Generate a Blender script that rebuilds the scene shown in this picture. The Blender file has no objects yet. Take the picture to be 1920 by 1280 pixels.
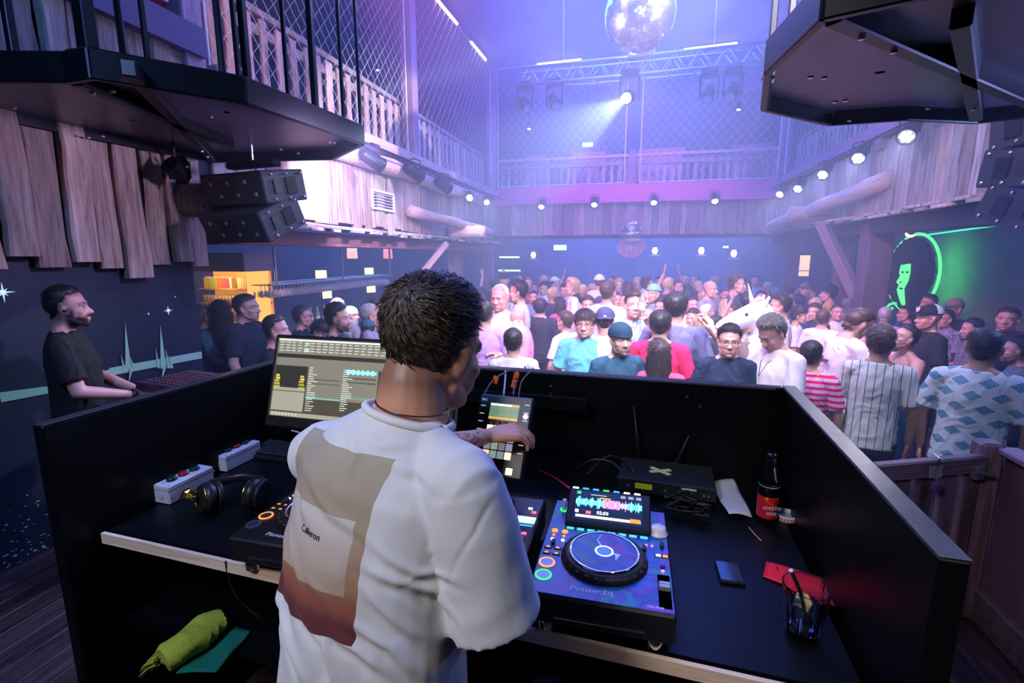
import bpy, bmesh, math, random
import numpy as np
from mathutils import Vector, Matrix, Euler, noise
from mathutils.bvhtree import BVHTree

# ---------------------------------------------------------------- camera, world, exposure
S = bpy.context.scene
C = S.collection
R = math.radians
CZ = 2.18                                   # eye height over the dance floor
cam = bpy.data.objects.new('camera', bpy.data.cameras.new('camera'))
C.objects.link(cam); S.camera = cam
cam.data.sensor_width = 36; cam.data.lens = 17.25
cam.data.clip_start = .05; cam.data.clip_end = 200
cam.location = (0, 0, CZ); cam.rotation_euler = (R(80), 0, R(14))
cam.data.dof.use_dof = False
S.view_settings.view_transform = 'Standard'; S.view_settings.look = 'None'
S.view_settings.gamma = 1; S.view_settings.use_curve_mapping = False
S.view_settings.exposure = 0.0
W = bpy.data.worlds.new('night'); S.world = W; W.use_nodes = True
W.node_tree.nodes['Background'].inputs[0].default_value = (.02, .03, .09, 1)
W.node_tree.nodes['Background'].inputs[1].default_value = .15
cy = S.cycles
cy.max_bounces = 5; cy.diffuse_bounces = 2; cy.glossy_bounces = 3; cy.transmission_bounces = 4
cy.volume_bounces = 0; cy.transparent_max_bounces = 8; cy.sample_clamp_indirect = 4
cy.caustics_reflective = False; cy.caustics_refractive = False
cy.sample_clamp_direct = 0

def aim(o, tgt):
    o.rotation_euler = (Vector(tgt) - o.location).to_track_quat('-Z', 'Y').to_euler()
def area(name, loc, tgt, size, col, power, sy=None, spread=180):
    l = bpy.data.lights.new(name, 'AREA'); l.size = size; l.color = col; l.energy = power
    if sy: l.shape = 'RECTANGLE'; l.size_y = sy
    l.spread = R(spread)
    o = bpy.data.objects.new(name, l); C.objects.link(o); o.location = loc; aim(o, tgt); return o
def spot(name, loc, tgt, col, power, ang, blend=.4, r=.05):
    l = bpy.data.lights.new(name, 'SPOT'); l.color = col; l.energy = power; l.spot_size = R(ang)
    l.spot_blend = blend; l.shadow_soft_size = r
    o = bpy.data.objects.new(name, l); C.objects.link(o); o.location = loc; aim(o, tgt); return o
def plight(name, loc, col, power, r=.05):
    l = bpy.data.lights.new(name, 'POINT'); l.color = col; l.energy = power; l.shadow_soft_size = r
    o = bpy.data.objects.new(name, l); C.objects.link(o); o.location = loc; return o

# big washes of the club over the hall and the stage, with added fills that have no fixture
area('stage_work_light', (-1.2, -1.0, 3.7), (-.2, 1.0, 1.5), .5, (1, .93, .86), 22, spread=130)
spot('booth_right_light', (.9, -.2, 3.7), (.3, 1.45, 1.31), (1, .9, .84), 62, 26, .6, .05)  # added to brighten the red flyer and the glass
area('blue_ceiling_wash', (-.3, 9.3, 6.35), (-.3, 9.3, 0), 4.5, (.04, .13, 1), 720, sy=5)
area('blue_ceiling_wash', (-.3, 4.6, 6.3), (-.3, 5, 0), 4.0, (.08, .18, 1), 190, sy=3)
spot('lavender_crowd_wash', (2.4, 3.0, 6.1), (-.4, 6.6, 1.4), (.92, .74, 1), 1750, 64, .6, .12)
spot('pink_crowd_wash', (-2.9, 4.0, 6.0), (.2, 6.6, 1.4), (1, .22, .7), 1900, 58, .7, .12)
spot('white_beam', (-.3, 3.1, 6.3), (.5, 5.2, 1.3), (.8, .78, 1), 1000, 56, .6, .1)
spot('left_wall_wash', (1.9, 5.6, 5.9), (-3.6, 7.2, 2.9), (.86, .8, 1), 2900, 42, .35, .04)
spot('left_gallery_amber', (-2.2, 2.9, 4.2), (-3.7, 5.4, 4.1), (1, .5, .3), 90, 60, .5, .05)
spot('pink_ceiling_wash', (2.2, 11.4, 4.2), (1.6, 12.2, 6.6), (1, .12, .5), 60, 100, .8, .1)
spot('right_wall_wash', (-1.4, 4.4, 5.9), (3.04, 6.6, 3.0), (.75, .6, 1), 500, 46, .5, .1)
spot('pink_side_wash', (.4, 1.9, 4.4), (3.2, 3.9, 1.3), (1, .3, .62), 150, 80, .8, .15)
area('blue_stage_side', (2.9, .9, 3.6), (1.6, 2.2, 1.0), .8, (.08, .3, 1), 16)
spot('pink_back_beam', (-.2, 9.6, 5.9), (-.2, 12.4, 3.6), (1, .12, .55), 330, 85, .7, .1)
spot('magenta_right_top', (1.6, 5.6, 4.6), (3.1, 7.6, 6.2), (1, .12, .7), 170, 70, .8, .1)
spot('left_array_blue', (-.6, 2.2, 3.3), (-1.9, 3.3, 2.8), (.15, .45, 1), 18, 60, .6, .08)
area('platform_underside_fill', (2.85, 3.7, 2.2), (1.5, 2.6, 3.0), .4, (.3, .36, 1), 22)  # unseen light added to brighten the underside of the right platform
area('crowd_front_fill', (.4, 2.1, 3.9), (.3, 5.6, 1.3), 1.0, (.82, .74, 1), 125, spread=110)
area('blue_left_side', (-1.5, -.2, 3.9), (-3.6, 2.2, 1.7), .6, (.1, .32, 1), 45)
area('back_gallery_glow', (-.3, 14.2, 6.2), (-.3, 14.2, 3), 4, (.2, .35, 1), 120, sy=2)
area('under_gallery_glow', (0, 14.0, 3.2), (0, 14, 0), 6, (.1, .24, .95), 620, sy=2)
spot('bar_wash', (-2.6, 4.4, 3.4), (-5.0, 7.4, 1.6), (.7, .5, 1), 800, 80, .7, .1)  # added to brighten the bar and its glass rack
area('left_bar_glow', (-5.3, 8.5, 3.35), (-5.3, 8.5, 0), 2.5, (.15, .28, 1), 150, sy=5)
area('right_bay_glow', (4.8, 9.5, 3.35), (4.8, 9.5, 0), 2.5, (.12, .3, 1), 60, sy=4)

spot('guard_plank_fill', (-1.5, 2.9, 2.86), (-3.5, 2.5, 2.2), (.66, .5, 1), 110, 110, .8, .08)  # unseen light added for the guard's face and the hanging planks
spot('ball_fill_left', (-2.9, 5.2, 3.9), (-.08, 6.5, 4.95), (.9, .9, 1), 900, 14, .3, .06)  # unseen lights added on both sides to brighten the mirror ball
spot('ball_fill_right', (2.6, 4.6, 4.0), (-.08, 6.5, 4.95), (.8, .85, 1), 600, 14, .3, .06)

# ---------------------------------------------------------------- pixel geometry on real planes
F_ = 920.; P_ = R(10); A_ = R(14)
def ray(px, py):
    xc = (px-960)/F_; yc = (640-py)/F_
    y = math.cos(P_)+yc*math.sin(P_); z = -math.sin(P_)+yc*math.cos(P_)
    return Vector((xc*math.cos(A_)-y*math.sin(A_), xc*math.sin(A_)+y*math.cos(A_), z))
def at(px, py, x=None, y=None, z=None, d=None):
    r = ray(px, py)
    t = x/r.x if x is not None else y/r.y if y is not None else (z-CZ)/r.z if z is not None else d
    return r*t + Vector((0, 0, CZ))

# ---------------------------------------------------------------- materials
MC = {}
def _mat(name):
    m = bpy.data.materials.new(name); m.use_nodes = True
    return m, m.node_tree, m.node_tree.nodes['Principled BSDF']
def M(name, col=(.5, .5, .5), rough=.5, metal=0, emit=None, es=0, trans=0, bump=0, bs=30, var=0, coat=0, ior=1.45, alpha=1):
    if name in MC: return MC[name]
    m, t, b = _mat(name)
    b.inputs['Base Color'].default_value = (*col, 1); b.inputs['Roughness'].default_value = rough
    b.inputs['Metallic'].default_value = metal; b.inputs['Transmission Weight'].default_value = trans
    b.inputs['Coat Weight'].default_value = coat; b.inputs['IOR'].default_value = ior
    if alpha < 1: b.inputs['Alpha'].default_value = alpha
    if emit: b.inputs['Emission Color'].default_value = (*emit, 1); b.inputs['Emission Strength'].default_value = es
    if bump or var:
        tc = t.nodes.new('ShaderNodeTexCoord'); n = t.nodes.new('ShaderNodeTexNoise')
        n.inputs['Scale'].default_value = bs; n.inputs['Detail'].default_value = 4
        t.links.new(tc.outputs['Object'], n.inputs['Vector'])
        if bump:
            bp = t.nodes.new('ShaderNodeBump'); bp.inputs['Strength'].default_value = bump; bp.inputs['Distance'].default_value = .01
            t.links.new(n.outputs[0], bp.inputs['Height']); t.links.new(bp.outputs[0], b.inputs['Normal'])
        if var:
            mx = t.nodes.new('ShaderNodeMix'); mx.data_type = 'RGBA'
            mx.inputs[6].default_value = (*[c*(1-var) for c in col], 1); mx.inputs[7].default_value = (*[min(1, c*(1+var)) for c in col], 1)
            t.links.new(n.outputs[0], mx.inputs[0]); t.links.new(mx.outputs[2], b.inputs['Base Color'])
    MC[name] = m; return m
def wood(name, c1, c2, axis='z', rough=.75, sc=1.0, knots=True, bump=.35):
    if name in MC: return MC[name]
    m, t, b = _mat(name); N = t.nodes.new; L = t.links.new
    tc = N('ShaderNodeTexCoord'); oi = N('ShaderNodeObjectInfo'); mp = N('ShaderNodeMapping')
    s = {'z': (14, 14, 1.1), 'x': (1.1, 14, 14), 'y': (14, 1.1, 14)}[axis]
    mp.inputs['Scale'].default_value = [v*sc for v in s]
    cb = N('ShaderNodeCombineXYZ'); ml = N('ShaderNodeMath'); ml.operation = 'MULTIPLY'; ml.inputs[1].default_value = 37
    L(oi.outputs['Random'], ml.inputs[0])
    for i in range(3): L(ml.outputs[0], cb.inputs[i])
    L(tc.outputs['Object'], mp.inputs['Vector']); L(cb.outputs[0], mp.inputs['Location'])
    n = N('ShaderNodeTexNoise'); n.inputs['Scale'].default_value = 2.2; n.inputs['Detail'].default_value = 7; n.inputs['Roughness'].default_value = .65
    n.inputs['Distortion'].default_value = .6; L(mp.outputs[0], n.inputs['Vector'])
    rp = N('ShaderNodeValToRGB'); rp.color_ramp.elements[0].position = .32; rp.color_ramp.elements[1].position = .68
    rp.color_ramp.elements[0].color = (*c1, 1); rp.color_ramp.elements[1].color = (*c2, 1); L(n.outputs[0], rp.inputs[0])
    hs = N('ShaderNodeHueSaturation'); ma = N('ShaderNodeMath'); ma.operation = 'MULTIPLY_ADD'; ma.inputs[1].default_value = .7; ma.inputs[2].default_value = .65
    L(oi.outputs['Random'], ma.inputs[0]); L(ma.outputs[0], hs.inputs['Value']); L(rp.outputs[0], hs.inputs['Color'])
    out = hs.outputs[0]
    if knots:
        v = N('ShaderNodeTexVoronoi'); v.inputs['Scale'].default_value = .55; L(mp.outputs[0], v.inputs['Vector'])
        kr = N('ShaderNodeValToRGB'); kr.color_ramp.elements[0].color = (.25, .22, .2, 1); kr.color_ramp.elements[0].position = .05
        kr.color_ramp.elements[1].position = .16; L(v.outputs['Distance'], kr.inputs[0])
        mx = N('ShaderNodeMix'); mx.data_type = 'RGBA'; mx.blend_type = 'MULTIPLY'; mx.inputs[0].default_value = 1
        L(out, mx.inputs[6]); L(kr.outputs[0], mx.inputs[7]); out = mx.outputs[2]
    L(out, b.inputs['Base Color']); b.inputs['Roughness'].default_value = rough
    bp = N('ShaderNodeBump'); bp.inputs['Strength'].default_value = bump; bp.inputs['Distance'].default_value = .01
    L(n.outputs[0], bp.inputs['Height']); L(bp.outputs[0], b.inputs['Normal'])
    MC[name] = m; return m
def EM(name, col, s):
    return M(name, (.02, .02, .02), .4, emit=col, es=s)

# ---------------------------------------------------------------- mesh builder
class MB:
    def __init__(s): s.v = []; s.f = []; s.m = []
    def add(s, vs, fs, mi=0, mat=None):
        o = len(s.v)
        s.v += [tuple(mat @ Vector(v)) for v in vs] if mat is not None else [tuple(v) for v in vs]
        s.f += [tuple(i+o for i in f) for f in fs]; s.m += [mi]*len(fs); return s
    def box(s, c, d, rot=None, mi=0, taper=1.0):
        x, y, z = d[0]/2, d[1]/2, d[2]/2; t = taper
        vs = [(-x, -y, -z), (x, -y, -z), (x, y, -z), (-x, y, -z), (-x*t, -y*t, z), (x*t, -y*t, z), (x*t, y*t, z), (-x*t, y*t, z)]
        m = Matrix.Translation(c) @ (Euler(rot).to_matrix().to_4x4() if rot is not None else Matrix())
        return s.add(vs, [(0, 3, 2, 1), (4, 5, 6, 7), (0, 1, 5, 4), (1, 2, 6, 5), (2, 3, 7, 6), (3, 0, 4, 7)], mi, m)
    def bbox(s, c, d, b=.004, rot=None, mi=0):      # chamfered box
        x, y, z = d[0]/2, d[1]/2, d[2]/2; vs = []; 
        for k, (zz, q) in enumerate(((-z, b), (-z+b, 0), (z-b, 0), (z, b))):
            X, Y = x-q, y-q
            vs += [(-X+b*(q == 0), -Y, zz), (X-b*(q == 0), -Y, zz), (X, -Y+b*(q == 0), zz), (X, Y-b*(q == 0), zz), (X-b*(q == 0), Y, zz), (-X+b*(q == 0), Y, zz), (-X, Y-b*(q == 0), zz), (-X, -Y+b*(q == 0), zz)]
        fs = [tuple(reversed(range(8))), tuple(range(24, 32))]
        for k in range(3):
            for i in range(8):
                j = (i+1) % 8; fs.append((k*8+i, k*8+j, k*8+8+j, k*8+8+i))
        m = Matrix.Translation(c) @ (Euler(rot).to_matrix().to_4x4() if rot is not None else Matrix())
        return s.add(vs, fs, mi, m)
    def tube(s, pts, r, n=8, mi=0, flat=1.0, cap=True, up=None):
        pts = [Vector(p) for p in pts]
        if not hasattr(r, '__len__'): r = [r]*len(pts)
        rings = []; pu = None; o = []
        for i, p in enumerate(pts):
            d = (pts[min(i+1, len(pts)-1)]-pts[max(i-1, 0)])
            if d.length < 1e-9: d = Vector((0, 0, 1))
            d.normalize()
            if pu is None:
                pu = Vector(up) if up is not None else (Vector((0, 0, 1)) if abs(d.z) < .9 else Vector((0, 1, 0)))
            a = d.cross(pu)
            if a.length < 1e-6: a = d.cross(Vector((1, 0, 0)))
            a.normalize(); b = a.cross(d).normalized(); pu = b
            for k in range(n):
                t = 2*math.pi*k/n; o.append(p + (a*math.cos(t) + b*math.sin(t)*flat)*r[i])
        fs = []
        for i in range(len(pts)-1):
            for k in range(n):
                j = (k+1) % n; fs.append((i*n+k, i*n+j, i*n+n+j, i*n+n+k))
        if cap: fs += [tuple(reversed(range(n))), tuple(range((len(pts)-1)*n, len(pts)*n))]
        return s.add(o, fs, mi)
    def caps(s, pts, r, n=12, flat=1.0, up=None, mi=0):   # tube with round ends
        pts = [Vector(p) for p in pts]
        if not hasattr(r, '__len__'): r = [r]*len(pts)
        d0 = (pts[0]-pts[1]).normalized(); d1 = (pts[-1]-pts[-2]).normalized()
        P = [pts[0]+d0*r[0]*.95, pts[0]+d0*r[0]*.6]+pts+[pts[-1]+d1*r[-1]*.6, pts[-1]+d1*r[-1]*.95]
        return s.tube(P, [r[0]*.3, r[0]*.8]+list(r)+[r[-1]*.8, r[-1]*.3], n, mi, flat, True, up)
    def cyl(s, p0, p1, r0, r1=None, n=16, mi=0):
        return s.tube([p0, p1], [r0, r0 if r1 is None else r1], n, mi)
    def lathe(s, prof, n=24, mi=0, mat=None, cap=True):
        vs = []; fs = []
        for r, z in prof: vs += [(r*math.cos(2*math.pi*k/n), r*math.sin(2*math.pi*k/n), z) for k in range(n)]
        for i in range(len(prof)-1):
            for k in range(n):
                j = (k+1) % n; fs.append((i*n+k, i*n+j, i*n+n+j, i*n+n+k))
        if cap: fs += [tuple(reversed(range(n))), tuple(range((len(prof)-1)*n, len(prof)*n))]
        return s.add(vs, fs, mi, mat)
    def ell(s, c, r, n=16, m=10, rot=None, mi=0, fn=None):
        vs = []; fs = []
        for i in range(m+1):
            th = math.pi*i/m
            for k in range(n):
                ph = 2*math.pi*k/n
                vs.append((r[0]*math.sin(th)*math.cos(ph), r[1]*math.sin(th)*math.sin(ph), r[2]*math.cos(th)))
        for i in range(m):
            for k in range(n):
                j = (k+1) % n; fs.append((i*n+k, i*n+n+k, i*n+n+j, i*n+j))
        M4 = Matrix.Translation(c) @ (Euler(rot).to_matrix().to_4x4() if rot is not None else Matrix())
        return s.add(vs, fs, mi, M4)
    def prism(s, poly, z0, z1, mi=0, mat=None):
        n = len(poly); vs = [(x, y, z0) for x, y in poly]+[(x, y, z1) for x, y in poly]
        fs = [tuple(reversed(range(n))), tuple(range(n, 2*n))]+[(i, (i+1) % n, (i+1) % n+n, i+n) for i in range(n)]
        return s.add(vs, fs, mi, mat)
    def loft(s, secs, n=20, mi=0):   # secs: (center, rx, ry, [matrix3])
        o = []
        for sec in secs:
            c, rx, ry = sec[:3]; q = sec[3] if len(sec) > 3 else None
            for k in range(n):
                t = 2*math.pi*k/n; v = Vector((rx*math.cos(t), ry*math.sin(t), 0))
                if q is not None: v = q @ v
                o.append(Vector(c)+v)
        fs = [tuple(reversed(range(n))), tuple(range((len(secs)-1)*n, len(secs)*n))]
        for i in range(len(secs)-1):
            for k in range(n):
                j = (k+1) % n; fs.append((i*n+k, i*n+j, i*n+n+j, i*n+n+k))
        return s.add(o, fs, mi)
    def mesh(s, name, mats, smooth=False):
        me = bpy.data.meshes.new(name); me.from_pydata(s.v, [], s.f)
        for m in (mats if isinstance(mats, (list, tuple)) else [mats]): me.materials.append(m)
        if any(s.m): me.polygons.foreach_set('material_index', s.m)
        if smooth: me.polygons.foreach_set('use_smooth', [True]*len(me.polygons))
        me.update(); return me
    def build(s, name, mats, parent=None, smooth=False, mat=None):
        return link(name, s.mesh(name, mats, smooth), parent, mat)
def link(name, me, parent=None, mat=None):
    o = bpy.data.objects.new(name, me); C.objects.link(o)
    if parent is not None: o.parent = parent
    if mat is not None: o.matrix_local = mat
    return o
def tag(o, label=None, cat=None, group=None, kind=None):
    if label: o['label'] = label
    if cat: o['category'] = cat
    if group: o['group'] = group
    if kind: o['kind'] = kind
    return o
def empty(name, loc=(0, 0, 0), rz=0, label=None, cat=None, group=None, rot=None, kind=None):
    o = bpy.data.objects.new(name, None); C.objects.link(o); o.location = loc; o.empty_display_size = .1
    o.rotation_euler = rot if rot is not None else (0, 0, rz); tag(o, label, cat, group, kind); return o
def shell(v, f): pass
def copy_tree(o, parent=None):
    c = o.copy(); C.objects.link(c)
    if parent is not None: c.parent = parent
    for ch in list(o.children): copy_tree(ch, c)
    return c
def remesh(mb, vox, smooth_it=2, disp=None, name='m'):
    me = mb.mesh(name, []); o = bpy.data.objects.new(name, me); C.objects.link(o)
    md = o.modifiers.new('r', 'REMESH'); md.mode = 'VOXEL'; md.voxel_size = vox
    if smooth_it:
        sm = o.modifiers.new('s', 'SMOOTH'); sm.iterations = smooth_it; sm.factor = .5
    dg = bpy.context.evaluated_depsgraph_get()
    out = bpy.data.meshes.new_from_object(o.evaluated_get(dg))
    bpy.data.objects.remove(o); bpy.data.meshes.remove(me)
    out.polygons.foreach_set('use_smooth', [True]*len(out.polygons))
    if disp:
        n = len(out.vertices); co = np.empty(n*3); out.vertices.foreach_get('co', co); co = co.reshape(-1, 3)
        no = np.empty(n*3); out.vertices.foreach_get('normal', no); no = no.reshape(-1, 3)
        d = disp(co, no); co = co+no*d[:, None]; out.vertices.foreach_set('co', co.ravel()); out.update()
    return out
def text(name, body, size, mat, parent, M4, ext=.0005, align='CENTER'):
    cu = bpy.data.curves.new(name, 'FONT'); cu.body = body; cu.size = size; cu.extrude = ext
    cu.align_x = align; cu.align_y = 'CENTER'; cu.materials.append(mat); cu.resolution_u = 2
    t = bpy.data.objects.new(name, cu); C.objects.link(t); dg = bpy.context.evaluated_depsgraph_get()
    me = bpy.data.meshes.new_from_object(t.evaluated_get(dg)); bpy.data.objects.remove(t); bpy.data.curves.remove(cu)
    return link(name, me, parent, M4)
def TR(x, y, z, rx=0, ry=0, rz=0): return Matrix.Translation((x, y, z)) @ Euler((rx, ry, rz)).to_matrix().to_4x4()
rnd = random.Random(7)
# ================================================================ ROOM
XL, XR, YB, ZC = -3.6, 3.04, 12.4, 6.7
old_wood = wood('old_barn_wood', (.17, .11, .09), (.5, .38, .32))
old_wood2 = wood('old_barn_wood_grey', (.2, .16, .14), (.55, .47, .42))
log_wood = wood('log_wood', (.3, .2, .15), (.6, .46, .36), 'y')
beam_y = wood('beam_wood', (.14, .07, .06), (.3, .17, .14), 'y', knots=False)
beam_x = wood('beam_wood_x', (.22, .1, .1), (.42, .24, .22), 'x', knots=False)
dark_w = M('dark_wall', (.03, .035, .05), .7, bump=.2, bs=12, var=.3)
navy = M('navy_wall', (.03, .045, .08), .8, bump=.15, bs=8, var=.4)
black = M('black_paint', (.006, .006, .008), .55, bump=.08, bs=60)
blackm = M('black_steel', (.012, .013, .017), .38, .6)
steel = M('steel', (.6, .6, .62), .3, 1)
wire = M('galvanised_wire', (.75, .75, .8), .45, .1)
def struct(mb, name, m, parent=None, smooth=False):
    o = mb.build(name, m, parent, smooth)
    if parent is None: o['kind'] = 'structure'
    return o
# floors: dance floor, stage floor with boards
struct(MB().box((-.3, 8.8, -.05), (14, 16, .1)), 'floor', M('dance_floor', (.06, .045, .05), .35, bump=.1, bs=5, var=.3))
sfl = empty('floor', kind='structure')
struct(MB().box((-.3, -.1, .14), (7.4, 5.9, .28)), 'stage_deck', dark_w, sfl)
wf = wood('stage_boards', (.02, .012, .015), (.085, .05, .06), 'y', .4, knots=False)
me = MB().bbox((0, 0, 0), (.138, 5.9, .02), .003).mesh('floor_board', wf)
for i in range(53):
    o = link('floor_board', me, sfl); o.location = (-3.93+i*.14, -.1, .29+(i*7 % 3)*.0007)
struct(MB().box((-.3, 6.5, ZC+.05), (14, 20, .1)), 'ceiling', M('ceiling_paint', (.16, .14, .26), .8, bump=.1, bs=3, var=.2))
# outer walls (behind the galleries and bars)
wl = struct(MB().box((-7.05, 6.5, 3.3), (.1, 20, 6.8)), 'wall_left', navy)
wr = struct(MB().box((6.55, 6.5, 3.3), (.1, 20, 6.8)), 'wall_right', navy)
wb = struct(MB().box((-.3, 16.05, 3.3), (14, .1, 6.8)), 'wall_back', navy)
wf_ = struct(MB().box((-.3, -3.4, 3.3), (14, .1, 6.8)), 'wall_front', dark_w)
# gallery slabs
for (c, d) in (((-5.3, 7.6, 3.5), (3.3, 9.8, .14)), ((4.85, 7.6, 3.5), (3.5, 9.8, .14)), ((-.3, 14.3, 3.5), (13.4, 3.7, .14))):
    struct(MB().box(c, d), 'gallery_slab', dark_w)
# dark painted partition at the left of the stage with the pulse line mural
wp = struct(MB().box((XL-.08, 1.2, 1.62), (.12, 4.4, 2.7)), 'wall_mural', M('mural_black', (.012, .022, .05), .6, bump=.1, bs=20, var=.35))
pulse_m = M('pulse_paint', (.35, .68, .48), .6)
def pulse():
    mb = MB(); X = XL-.018
    a = at(0, 745, x=X); b = at(105, 728, x=X); c = at(205, 697, x=X); d = at(378, 665, x=X)
    def quad(p, q, w0, w1): mb.add([(X, p.y, p.z-w0), (X, q.y, q.z-w1), (X, q.y, q.z+w1), (X, p.y, p.z+w0), (X+.004, p.y, p.z-w0), (X+.004, q.y, q.z-w1), (X+.004, q.y, q.z+w1), (X+.004, p.y, p.z+w0)], [(4, 5, 6, 7), (0, 3, 2, 1), (7, 6, 2, 3), (0, 1, 5, 4)])
    quad(a, b, .03, .022); quad(b, c, .022, .018); quad(c, d, .028, .03)
    def spike(px, top, w):
        nonlocal X; X += .0009
        base = at(px, 690, x=X); tp = at(px-6, top, x=X)
        mb.add([(X+.004, base.y-w, base.z), (X+.004, base.y+w, base.z), (X+.004, tp.y, tp.z), (X, base.y-w, base.z), (X, base.y+w, base.z), (X, tp.y, tp.z)], [(0, 1, 2), (5, 4, 3), (0, 2, 5, 3), (2, 1, 4, 5)])
    for px, top, w in ((240, 606, .022), (232, 665, .01), (250, 670, .012), (306, 610, .024), (297, 652, .012), (316, 655, .014), (322, 665, .012), (246, 720, .012), (308, 712, .014), (98, 702, .012)): spike(px, top, w)
    mb.build('pulse_line', pulse_m, wp)
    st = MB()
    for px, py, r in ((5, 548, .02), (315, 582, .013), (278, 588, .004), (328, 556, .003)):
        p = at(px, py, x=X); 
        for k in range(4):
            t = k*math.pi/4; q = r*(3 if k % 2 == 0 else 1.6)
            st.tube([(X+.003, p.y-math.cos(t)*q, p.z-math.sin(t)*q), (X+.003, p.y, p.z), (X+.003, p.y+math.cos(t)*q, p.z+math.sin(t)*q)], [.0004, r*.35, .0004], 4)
    st.build('star', M('star_light', (.7, .8, .95), .5, emit=(.5, .7, 1), es=.8), wp)  # stars glow as small LED points in the mural
pulse()
# peeled paint chips low on the partition
ch = MB()
for i in range(90):
    y = rnd.uniform(1.7, 2.35); z = .31+abs(rnd.gauss(0, .18))
    ch.ell((XL-.018, y, z), (.003, rnd.uniform(.003, .012), rnd.uniform(.002, .006)), 5, 4)
tag(ch.build('chipped_paint', M('chip', (.5, .6, .65), .8), wp), kind='stuff')
# --- planks -----------------------------------------------------------
def plank_mesh(w, h, t, seed, wob=.006, segs=7):
    r = random.Random(seed); vs = []; fs = []
    ph = r.uniform(0, 6)
    for i in range(segs+1):
        z = h*(i/segs-.5); a = r.uniform(-wob, wob)+math.sin(ph+i)*wob; b = r.uniform(-wob, wob)+math.sin(ph+i*1.3)*wob; q = t*.22
        zz = z+(r.uniform(-.006, .006) if i in (0, segs) else 0)
        x0, x1 = -w/2+a, w/2+b
        vs += [(x0+q, t/2, zz), (x0, t/2-q, zz), (x0, -t/2, zz), (x1, -t/2, zz), (x1, t/2-q, zz), (x1-q, t/2, zz)]
    n = 6
    for i in range(segs):
        for k in range(n):
            j = (k+1) % n; fs.append((i*n+k, i*n+n+k, i*n+n+j, i*n+j))
    fs += [tuple(range(n)), tuple(reversed(range(segs*n, segs*n+n)))]
    mb = MB(); mb.add(vs, fs); return mb
def plank_row(parent, p0, dirv, rz, total, wmin, wmax, zb, zt, t=.035, mats=(old_wood,), seed=1, zjit=.0, gap=.006, tilt=.004, out=0.0, name='plank', wob=.006):
    r = random.Random(seed); s = 0; k = 0
    while s < total:
        w = min(r.uniform(wmin, wmax), max(.05, total-s)); zz = zb+r.uniform(-zjit, zjit); h = zt-zz
        mb = plank_mesh(w-gap, h, t*r.uniform(.8, 1.15), seed*100+k, wob)
        off = r.uniform(-.3, .6)*t+out
        p = Vector(p0)+Vector(dirv)*(s+w/2)
        o = mb.build(name, mats[k % len(mats)], parent)
        nrm = Vector((-math.sin(rz), math.cos(rz), 0))
        o.location = (p.x+nrm.x*off, p.y+nrm.y*off, (zz+zt)/2); o.rotation_euler = (0, r.uniform(-tilt, tilt), rz)
        s += w; k += 1
# local plank: width X, thickness Y(front +Y), height Z. Left wall faces +X -> rz=-90deg
fl = struct(MB().box((XL-.06, 8.05, 3.05), (.06, 8.8, 1.0)), 'wall_gallery_left', dark_w)
plank_row(fl, (XL, 3.68, 0), (0, 1, 0), -math.pi/2, 8.7, .1, .26, 2.55, 3.36, mats=(old_wood2, old_wood2, old_wood), seed=3, zjit=.03, tilt=.01)
# the long crooked planks hanging over the mural
near = struct(MB().box((XL-.05, 2.6, 3.15), (.05, 2.2, 1.6)), 'wall_planked_left', dark_w)
edges = [(-14, 505), (10, 480), (70, 500), (134, 480), (184, 503), (232, 522), (281, 494), (321, 490), (356, 498), (391, 498)]
for i in range(9):
    x0, yb = edges[i][0], edges[i+1][1] if i else 480
    x1 = edges[i+1][0]; yb = [505, 480, 500, 490, 503, 522, 495, 490, 498][i]
    a = at(x0+2, yb, x=XL+.03); b = at(x1-1, yb, x=XL+.03); zb = a.z; w = b.y-a.y
    tl = [.05, .05, .05, .04, .06, .03, .0, .0, -.005][i]
    mb = plank_mesh(w, 3.75-zb, .06, 900+i, .009, 9)
    o = mb.build('plank', old_wood, near); o.location = (XL+.03+(.02 if i % 2 else -.005), (a.y+b.y)/2, (zb+3.75)/2); o.rotation_euler = (0, 0, -math.pi/2)
# back fascia, rz=180 (front faces -Y)
fb = struct(MB().box((-.28, YB+.06, 3.05), (6.7, .06, .95)), 'wall_gallery_back', dark_w)
plank_row(fb, (XL, YB, 0), (1, 0, 0), math.pi, 6.64, .12, .27, 2.66, 3.42, mats=(old_wood2, old_wood), seed=5, zjit=.008)
fr = struct(MB().box((XR+.06, 7.95, 3.1), (.06, 9.1, .95)), 'wall_gallery_right', dark_w)
plank_row(fr, (XR, 3.6, 0), (0, 1, 0), math.pi/2, 8.8, .12, .26, 2.68, 3.62, mats=(old_wood, old_wood2), seed=8, zjit=.01)
# awning shingles: rough boards laid on the ledge below the fascias, ends sticking out
def ledge(parent, x, sgn, y0, y1, z, seed):
    r = random.Random(seed); y = y0; k = 0
    while y < y1:
        l = r.uniform(.14, .42); 
        o = MB().bbox((0, 0, 0), (.3+r.uniform(-.05, .09), l, .035), .006).build('shingle', old_wood2, parent)
        o.location = (x+sgn*(.08+r.uniform(0, .07)), y+l/2, z+(.032 if k % 2 else 0)+r.uniform(-.004, .004)); o.rotation_euler = (0, r.uniform(-.05, .05)+sgn*.12, r.uniform(-.05, .05))
        y += l*r.uniform(.72, .95); k += 1
ledge(fl, XL, 1, 3.75, 12.2, 2.47, 11)
ledge(fr, XR, -1, 3.6, 12.2, 2.66, 12)
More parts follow.
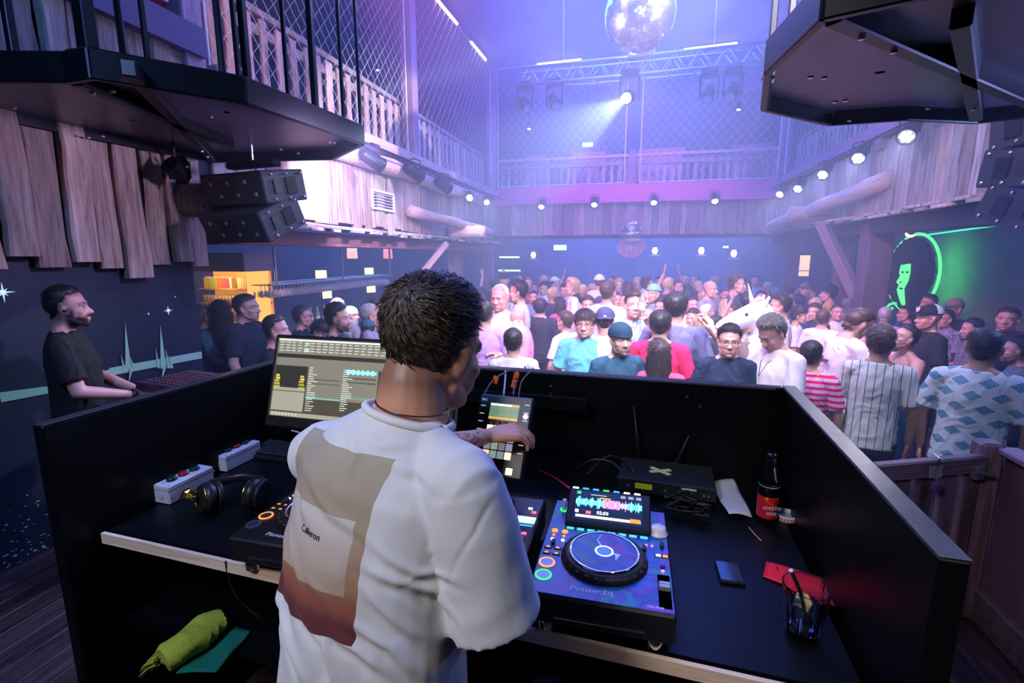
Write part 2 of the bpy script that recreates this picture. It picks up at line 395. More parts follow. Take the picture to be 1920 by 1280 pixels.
# header beams
def beam(name, a, b, w, h, m, parent=None):
    a = Vector(a); b = Vector(b); d = b-a; L = d.length
    mb = MB().bbox((0, 0, 0), (L, w, h), .012)
    o = mb.build(name, m, parent); q = d.to_track_quat('X', 'Z'); o.location = (a+b)/2; o.rotation_euler = q.to_euler()
    if parent is None: o['kind'] = 'structure'
    return o
bw = wood('header_beam', (.25, .1, .13), (.42, .2, .24), 'x', knots=False)
beam('beam', (XL-.03, 3.62, 2.35), (XL-.03, 12.4, 2.35), .2, .16, bw)
beam('beam', (XR+.03, 3.4, 2.53), (XR+.03, 12.4, 2.56), .2, .2, dark_w)
pk = M('pink_painted_beam', (.7, .12, .36), .5, bump=.15, bs=9, var=.2)
beam('beam', (XL, YB-.02, 3.68), (XR, YB-.02, 3.68), .16, .3, pk)
beam('beam', (XL, YB-.07, 3.47), (XR, YB-.07, 3.47), .16, .14, pk)
lg = wood('long_log', (.36, .22, .2), (.62, .46, .44), 'x')
beam('beam', (XL+.06, 3.7, 3.68), (XL+.06, 12.3, 3.68), .18, .14, lg)
struct(MB().tube([(XL+.09, y, 3.42+.02*math.sin(y*2)) for y in np.arange(3.8, 12.3, .5)], [.11+.012*math.sin(y*3) for y in np.arange(3.8, 12.3, .5)], 14), 'log_beam', lg, None, True)['kind'] = 'structure'
beam('beam', (XR-.02, 3.4, 3.74), (XR-.02, 12.3, 3.74), .18, .2, wood('right_beam', (.25, .12, .2), (.4, .24, .34), 'x', knots=False))
# posts up to the ceiling
post_m = wood('post_wood', (.28, .17, .22), (.5, .34, .42), knots=False)
def post(x, y, z0, z1, w, m=post_m):
    o = MB().bbox((0, 0, 0), (w, w, z1-z0), .012).build('post', m); o.location = (x, y, (z0+z1)/2); o['kind'] = 'structure'; return o
for x, y in ((XL, 3.55), (XL, 7.72), (XL, 12.35), (XR, 12.3), (XR, 7.6), (-.19, 12.45)):
    if x == -.19: post(x, y, 3.5, 4.6, .16)
    else: post(x, y, 3.5, ZC, .2)
# hanging wire-mesh frames between the posts
def mesh_frame(a, b, z0, z1, label, cell=.075, notch=None):
    a = Vector((*a, 0)); b = Vector((*b, 0)); d = (b-a); L = d.length; d.normalize(); H = z1-z0
    e = empty('netting_frame', (a.x, a.y, z0), 0, label, 'safety netting'); e.rotation_euler = (0, 0, math.atan2(d.y, d.x))
    for p, q in (((0, 0), (L, 0)), ((0, H), (L, H)), ((0, 0), (0, H)), ((L, 0), (L, H))):
        MB().cyl((p[0], 0, p[1]), (q[0], 0, q[1]), .014, n=8).build('frame_tube', wire, e)
    for k in range(int(L/1.0)+1):
        if k*1.0 < L: MB().cyl((k*1.0+.3, 0, 0), (k*1.0+.3, 0, -.3), .005, n=5).build('bracket', wire, e)
    nb = MB(); amp = cell*.5; n = int(L/cell); seg = int(H/(cell*1.1))
    for i in range(n+1):        # twisted vertical wires, like chicken wire
        pts = [(min(L, max(0, (i+(.5 if (j % 2) ^ (i % 2) else -.5))*cell)), 0, j*H/seg) for j in range(seg+1)]
        for q, w in zip(pts, pts[1:]):
            nb.tube([q, w], .0026, 3, cap=False)
    o = nb.build('wire_net', wire, e); o['kind'] = 'stuff'
    return e
mesh_frame((XL+.02, 7.55), (XL+.02, 3.75), 3.76, 6.6, 'tall wire netting frame on the left gallery nearest the stage', .085)
mesh_frame((XL+.02, 12.2), (XL+.02, 7.95), 3.76, 6.6, 'tall wire netting frame on the left gallery, far end', .1)
mesh_frame((XL+.15, YB-.03), (-.35, YB-.03), 3.86, 6.6, 'wire netting frame on the back gallery, left half', .1)
mesh_frame((.0, YB-.03), (XR-.1, YB-.03), 3.86, 6.6, 'wire netting frame on the back gallery, right half', .1)
mesh_frame((XR-.02, 7.8), (XR-.02, 12.1), 3.85, 5.6, 'wire netting frame along the right gallery', .12)
# balustrades of rough slats behind the netting
def balustrade(a, b, z0, z1, label, m, red=False, pitch=.2, seed=1, rail_m=log_wood):
    a = Vector((*a, 0)); b = Vector((*b, 0)); d = b-a; L = d.length; d.normalize(); r = random.Random(seed)
    e = empty('balustrade', (a.x, a.y, z0), 0, label, 'balustrade'); e.rotation_euler = (0, 0, math.atan2(d.y, d.x)); H = z1-z0
    MB().bbox((L/2, 0, H-.03), (L, .09, .07), .008).build('top_rail', rail_m, e)
    MB().bbox((L/2, 0, H-.2), (L, .05, .1), .008).build('rail', rail_m, e)
    MB().bbox((L/2, 0, .1), (L, .05, .09), .008).build('rail', rail_m, e)
    s = .1; k = 0
    while s < L:
        w = pitch*r.uniform(.4, .6)
        o = plank_mesh(w, H-.15, .028, seed*50+k, .006).build('slat', m[k % len(m)], e); o.location = (s, .03, H/2-.02); s += pitch*r.uniform(.85, 1.15); k += 1
    return e
warm = wood('warm_slat', (.4, .24, .18), (.75, .55, .45))
balustrade((XL-.2, 12.2), (XL-.2, 3.7), 3.57, 4.6, 'rough log balustrade with slats behind the left gallery netting', (warm,), seed=21, pitch=.22)
balustrade((XL+.1, YB+.25), (XR, YB+.25), 3.57, 4.55, 'pale slatted balustrade of the back gallery', (old_wood2,), seed=22, pitch=.17)
balustrade((XR+.25, 4.0), (XR+.25, 12.2), 3.57, 4.6, 'dim slatted balustrade of the right gallery', (old_wood2,), seed=23, pitch=.17)
redp = M('red_board', (.5, .03, .05), .6, bump=.1, bs=10); whp = M('white_board', (.75, .75, .8), .6, bump=.1, bs=10)
balustrade((XL-.1, 3.5), (XL-.1, 1.4), 3.9, 5.6, 'red and white striped board balustrade at the upper left corner', (redp, whp, wood('brown_board', (.12, .07, .05), (.25, .15, .1))), seed=24, pitch=.19)
mesh_frame((XL+.02, 3.4), (XL+.02, 1.3), 4.1, 6.6, 'wire netting frame over the striped boards at upper left', .1)
struct(MB().box((XL-.3, 2.3, 3.86), (.9, 2.6, .22)), 'gallery_ledge', M('ledge_paint', (.12, .1, .2), .7))
# log awning beams + braces
def log(a, b, r, name='log_beam', m=lg):
    a = Vector(a); b = Vector(b); L = (b-a).length; n = 9
    mb = MB().tube([(L*(i/n-.5), .008*math.sin(i*2), .006*math.cos(i*1.7)) for i in range(n+1)], [r*(1+.07*math.sin(i*1.9)) for i in range(n+1)], 16)
    o = mb.build(name, m, None, True); o.location = (a+b)/2; o.rotation_euler = (b-a).to_track_quat('X', 'Z').to_euler(); o['kind'] = 'structure'; return o
log((XL+.12, 7.3, 2.86), (XL+.5, 10.6, 2.66), .09)
log((XL+.2, 9.6, 2.62), (XL+.35, 9.62, 2.62), .1)
log((XL+.05, 9.2, 2.62), (XL+.75, 9.25, 2.62), .12)
log((XR-.05, 7.2, 3.1), (XR-.5, 10.8, 2.72), .11)
log((XR-.6, 9.3, 2.84), (XR+.05, 9.2, 2.86), .13)
log((XR-.3, 10.4, 2.74), (XR-.1, 12.2, 2.66), .08)
brw = wood('brace_wood', (.2, .12, .14), (.36, .24, .28), 'x', knots=False)
beam('brace', at(1540, 418, x=2.75), at(1608, 560, x=3.1), .13, .15, brw)
beam('brace', at(838, 455, x=XL+.5), at(785, 520, x=XL+.1), .1, .1, brw)
pw = wood('dark_post', (.06, .045, .06), (.16, .11, .15), knots=False)
for x, y, w in ((XR+.08, 7.7, .3), (XR+.14, 8.9, .22), (XR+.1, 11.5, .25), (XL-.1, 9.9, .25), (XL-.1, 12.3, .25)):
    o = post(x, y, 0, 2.6, w, pw)
# back wall under the gallery: door openings, sconces, pictures
for i, (px, w) in enumerate(((1010, .9), (1225, 1.1), (1360, .9), (1120, .7))):
    p = at(px, 520, y=15.9); MB().bbox((0, 0, 0), (w, .05, 2.0), .01).build('door_panel', M('door_dark', (.05, .05, .1), .5), wb).location = (p.x, 15.95, 1.0)
lamp_w = EM('sconce_warm', (1, .72, .5), 3.5); gr = EM('exit_green', (.25, 1, .55), 5)
def sconce(px, py, y, label):
    p = at(px, py, y=y); e = empty('wall_sconce', p, 0, label, 'wall lamp')
    MB().lathe([(.05, -.1), (.09, 0), (.05, .1)], 12).build('shade', lamp_w, e, True)
    MB().box((0, .06, 0), (.05, .06, .26)).build('bracket', blackm, e)
    MB().box((0, .02, -.14), (.3, .08, .02)).build('picture_shelf', M('sconce_shelf', (.8, .7, .6), .5), e)
for px, py, l in ((1000, 478, 'small warm wall sconce under the back gallery, left end'), (1228, 470, 'small warm wall sconce above the middle doorway at the back'), (1315, 470, 'small warm wall sconce right of the middle doorway at the back'), (1376, 475, 'small warm wall sconce nearest the right corner at the back')):
    sconce(px, py, 15.6, l)
def exit_sign(px, py, y, w, label):
    p = at(px, py, y=y); e = empty('exit_sign', p, 0, label, 'exit sign')
    MB().cyl((0, .03, w*.2), (0, .03, (3.44 if p.z < 3 else ZC)-p.z), .008, n=6).build('hanging_rod', blackm, e)
    MB().bbox((0, .03, 0), (w, .04, w*.42), .004).build('case', M('sign_case', (.6, .7, .65), .5), e)
    MB().box((0, .005, 0), (w*.94, .012, w*.36)).build('panel', gr, e)
    wh = EM('exit_white', (.9, 1, .95), 7)
    MB().prism([(-.14*w, -.03*w), (.08*w, -.03*w), (.08*w, -.08*w), (.18*w, 0), (.08*w, .08*w), (.08*w, .03*w), (-.14*w, .03*w)], -.002, .002, mat=TR(-.12*w, -.005, 0, R(90))).build('arrow', wh, e)
    MB().ell((.3*w, -.004, .1*w), (.03*w, .003, .03*w), 8, 6).tube([(.28*w, -.004, .06*w), (.3*w, -.004, 0), (.25*w, -.004, -.12*w)], .018*w, 5).tube([(.3*w, -.004, 0), (.36*w, -.004, -.1*w)], .018*w, 5).build('running_figure', wh, e)
exit_sign(1050, 464, 13.6, .36, 'green exit sign hanging under the back gallery on the left')
exit_sign(1361, 463, 13.6, .13, 'small green exit sign under the back gallery near the right')
exit_sign(1102, 271, 14.8, .3, 'green exit sign high on the back gallery wall')
# green strip shelf lamps left rear
for py, w in ((482, .5), (507, .55)):
    p = at(955, py, y=11.9); e = empty('green_strip_light', p, 0, 'upper green strip light at the back left' if py < 490 else 'lower green strip light at the back left', 'strip light')
    MB().box((0, 0, 0), (w, .04, .035)).build('tube', gr, e); MB().box((0, .03, .03), (w+.04, .06, .02)).build('housing', blackm, e); MB().cyl((0, .03, .03), (0, .03, 2.6-p.z), .008, n=6).build('hanging_rod', blackm, e)
# benches and stools on the back gallery
pinkc = M('bench_fabric', (.55, .22, .35), .8, bump=.2, bs=40)
for px, py, w, l in ((1101, 290, .9, 'pink bench back on the back gallery left of the middle post'), (1240, 282, 1.1, 'dim pink bench back right of the middle post'), (1418, 268, .95, 'pink bench back at the right end of the back gallery'), (1000, 300, .6, 'dim bench back at the left end of the back gallery')):
    p = at(px, py, y=13.2); e = empty('gallery_bench', (p.x, 13.2, 3.57), 0, l, 'bench')
    MB().bbox((0, .2, .55), (w, .08, 1.35), .02).build('backrest', pinkc, e); MB().bbox((0, -.1, .42), (w, .5, .1), .02).build('seat', pinkc, e)
    for sx in (-1, 1): MB().bbox((sx*w*.42, -.1, .19), (.06, .4, .38), .01).build('leg', pw, e)
for px, l in ((1068, 'wooden bar stool behind the back gallery slats, left one'), (1135, 'wooden bar stool behind the back gallery slats beside the middle post')):
    p = at(px, 320, y=12.95); e = empty('bar_stool', (p.x, 12.95, 3.57), 0, l, 'stool')
    MB().cyl((0, 0, .7), (0, 0, .76), .17, n=16).build('seat', warm, e)
    for a in range(4):
        c, s_ = math.cos(a*math.pi/2+.78), math.sin(a*math.pi/2+.78); MB().tube([(c*.12, s_*.12, .7), (c*.22, s_*.22, 0)], .02, 6).build('leg', warm, e)
# LED bars along the ceiling edge, with their thin carrier wires
for a, b, l in (((XL+.05, 8.78, 6.55), (XL+.05, 9.85, 6.58), 'pink-white LED bar on the left ceiling edge, nearer one'), ((XL+.05, 10.7, 6.58), (XL+.05, 11.75, 6.6), 'pink-white LED bar on the left ceiling edge, farther one'),
                ((-2.46, YB-.1, 6.6), (-1.42, YB-.1, 6.62), 'pink-white LED bar above the truss, left'), ((.83, YB-.1, 6.62), (1.91, YB-.1, 6.65), 'pink-white LED bar above the truss, right')):
    a = Vector(a); b = Vector(b); e = empty('led_bar', (a+b)/2, 0, l, 'LED bar')
    e.rotation_euler = (b-a).to_track_quat('X', 'Z').to_euler(); L = (b-a).length
    MB().bbox((0, 0, 0), (L, .045, .04), .008).build('diffuser', EM('led_pink', (1, .78, .95), 9), e)
    MB().box((0, 0, .035), (L+.04, .05, .03)).build('housing', blackm, e)
tag(MB().cyl((XL, YB-.1, 6.59), (XR, YB-.1, 6.63), .006, n=5).build('steel_cable', wire), 'thin steel cable across the hall above the truss', 'cable')
# --- roof truss
tr = empty('lighting_truss', at(1192, 128, y=9), 0, 'aluminium box truss hanging across the hall', 'truss')
tr.rotation_euler = (0, R(-.6), 0); TL, TH = 3.95, .27
for y in (-TH/2, TH/2):
    for z in (-TH/2, TH/2): MB().cyl((-TL/2, y, z), (TL/2, y, z), .025, n=10).build('chord', steel, tr, True)
nw = 10
for i in range(nw):
    x0 = -TL/2+TL*i/nw; x1 = x0+TL/nw/2; x2 = x0+TL/nw
    for y in (-TH/2, TH/2):
        MB().cyl((x0, y, -TH/2), (x1, y, TH/2), .011, n=6).cyl((x1, y, TH/2), (x2, y, -TH/2), .011, n=6).build('lattice_brace', steel, tr, True)
    MB().cyl((x0, -TH/2, -TH/2), (x1, TH/2, -TH/2), .01, n=6).build('cross_brace', steel, tr, True)
for x in (-1.2, 1.2): MB().cyl((x, 0, TH/2), (x, 0, 1.45), .006, n=5).build('hanging_cable', wire, tr)
# moving heads on the truss
def moving_head(px, py, y, tgt, label, lit=False, s=1.0):
    p = at(px, py, y=y); e = empty('moving_head', p, 0, label, 'stage light'); e.scale = (s, s, s)
    MB().bbox((0, 0, .34), (.28, .2, .12), .02).build('base', blackm, e)
    MB().bbox((-.15, 0, .12), (.04, .1, .38), .01).bbox((.15, 0, .12), (.04, .1, .38), .01).build('yoke', blackm, e)
    d = (Vector(tgt)-p).normalized(); q = d.to_track_quat('Z', 'Y').to_matrix().to_4x4()
    MB().lathe([(.07, -.16), (.11, -.12), (.115, .05), (.1, .15), (.085, .15)], 20).build('head', blackm, e, True, q)
    MB().lathe([(.0, .151), (.08, .152), (.08, .156)], 20, cap=False).build('lens', EM('beam_lens', (.85, .92, 1), 60) if lit else M('lens_dark', (.2, .3, .5), .1), e, False, q)
    return e, p, d
e, p, d = moving_head(1180, 180, 8.9, at(960, 330, y=5.5), 'lit white moving head under the truss', True)
spot('moving_head_beam', p+d*.22, p+d*3, (.55, .72, 1), 1700, 22, .5, .05)
for px, py, l in ((985, 195, 'unlit moving head at the left end of the truss'), (1040, 190, 'unlit moving head left of the lit one'), (1328, 176, 'unlit round moving head right of the lit one'), (1372, 172, 'unlit moving head at the right end of the truss')):
    moving_head(px, py, 8.95, (px*.001-1, 6, 1), l, s=.9)
for px, py, l in ((1385, 205, 'tiny lit pin spot at the right under the truss'), (992, 241, 'tiny lit pin spot at the left under the truss'), (708, 131, 'tiny lit strip lamp seen through the left netting')):
    p = at(px, py, y=8.87) if px > 900 else at(px, py, x=XL-1.5); e = empty('pin_spot', p, 0, l, 'spotlight')
    MB().lathe([(.02, 0), (.035, .02), (.03, .1)], 10).build('can', blackm, e); MB().cyl((0, 0, .1), (0, 0, ZC-p.z if l.startswith('tiny lit strip') else 5.14-p.z), .006, n=5).build('stem', blackm, e); MB().ell((0, 0, -.005), (.03, .03, .012), 8, 6).build('lens', EM('pin_lens', (.8, 1, .9), 14), e)
# --- mirror ball with real facets
bc = at(1200, 27, y=6.5); dist = (bc-Vector((0, 0, CZ))).length; br = .405
e = empty('mirror_ball', bc, 0, 'large mirror ball hanging above the dance floor', 'mirror ball')
MB().ell((0, 0, 0), (br-.006, br-.006, br-.006), 32, 20).build('core', M('ball_core', (.5, .5, .6), .5), e, True)
fm = MB(); rows = 46; rr = random.Random(4)
for i in range(rows):
    th = math.pi*(i+.5)/rows; nn = max(4, int(2*math.pi*math.sin(th)*br/.028))
    h = math.pi*br/rows*.46; w = 2*math.pi*math.sin(th)*br/nn*.46
    for k in range(nn):
        ph = 2*math.pi*k/nn; c = Vector((math.sin(th)*math.cos(ph), math.sin(th)*math.sin(ph), math.cos(th)))
        nrm = (c+Vector((rr.gauss(0, .03), rr.gauss(0, .03), rr.gauss(0, .03)))).normalized()
        a = Vector((-math.sin(ph), math.cos(ph), 0)); b = nrm.cross(a).normalized(); a = b.cross(nrm)
        P = c*br; fm.add([P-a*w-b*h, P+a*w-b*h, P+a*w+b*h, P-a*w+b*h], [(0, 1, 2, 3)])
tag(fm.build('mirror_facets', M('mirror', (.95, .96, 1), .16, 1), e), kind='stuff')
MB().cyl((0, 0, br-.01), (0, 0, br+.07), .05, n=16).build('cap', steel, e); MB().cyl((0, 0, br+.07), (0, 0, ZC-bc.z), .006, n=6).build('chain', wire, e)
plight('mirror_ball_fill', bc+Vector((-.9, -1.0, .35)), (.95, .9, 1), 60, .12)  # unseen point light added beside the ball to brighten it
p = at(1203, 97, y=8.6); e = empty('ball_motor', p, 0, 'white motor box above the truss under the mirror ball', 'motor box')
MB().cyl((0, 0, .09), (0, 0, ZC-p.z), .012, n=6).build('hanging_rod', blackm, e); MB().bbox((0, 0, 0), (.42, .2, .19), .01).build('case', M('motor_white', (.75, .75, .8), .4), e)
for i in range(7): MB().box((-.17+i*.055, -.102, -.03), (.03, .006, .1)).build('vent_slot', M('vent_grey', (.45, .4, .5), .5), e)
# --- par lamps on the gallery edges
lens_w = EM('par_lens', (.86, .93, 1), 38)
def par(loc, tgt, label, power, col=(.8, .85, 1), s=1.0, grp=None, real=True, ang=60):
    e = empty('par_lamp', loc, 0, label, 'spotlight', grp); e.scale = (s, s, s)
    d = (Vector(tgt)-Vector(loc)).normalized(); q = d.to_track_quat('Z', 'Y').to_matrix().to_4x4()
    MB().lathe([(.045, -.13), (.07, -.1), (.075, .1), (.085, .12), (.08, .125), (.07, .1)], 18).build('can', blackm, e, True, q)
    lm = MB()
    for k in range(7):
        r_ = 0 if k == 0 else .042; lm.ell((r_*math.cos(k), r_*math.sin(k), .108), (.019, .019, .008), 8, 6)
    lm.build('lens', lens_w, e, False, q)
    MB().tube([(-.09, 0, 0), (-.09, 0, .12), (0, 0, .15), (.09, 0, .12), (.09, 0, 0)], .008, 6).build('yoke', blackm, e)
    if real: spot('par_light', Vector(loc)+d*.16, Vector(loc)+d*2, col, power, ang, .8, .04)
    return e
tag(MB().cyl((XL+.33, 3.9, 3.53), (XL+.33, 12.2, 3.53), .018, n=8).build('lamp_pipe', blackm), 'black pipe carrying lamps along the left gallery', 'pipe')
tag(MB().cyl((XR-.2, 5.0, 3.62), (XR-.2, 12.2, 3.62), .018, n=8).build('lamp_pipe', blackm), 'black pipe carrying lamps along the right gallery', 'pipe')
LP = [(697, 298, 'first stage lamp on the left gallery, beside the black platform'), (775, 322, 'second stage lamp along the left gallery'), (830, 346, 'third stage lamp along the left gallery'), (880, 367, 'fourth small lit lamp along the left gallery'), (912, 376, 'fifth small lit lamp at the far left corner')]
for i, (px, py, l) in enumerate(LP):
    p = at(px, py, x=XL+.36); par(p, p+Vector((.9, 1.6, -.9)) if i < 3 else p+Vector((.6, -1.5, -.8)), l, 45, s=1.25 if i < 3 else 1)
for i, (px, py, l) in enumerate([(1705, 247, 'bright lamp nearest the right black platform'), (1614, 289, 'second lit lamp along the right gallery'), (1547, 321, 'third lit lamp along the right gallery'), (1500, 348, 'fourth small lit lamp along the right gallery'), (1466, 359, 'fifth small lit lamp at the far right corner')]):
    p = at(px, py, x=XR-.22); par(p, p+Vector((-.9, -1.3, -1.1)), l, 60, (.85, .8, 1), s=1.1)
for i, (px, py, l) in enumerate([(1016, 382, 'leftmost of the lit lamps on the pink back beam'), (1115, 378, 'lit lamp on the back beam left of the middle post'), (1226, 374, 'lit lamp on the back beam right of the middle post'), (1340, 371, 'rightmost of the lit lamps on the pink back beam')]):
    p = at(px, py, y=YB-.25); par(p, p+Vector((0, -1.5, -1.5)), l, 50, (.8, .85, 1), s=1.1)
# diving helmet ornament with rounded sign under the back beam
hp = at(1184, 436, y=YB-.3); e = empty('diving_helmet', hp, 0, 'old brass diving helmet ornament above a round sign on the back gallery', 'ornament')
brs = M('dull_brass', (.55, .5, .5), .35, .8)
MB().ell((0, 0, .1), (.19, .18, .2), 20, 14).build('dome', brs, e, True); MB().lathe([(.2, -.1), (.27, -.08), (.25, 0), (.17, .02)], 20).build('collar', brs, e, True)
MB().lathe([(.1, 0), (.11, .03), (.07, .04), (.065, .01)], 18, mat=TR(0, -.17, .11, R(90))).build('port_ring', steel, e, True)
MB().lathe([(.0, .0), (.06, .012), (.06, 0)], 14, cap=False, mat=TR(0, -.185, .11, R(90))).build('port_glass', M('port_glass', (.75, .8, .9), .05), e)
for sx in (-1, 1): MB().lathe([(.05, 0), (.055, .03), (.03, .035)], 12, mat=TR(sx*.18, 0, .1, 0, R(90*sx))).build('side_port', brs, e, True)
p = hp+Vector((0, -.02, -.34)); e = empty('round_sign', p, 0, 'rounded wooden sign with pale letters below the helmet', 'sign')
MB().lathe([(.33, -.03), (.34, 0), (.33, .03)], 24, mat=TR(0, 0, 0, R(90)) @ Matrix.Diagonal((1, .72, 1, 1))).build('board', M('sign_board', (.5, .32, .4), .6, bump=.2, bs=20), e)
text('letters', 'VH', .2, M('sign_letters', (.85, .8, .9), .5), e, TR(0, -.036, -.02, R(90)), .004)
MB().ell((.05, -.05, .17), (.2, .05, .05), 14, 8).build('crest', M('crest_white', (.8, .85, .95), .3), e, True)
# air vent on the bright planks
p = at(719, 377, x=XL+.05); e = empty('air_vent', p, -math.pi/2, 'pale metal air vent grille on the left plank wall', 'vent'); 
vm = M('vent_frame', (.6, .58, .65), .5); w, h = .62, .24
for c, d in (((0, 0, h/2), (w, .03, .03)), ((0, 0, -h/2), (w, .03, .03)), ((-w/2, 0, 0), (.03, .03, h)), ((w/2, 0, 0), (.03, .03, h))): MB().box(c, d).build('frame', vm, e)
for i in range(5): MB().box((0, .0, -h/2+.045+i*.04), (w-.03, .02, .008), (.5, 0, 0)).build('slat', vm, e)
MB().box((0, -.015, 0), (w, .005, h)).build('backing', dark_w, e)
# --- haze filling the hall
hz = MB().box((-.28, 8.55, 3.35), (6.6, 7.6, 6.64))
hm = bpy.data.materials.new('haze'); hm.use_nodes = True; t = hm.node_tree; t.nodes.clear()
o_ = t.nodes.new('ShaderNodeOutputMaterial'); vs_ = t.nodes.new('ShaderNodeVolumeScatter'); vs_.inputs['Density'].default_value = .066; vs_.inputs['Anisotropy'].default_value = .35
vs_.inputs['Color'].default_value = (.6, .7, 1, 1); t.links.new(vs_.outputs[0], o_.inputs['Volume'])
tag(MB().box((-.25, 9.35, 3.34), (13.4, 13.2, 6.66)).build('haze', hm), 'thin stage haze hanging in the hall', 'haze', kind='stuff')
# ================================================================ PEOPLE
def V(*a): return Vector(a)
def head_parts(mb, H, ear=True, s=1.0, fine=False):
    def e(c, r, rot=None, n=16, m=10):
        t = MB(); t.ell(c, r, n, m, rot); mb.add(t.v, t.f, 0, H)
    def tb(p, r, flat=1.0):
        t = MB(); t.caps(p, r, 10, flat); mb.add(t.v, t.f, 0, H)
    e((0, -.015, .03), (.0755, .095, .088), n=24, m=16)
    e((0, .026, -.03), (.062, .062, .082), n=20, m=14)
    e((0, .0, -.035), (.068, .07, .06), n=20, m=14)
    tb([(-.052, .005, -.062), (-.042, .04, -.086), (0, .07, -.1), (.042, .04, -.086), (.052, .005, -.062)], [.017, .018, .02, .018, .017])
    e((0, .073, -.101), (.02, .018, .017)); e((0, .042, -.072), (.05, .046, .036), n=20); e((-.034, .05, -.055), (.024, .026, .028)); e((.034, .05, -.055), (.024, .026, .028))
    tb([(-.043, .068, .02), (-.02, .079, .024), (.02, .079, .024), (.043, .068, .02)], [.008, .0095, .0095, .008])
    tb([(0, .08, .012), (0, .09, -.012), (0, .104, -.034)], [.0075, .009, .0115])
    for sx in (-1, 1):
        e((sx*.012, .094, -.038), (.0085, .011, .008)); e((sx*.04, .056, -.03), (.022, .024, .02))
        e((sx*.0315, .067, .011), (.018, .0155, .0085)); e((sx*.0315, .066, -.0105), (.017, .0145, .0065))
        if ear:
            e((sx*.079, -.008, -.012), (.008, .018, .031), (0, sx*.18, -sx*.35)); e((sx*.074, .0, -.034), (.007, .008, .01))
    e((0, .0865, -.067), (.02, .0095, .0055)); e((0, .086, -.0755), (.017, .0095, .006))
def hand(mb, w, d, up, side, curl=.35, spread=.12, r=.0085, thumb=.9, s=1.0, length=None, fcurl=None):
    """w wrist, d pointing direction, up = back of hand normal, side=+1: thumb towards d x up"""
    d = Vector(d).normalized(); up = Vector(up); up = (up-d*up.dot(d)).normalized(); a = d.cross(up)*side; w = Vector(w)
    P = lambda x, y, z: w+d*(x*s)+a*(y*s)+up*(z*s)     # x along, y to thumb side, z back
    mb.caps([P(-.02, 0, 0), P(.015, 0, 0)], [.023*s, .024*s], 12, .75, up)
    for k in range(4): mb.caps([P(.0, .012-.008*k, 0), P(.085, .028-.0195*k, .0)], [.014*s, .0125*s], 10, .95, up)
    L = [(.036, .022, .018), (.04, .026, .02), (.037, .024, .019), (.028, .018, .016)]
    for k in range(4):
        base = P(.084-(.006 if k == 3 else 0)-(.003 if k == 0 else 0), .0285-.0195*k, .001); ang = spread*(1.5-k); c = 0; p = base; pts = [p]
        fc = fcurl[k] if fcurl else curl
        dd = (d*math.cos(ang)+a*math.sin(ang)).normalized()
        for j, l in enumerate(L[k]):
            c += fc*(1.0 if j else .8); q = dd*math.cos(c)-up*math.sin(c); p = p+q*(l*s); pts.append(p)
        mb.caps(pts, [r*1.08*s, r*1.02*s, r*.96*s, r*.82*s], 8)
    t0 = P(.02, .024, -.006); t1 = P(.045, .024+.028*thumb, -.012); t2 = P(.073, .026+.04*thumb, -.018); t3 = P(.095, .028+.036*thumb, -.024)
    mb.caps([t0, t1, t2, t3], [.0135*s, .0115*s, .0098*s, .0082*s], 8)
def paint_head(me, H, thr=.16):
    n = len(me.vertices); co = np.empty(n*3); me.vertices.foreach_get('co', co); co = co.reshape(-1, 3)
    Hi = np.array(H.inverted()); c = co@Hi[:3, :3].T+Hi[:3, 3]; x, y, z = np.abs(c[:, 0]), c[:, 1], c[:, 2]
    ss = lambda a, b, v: np.clip((v-a)/(b-a), 0, 1)
    near = (c**2).sum(1) < thr**2
    jaw = ss(-.045, -.062, z)*ss(-.02, .005, y)*ss(-.135, -.12, z); side = ss(.05, .06, x)*ss(.01, -.02, z)*ss(-.012, .005, y)*ss(.04, .03, y)*ss(-.13, -.11, z)
    must = ss(.032, .026, x)*ss(-.064, -.059, z)*ss(-.046, -.051, z)*ss(.06, .07, y)
    lip = ss(.021, .016, x)*ss(-.086, -.082, z)*ss(-.06, -.064, z)*ss(.06, .075, y)
    brow = ss(.012, .016, x)*ss(.05, .044, x)*ss(.014, .018, z)*ss(.033, .028, z)*ss(.04, .05, y)
    beard = np.maximum(np.maximum(jaw, side), must)*(1-lip)
    scalp = np.maximum(ss(.045, .075, z-np.maximum(y, 0)*.15-.0)*ss(.075, .055, y), ss(-.01, -.03, y)*ss(-.105, -.06, z))
    scalp = np.maximum(scalp, ss(.03, .0, y)*ss(-.005, .02, z)*(x > .05))
    rgb = np.stack([beard, brow, lip, scalp], 1)*near[:, None]
    a = me.attributes.new('hm', 'FLOAT_COLOR', 'POINT'); a.data.foreach_set('color', rgb.astype(np.float32).ravel())
SK = {}
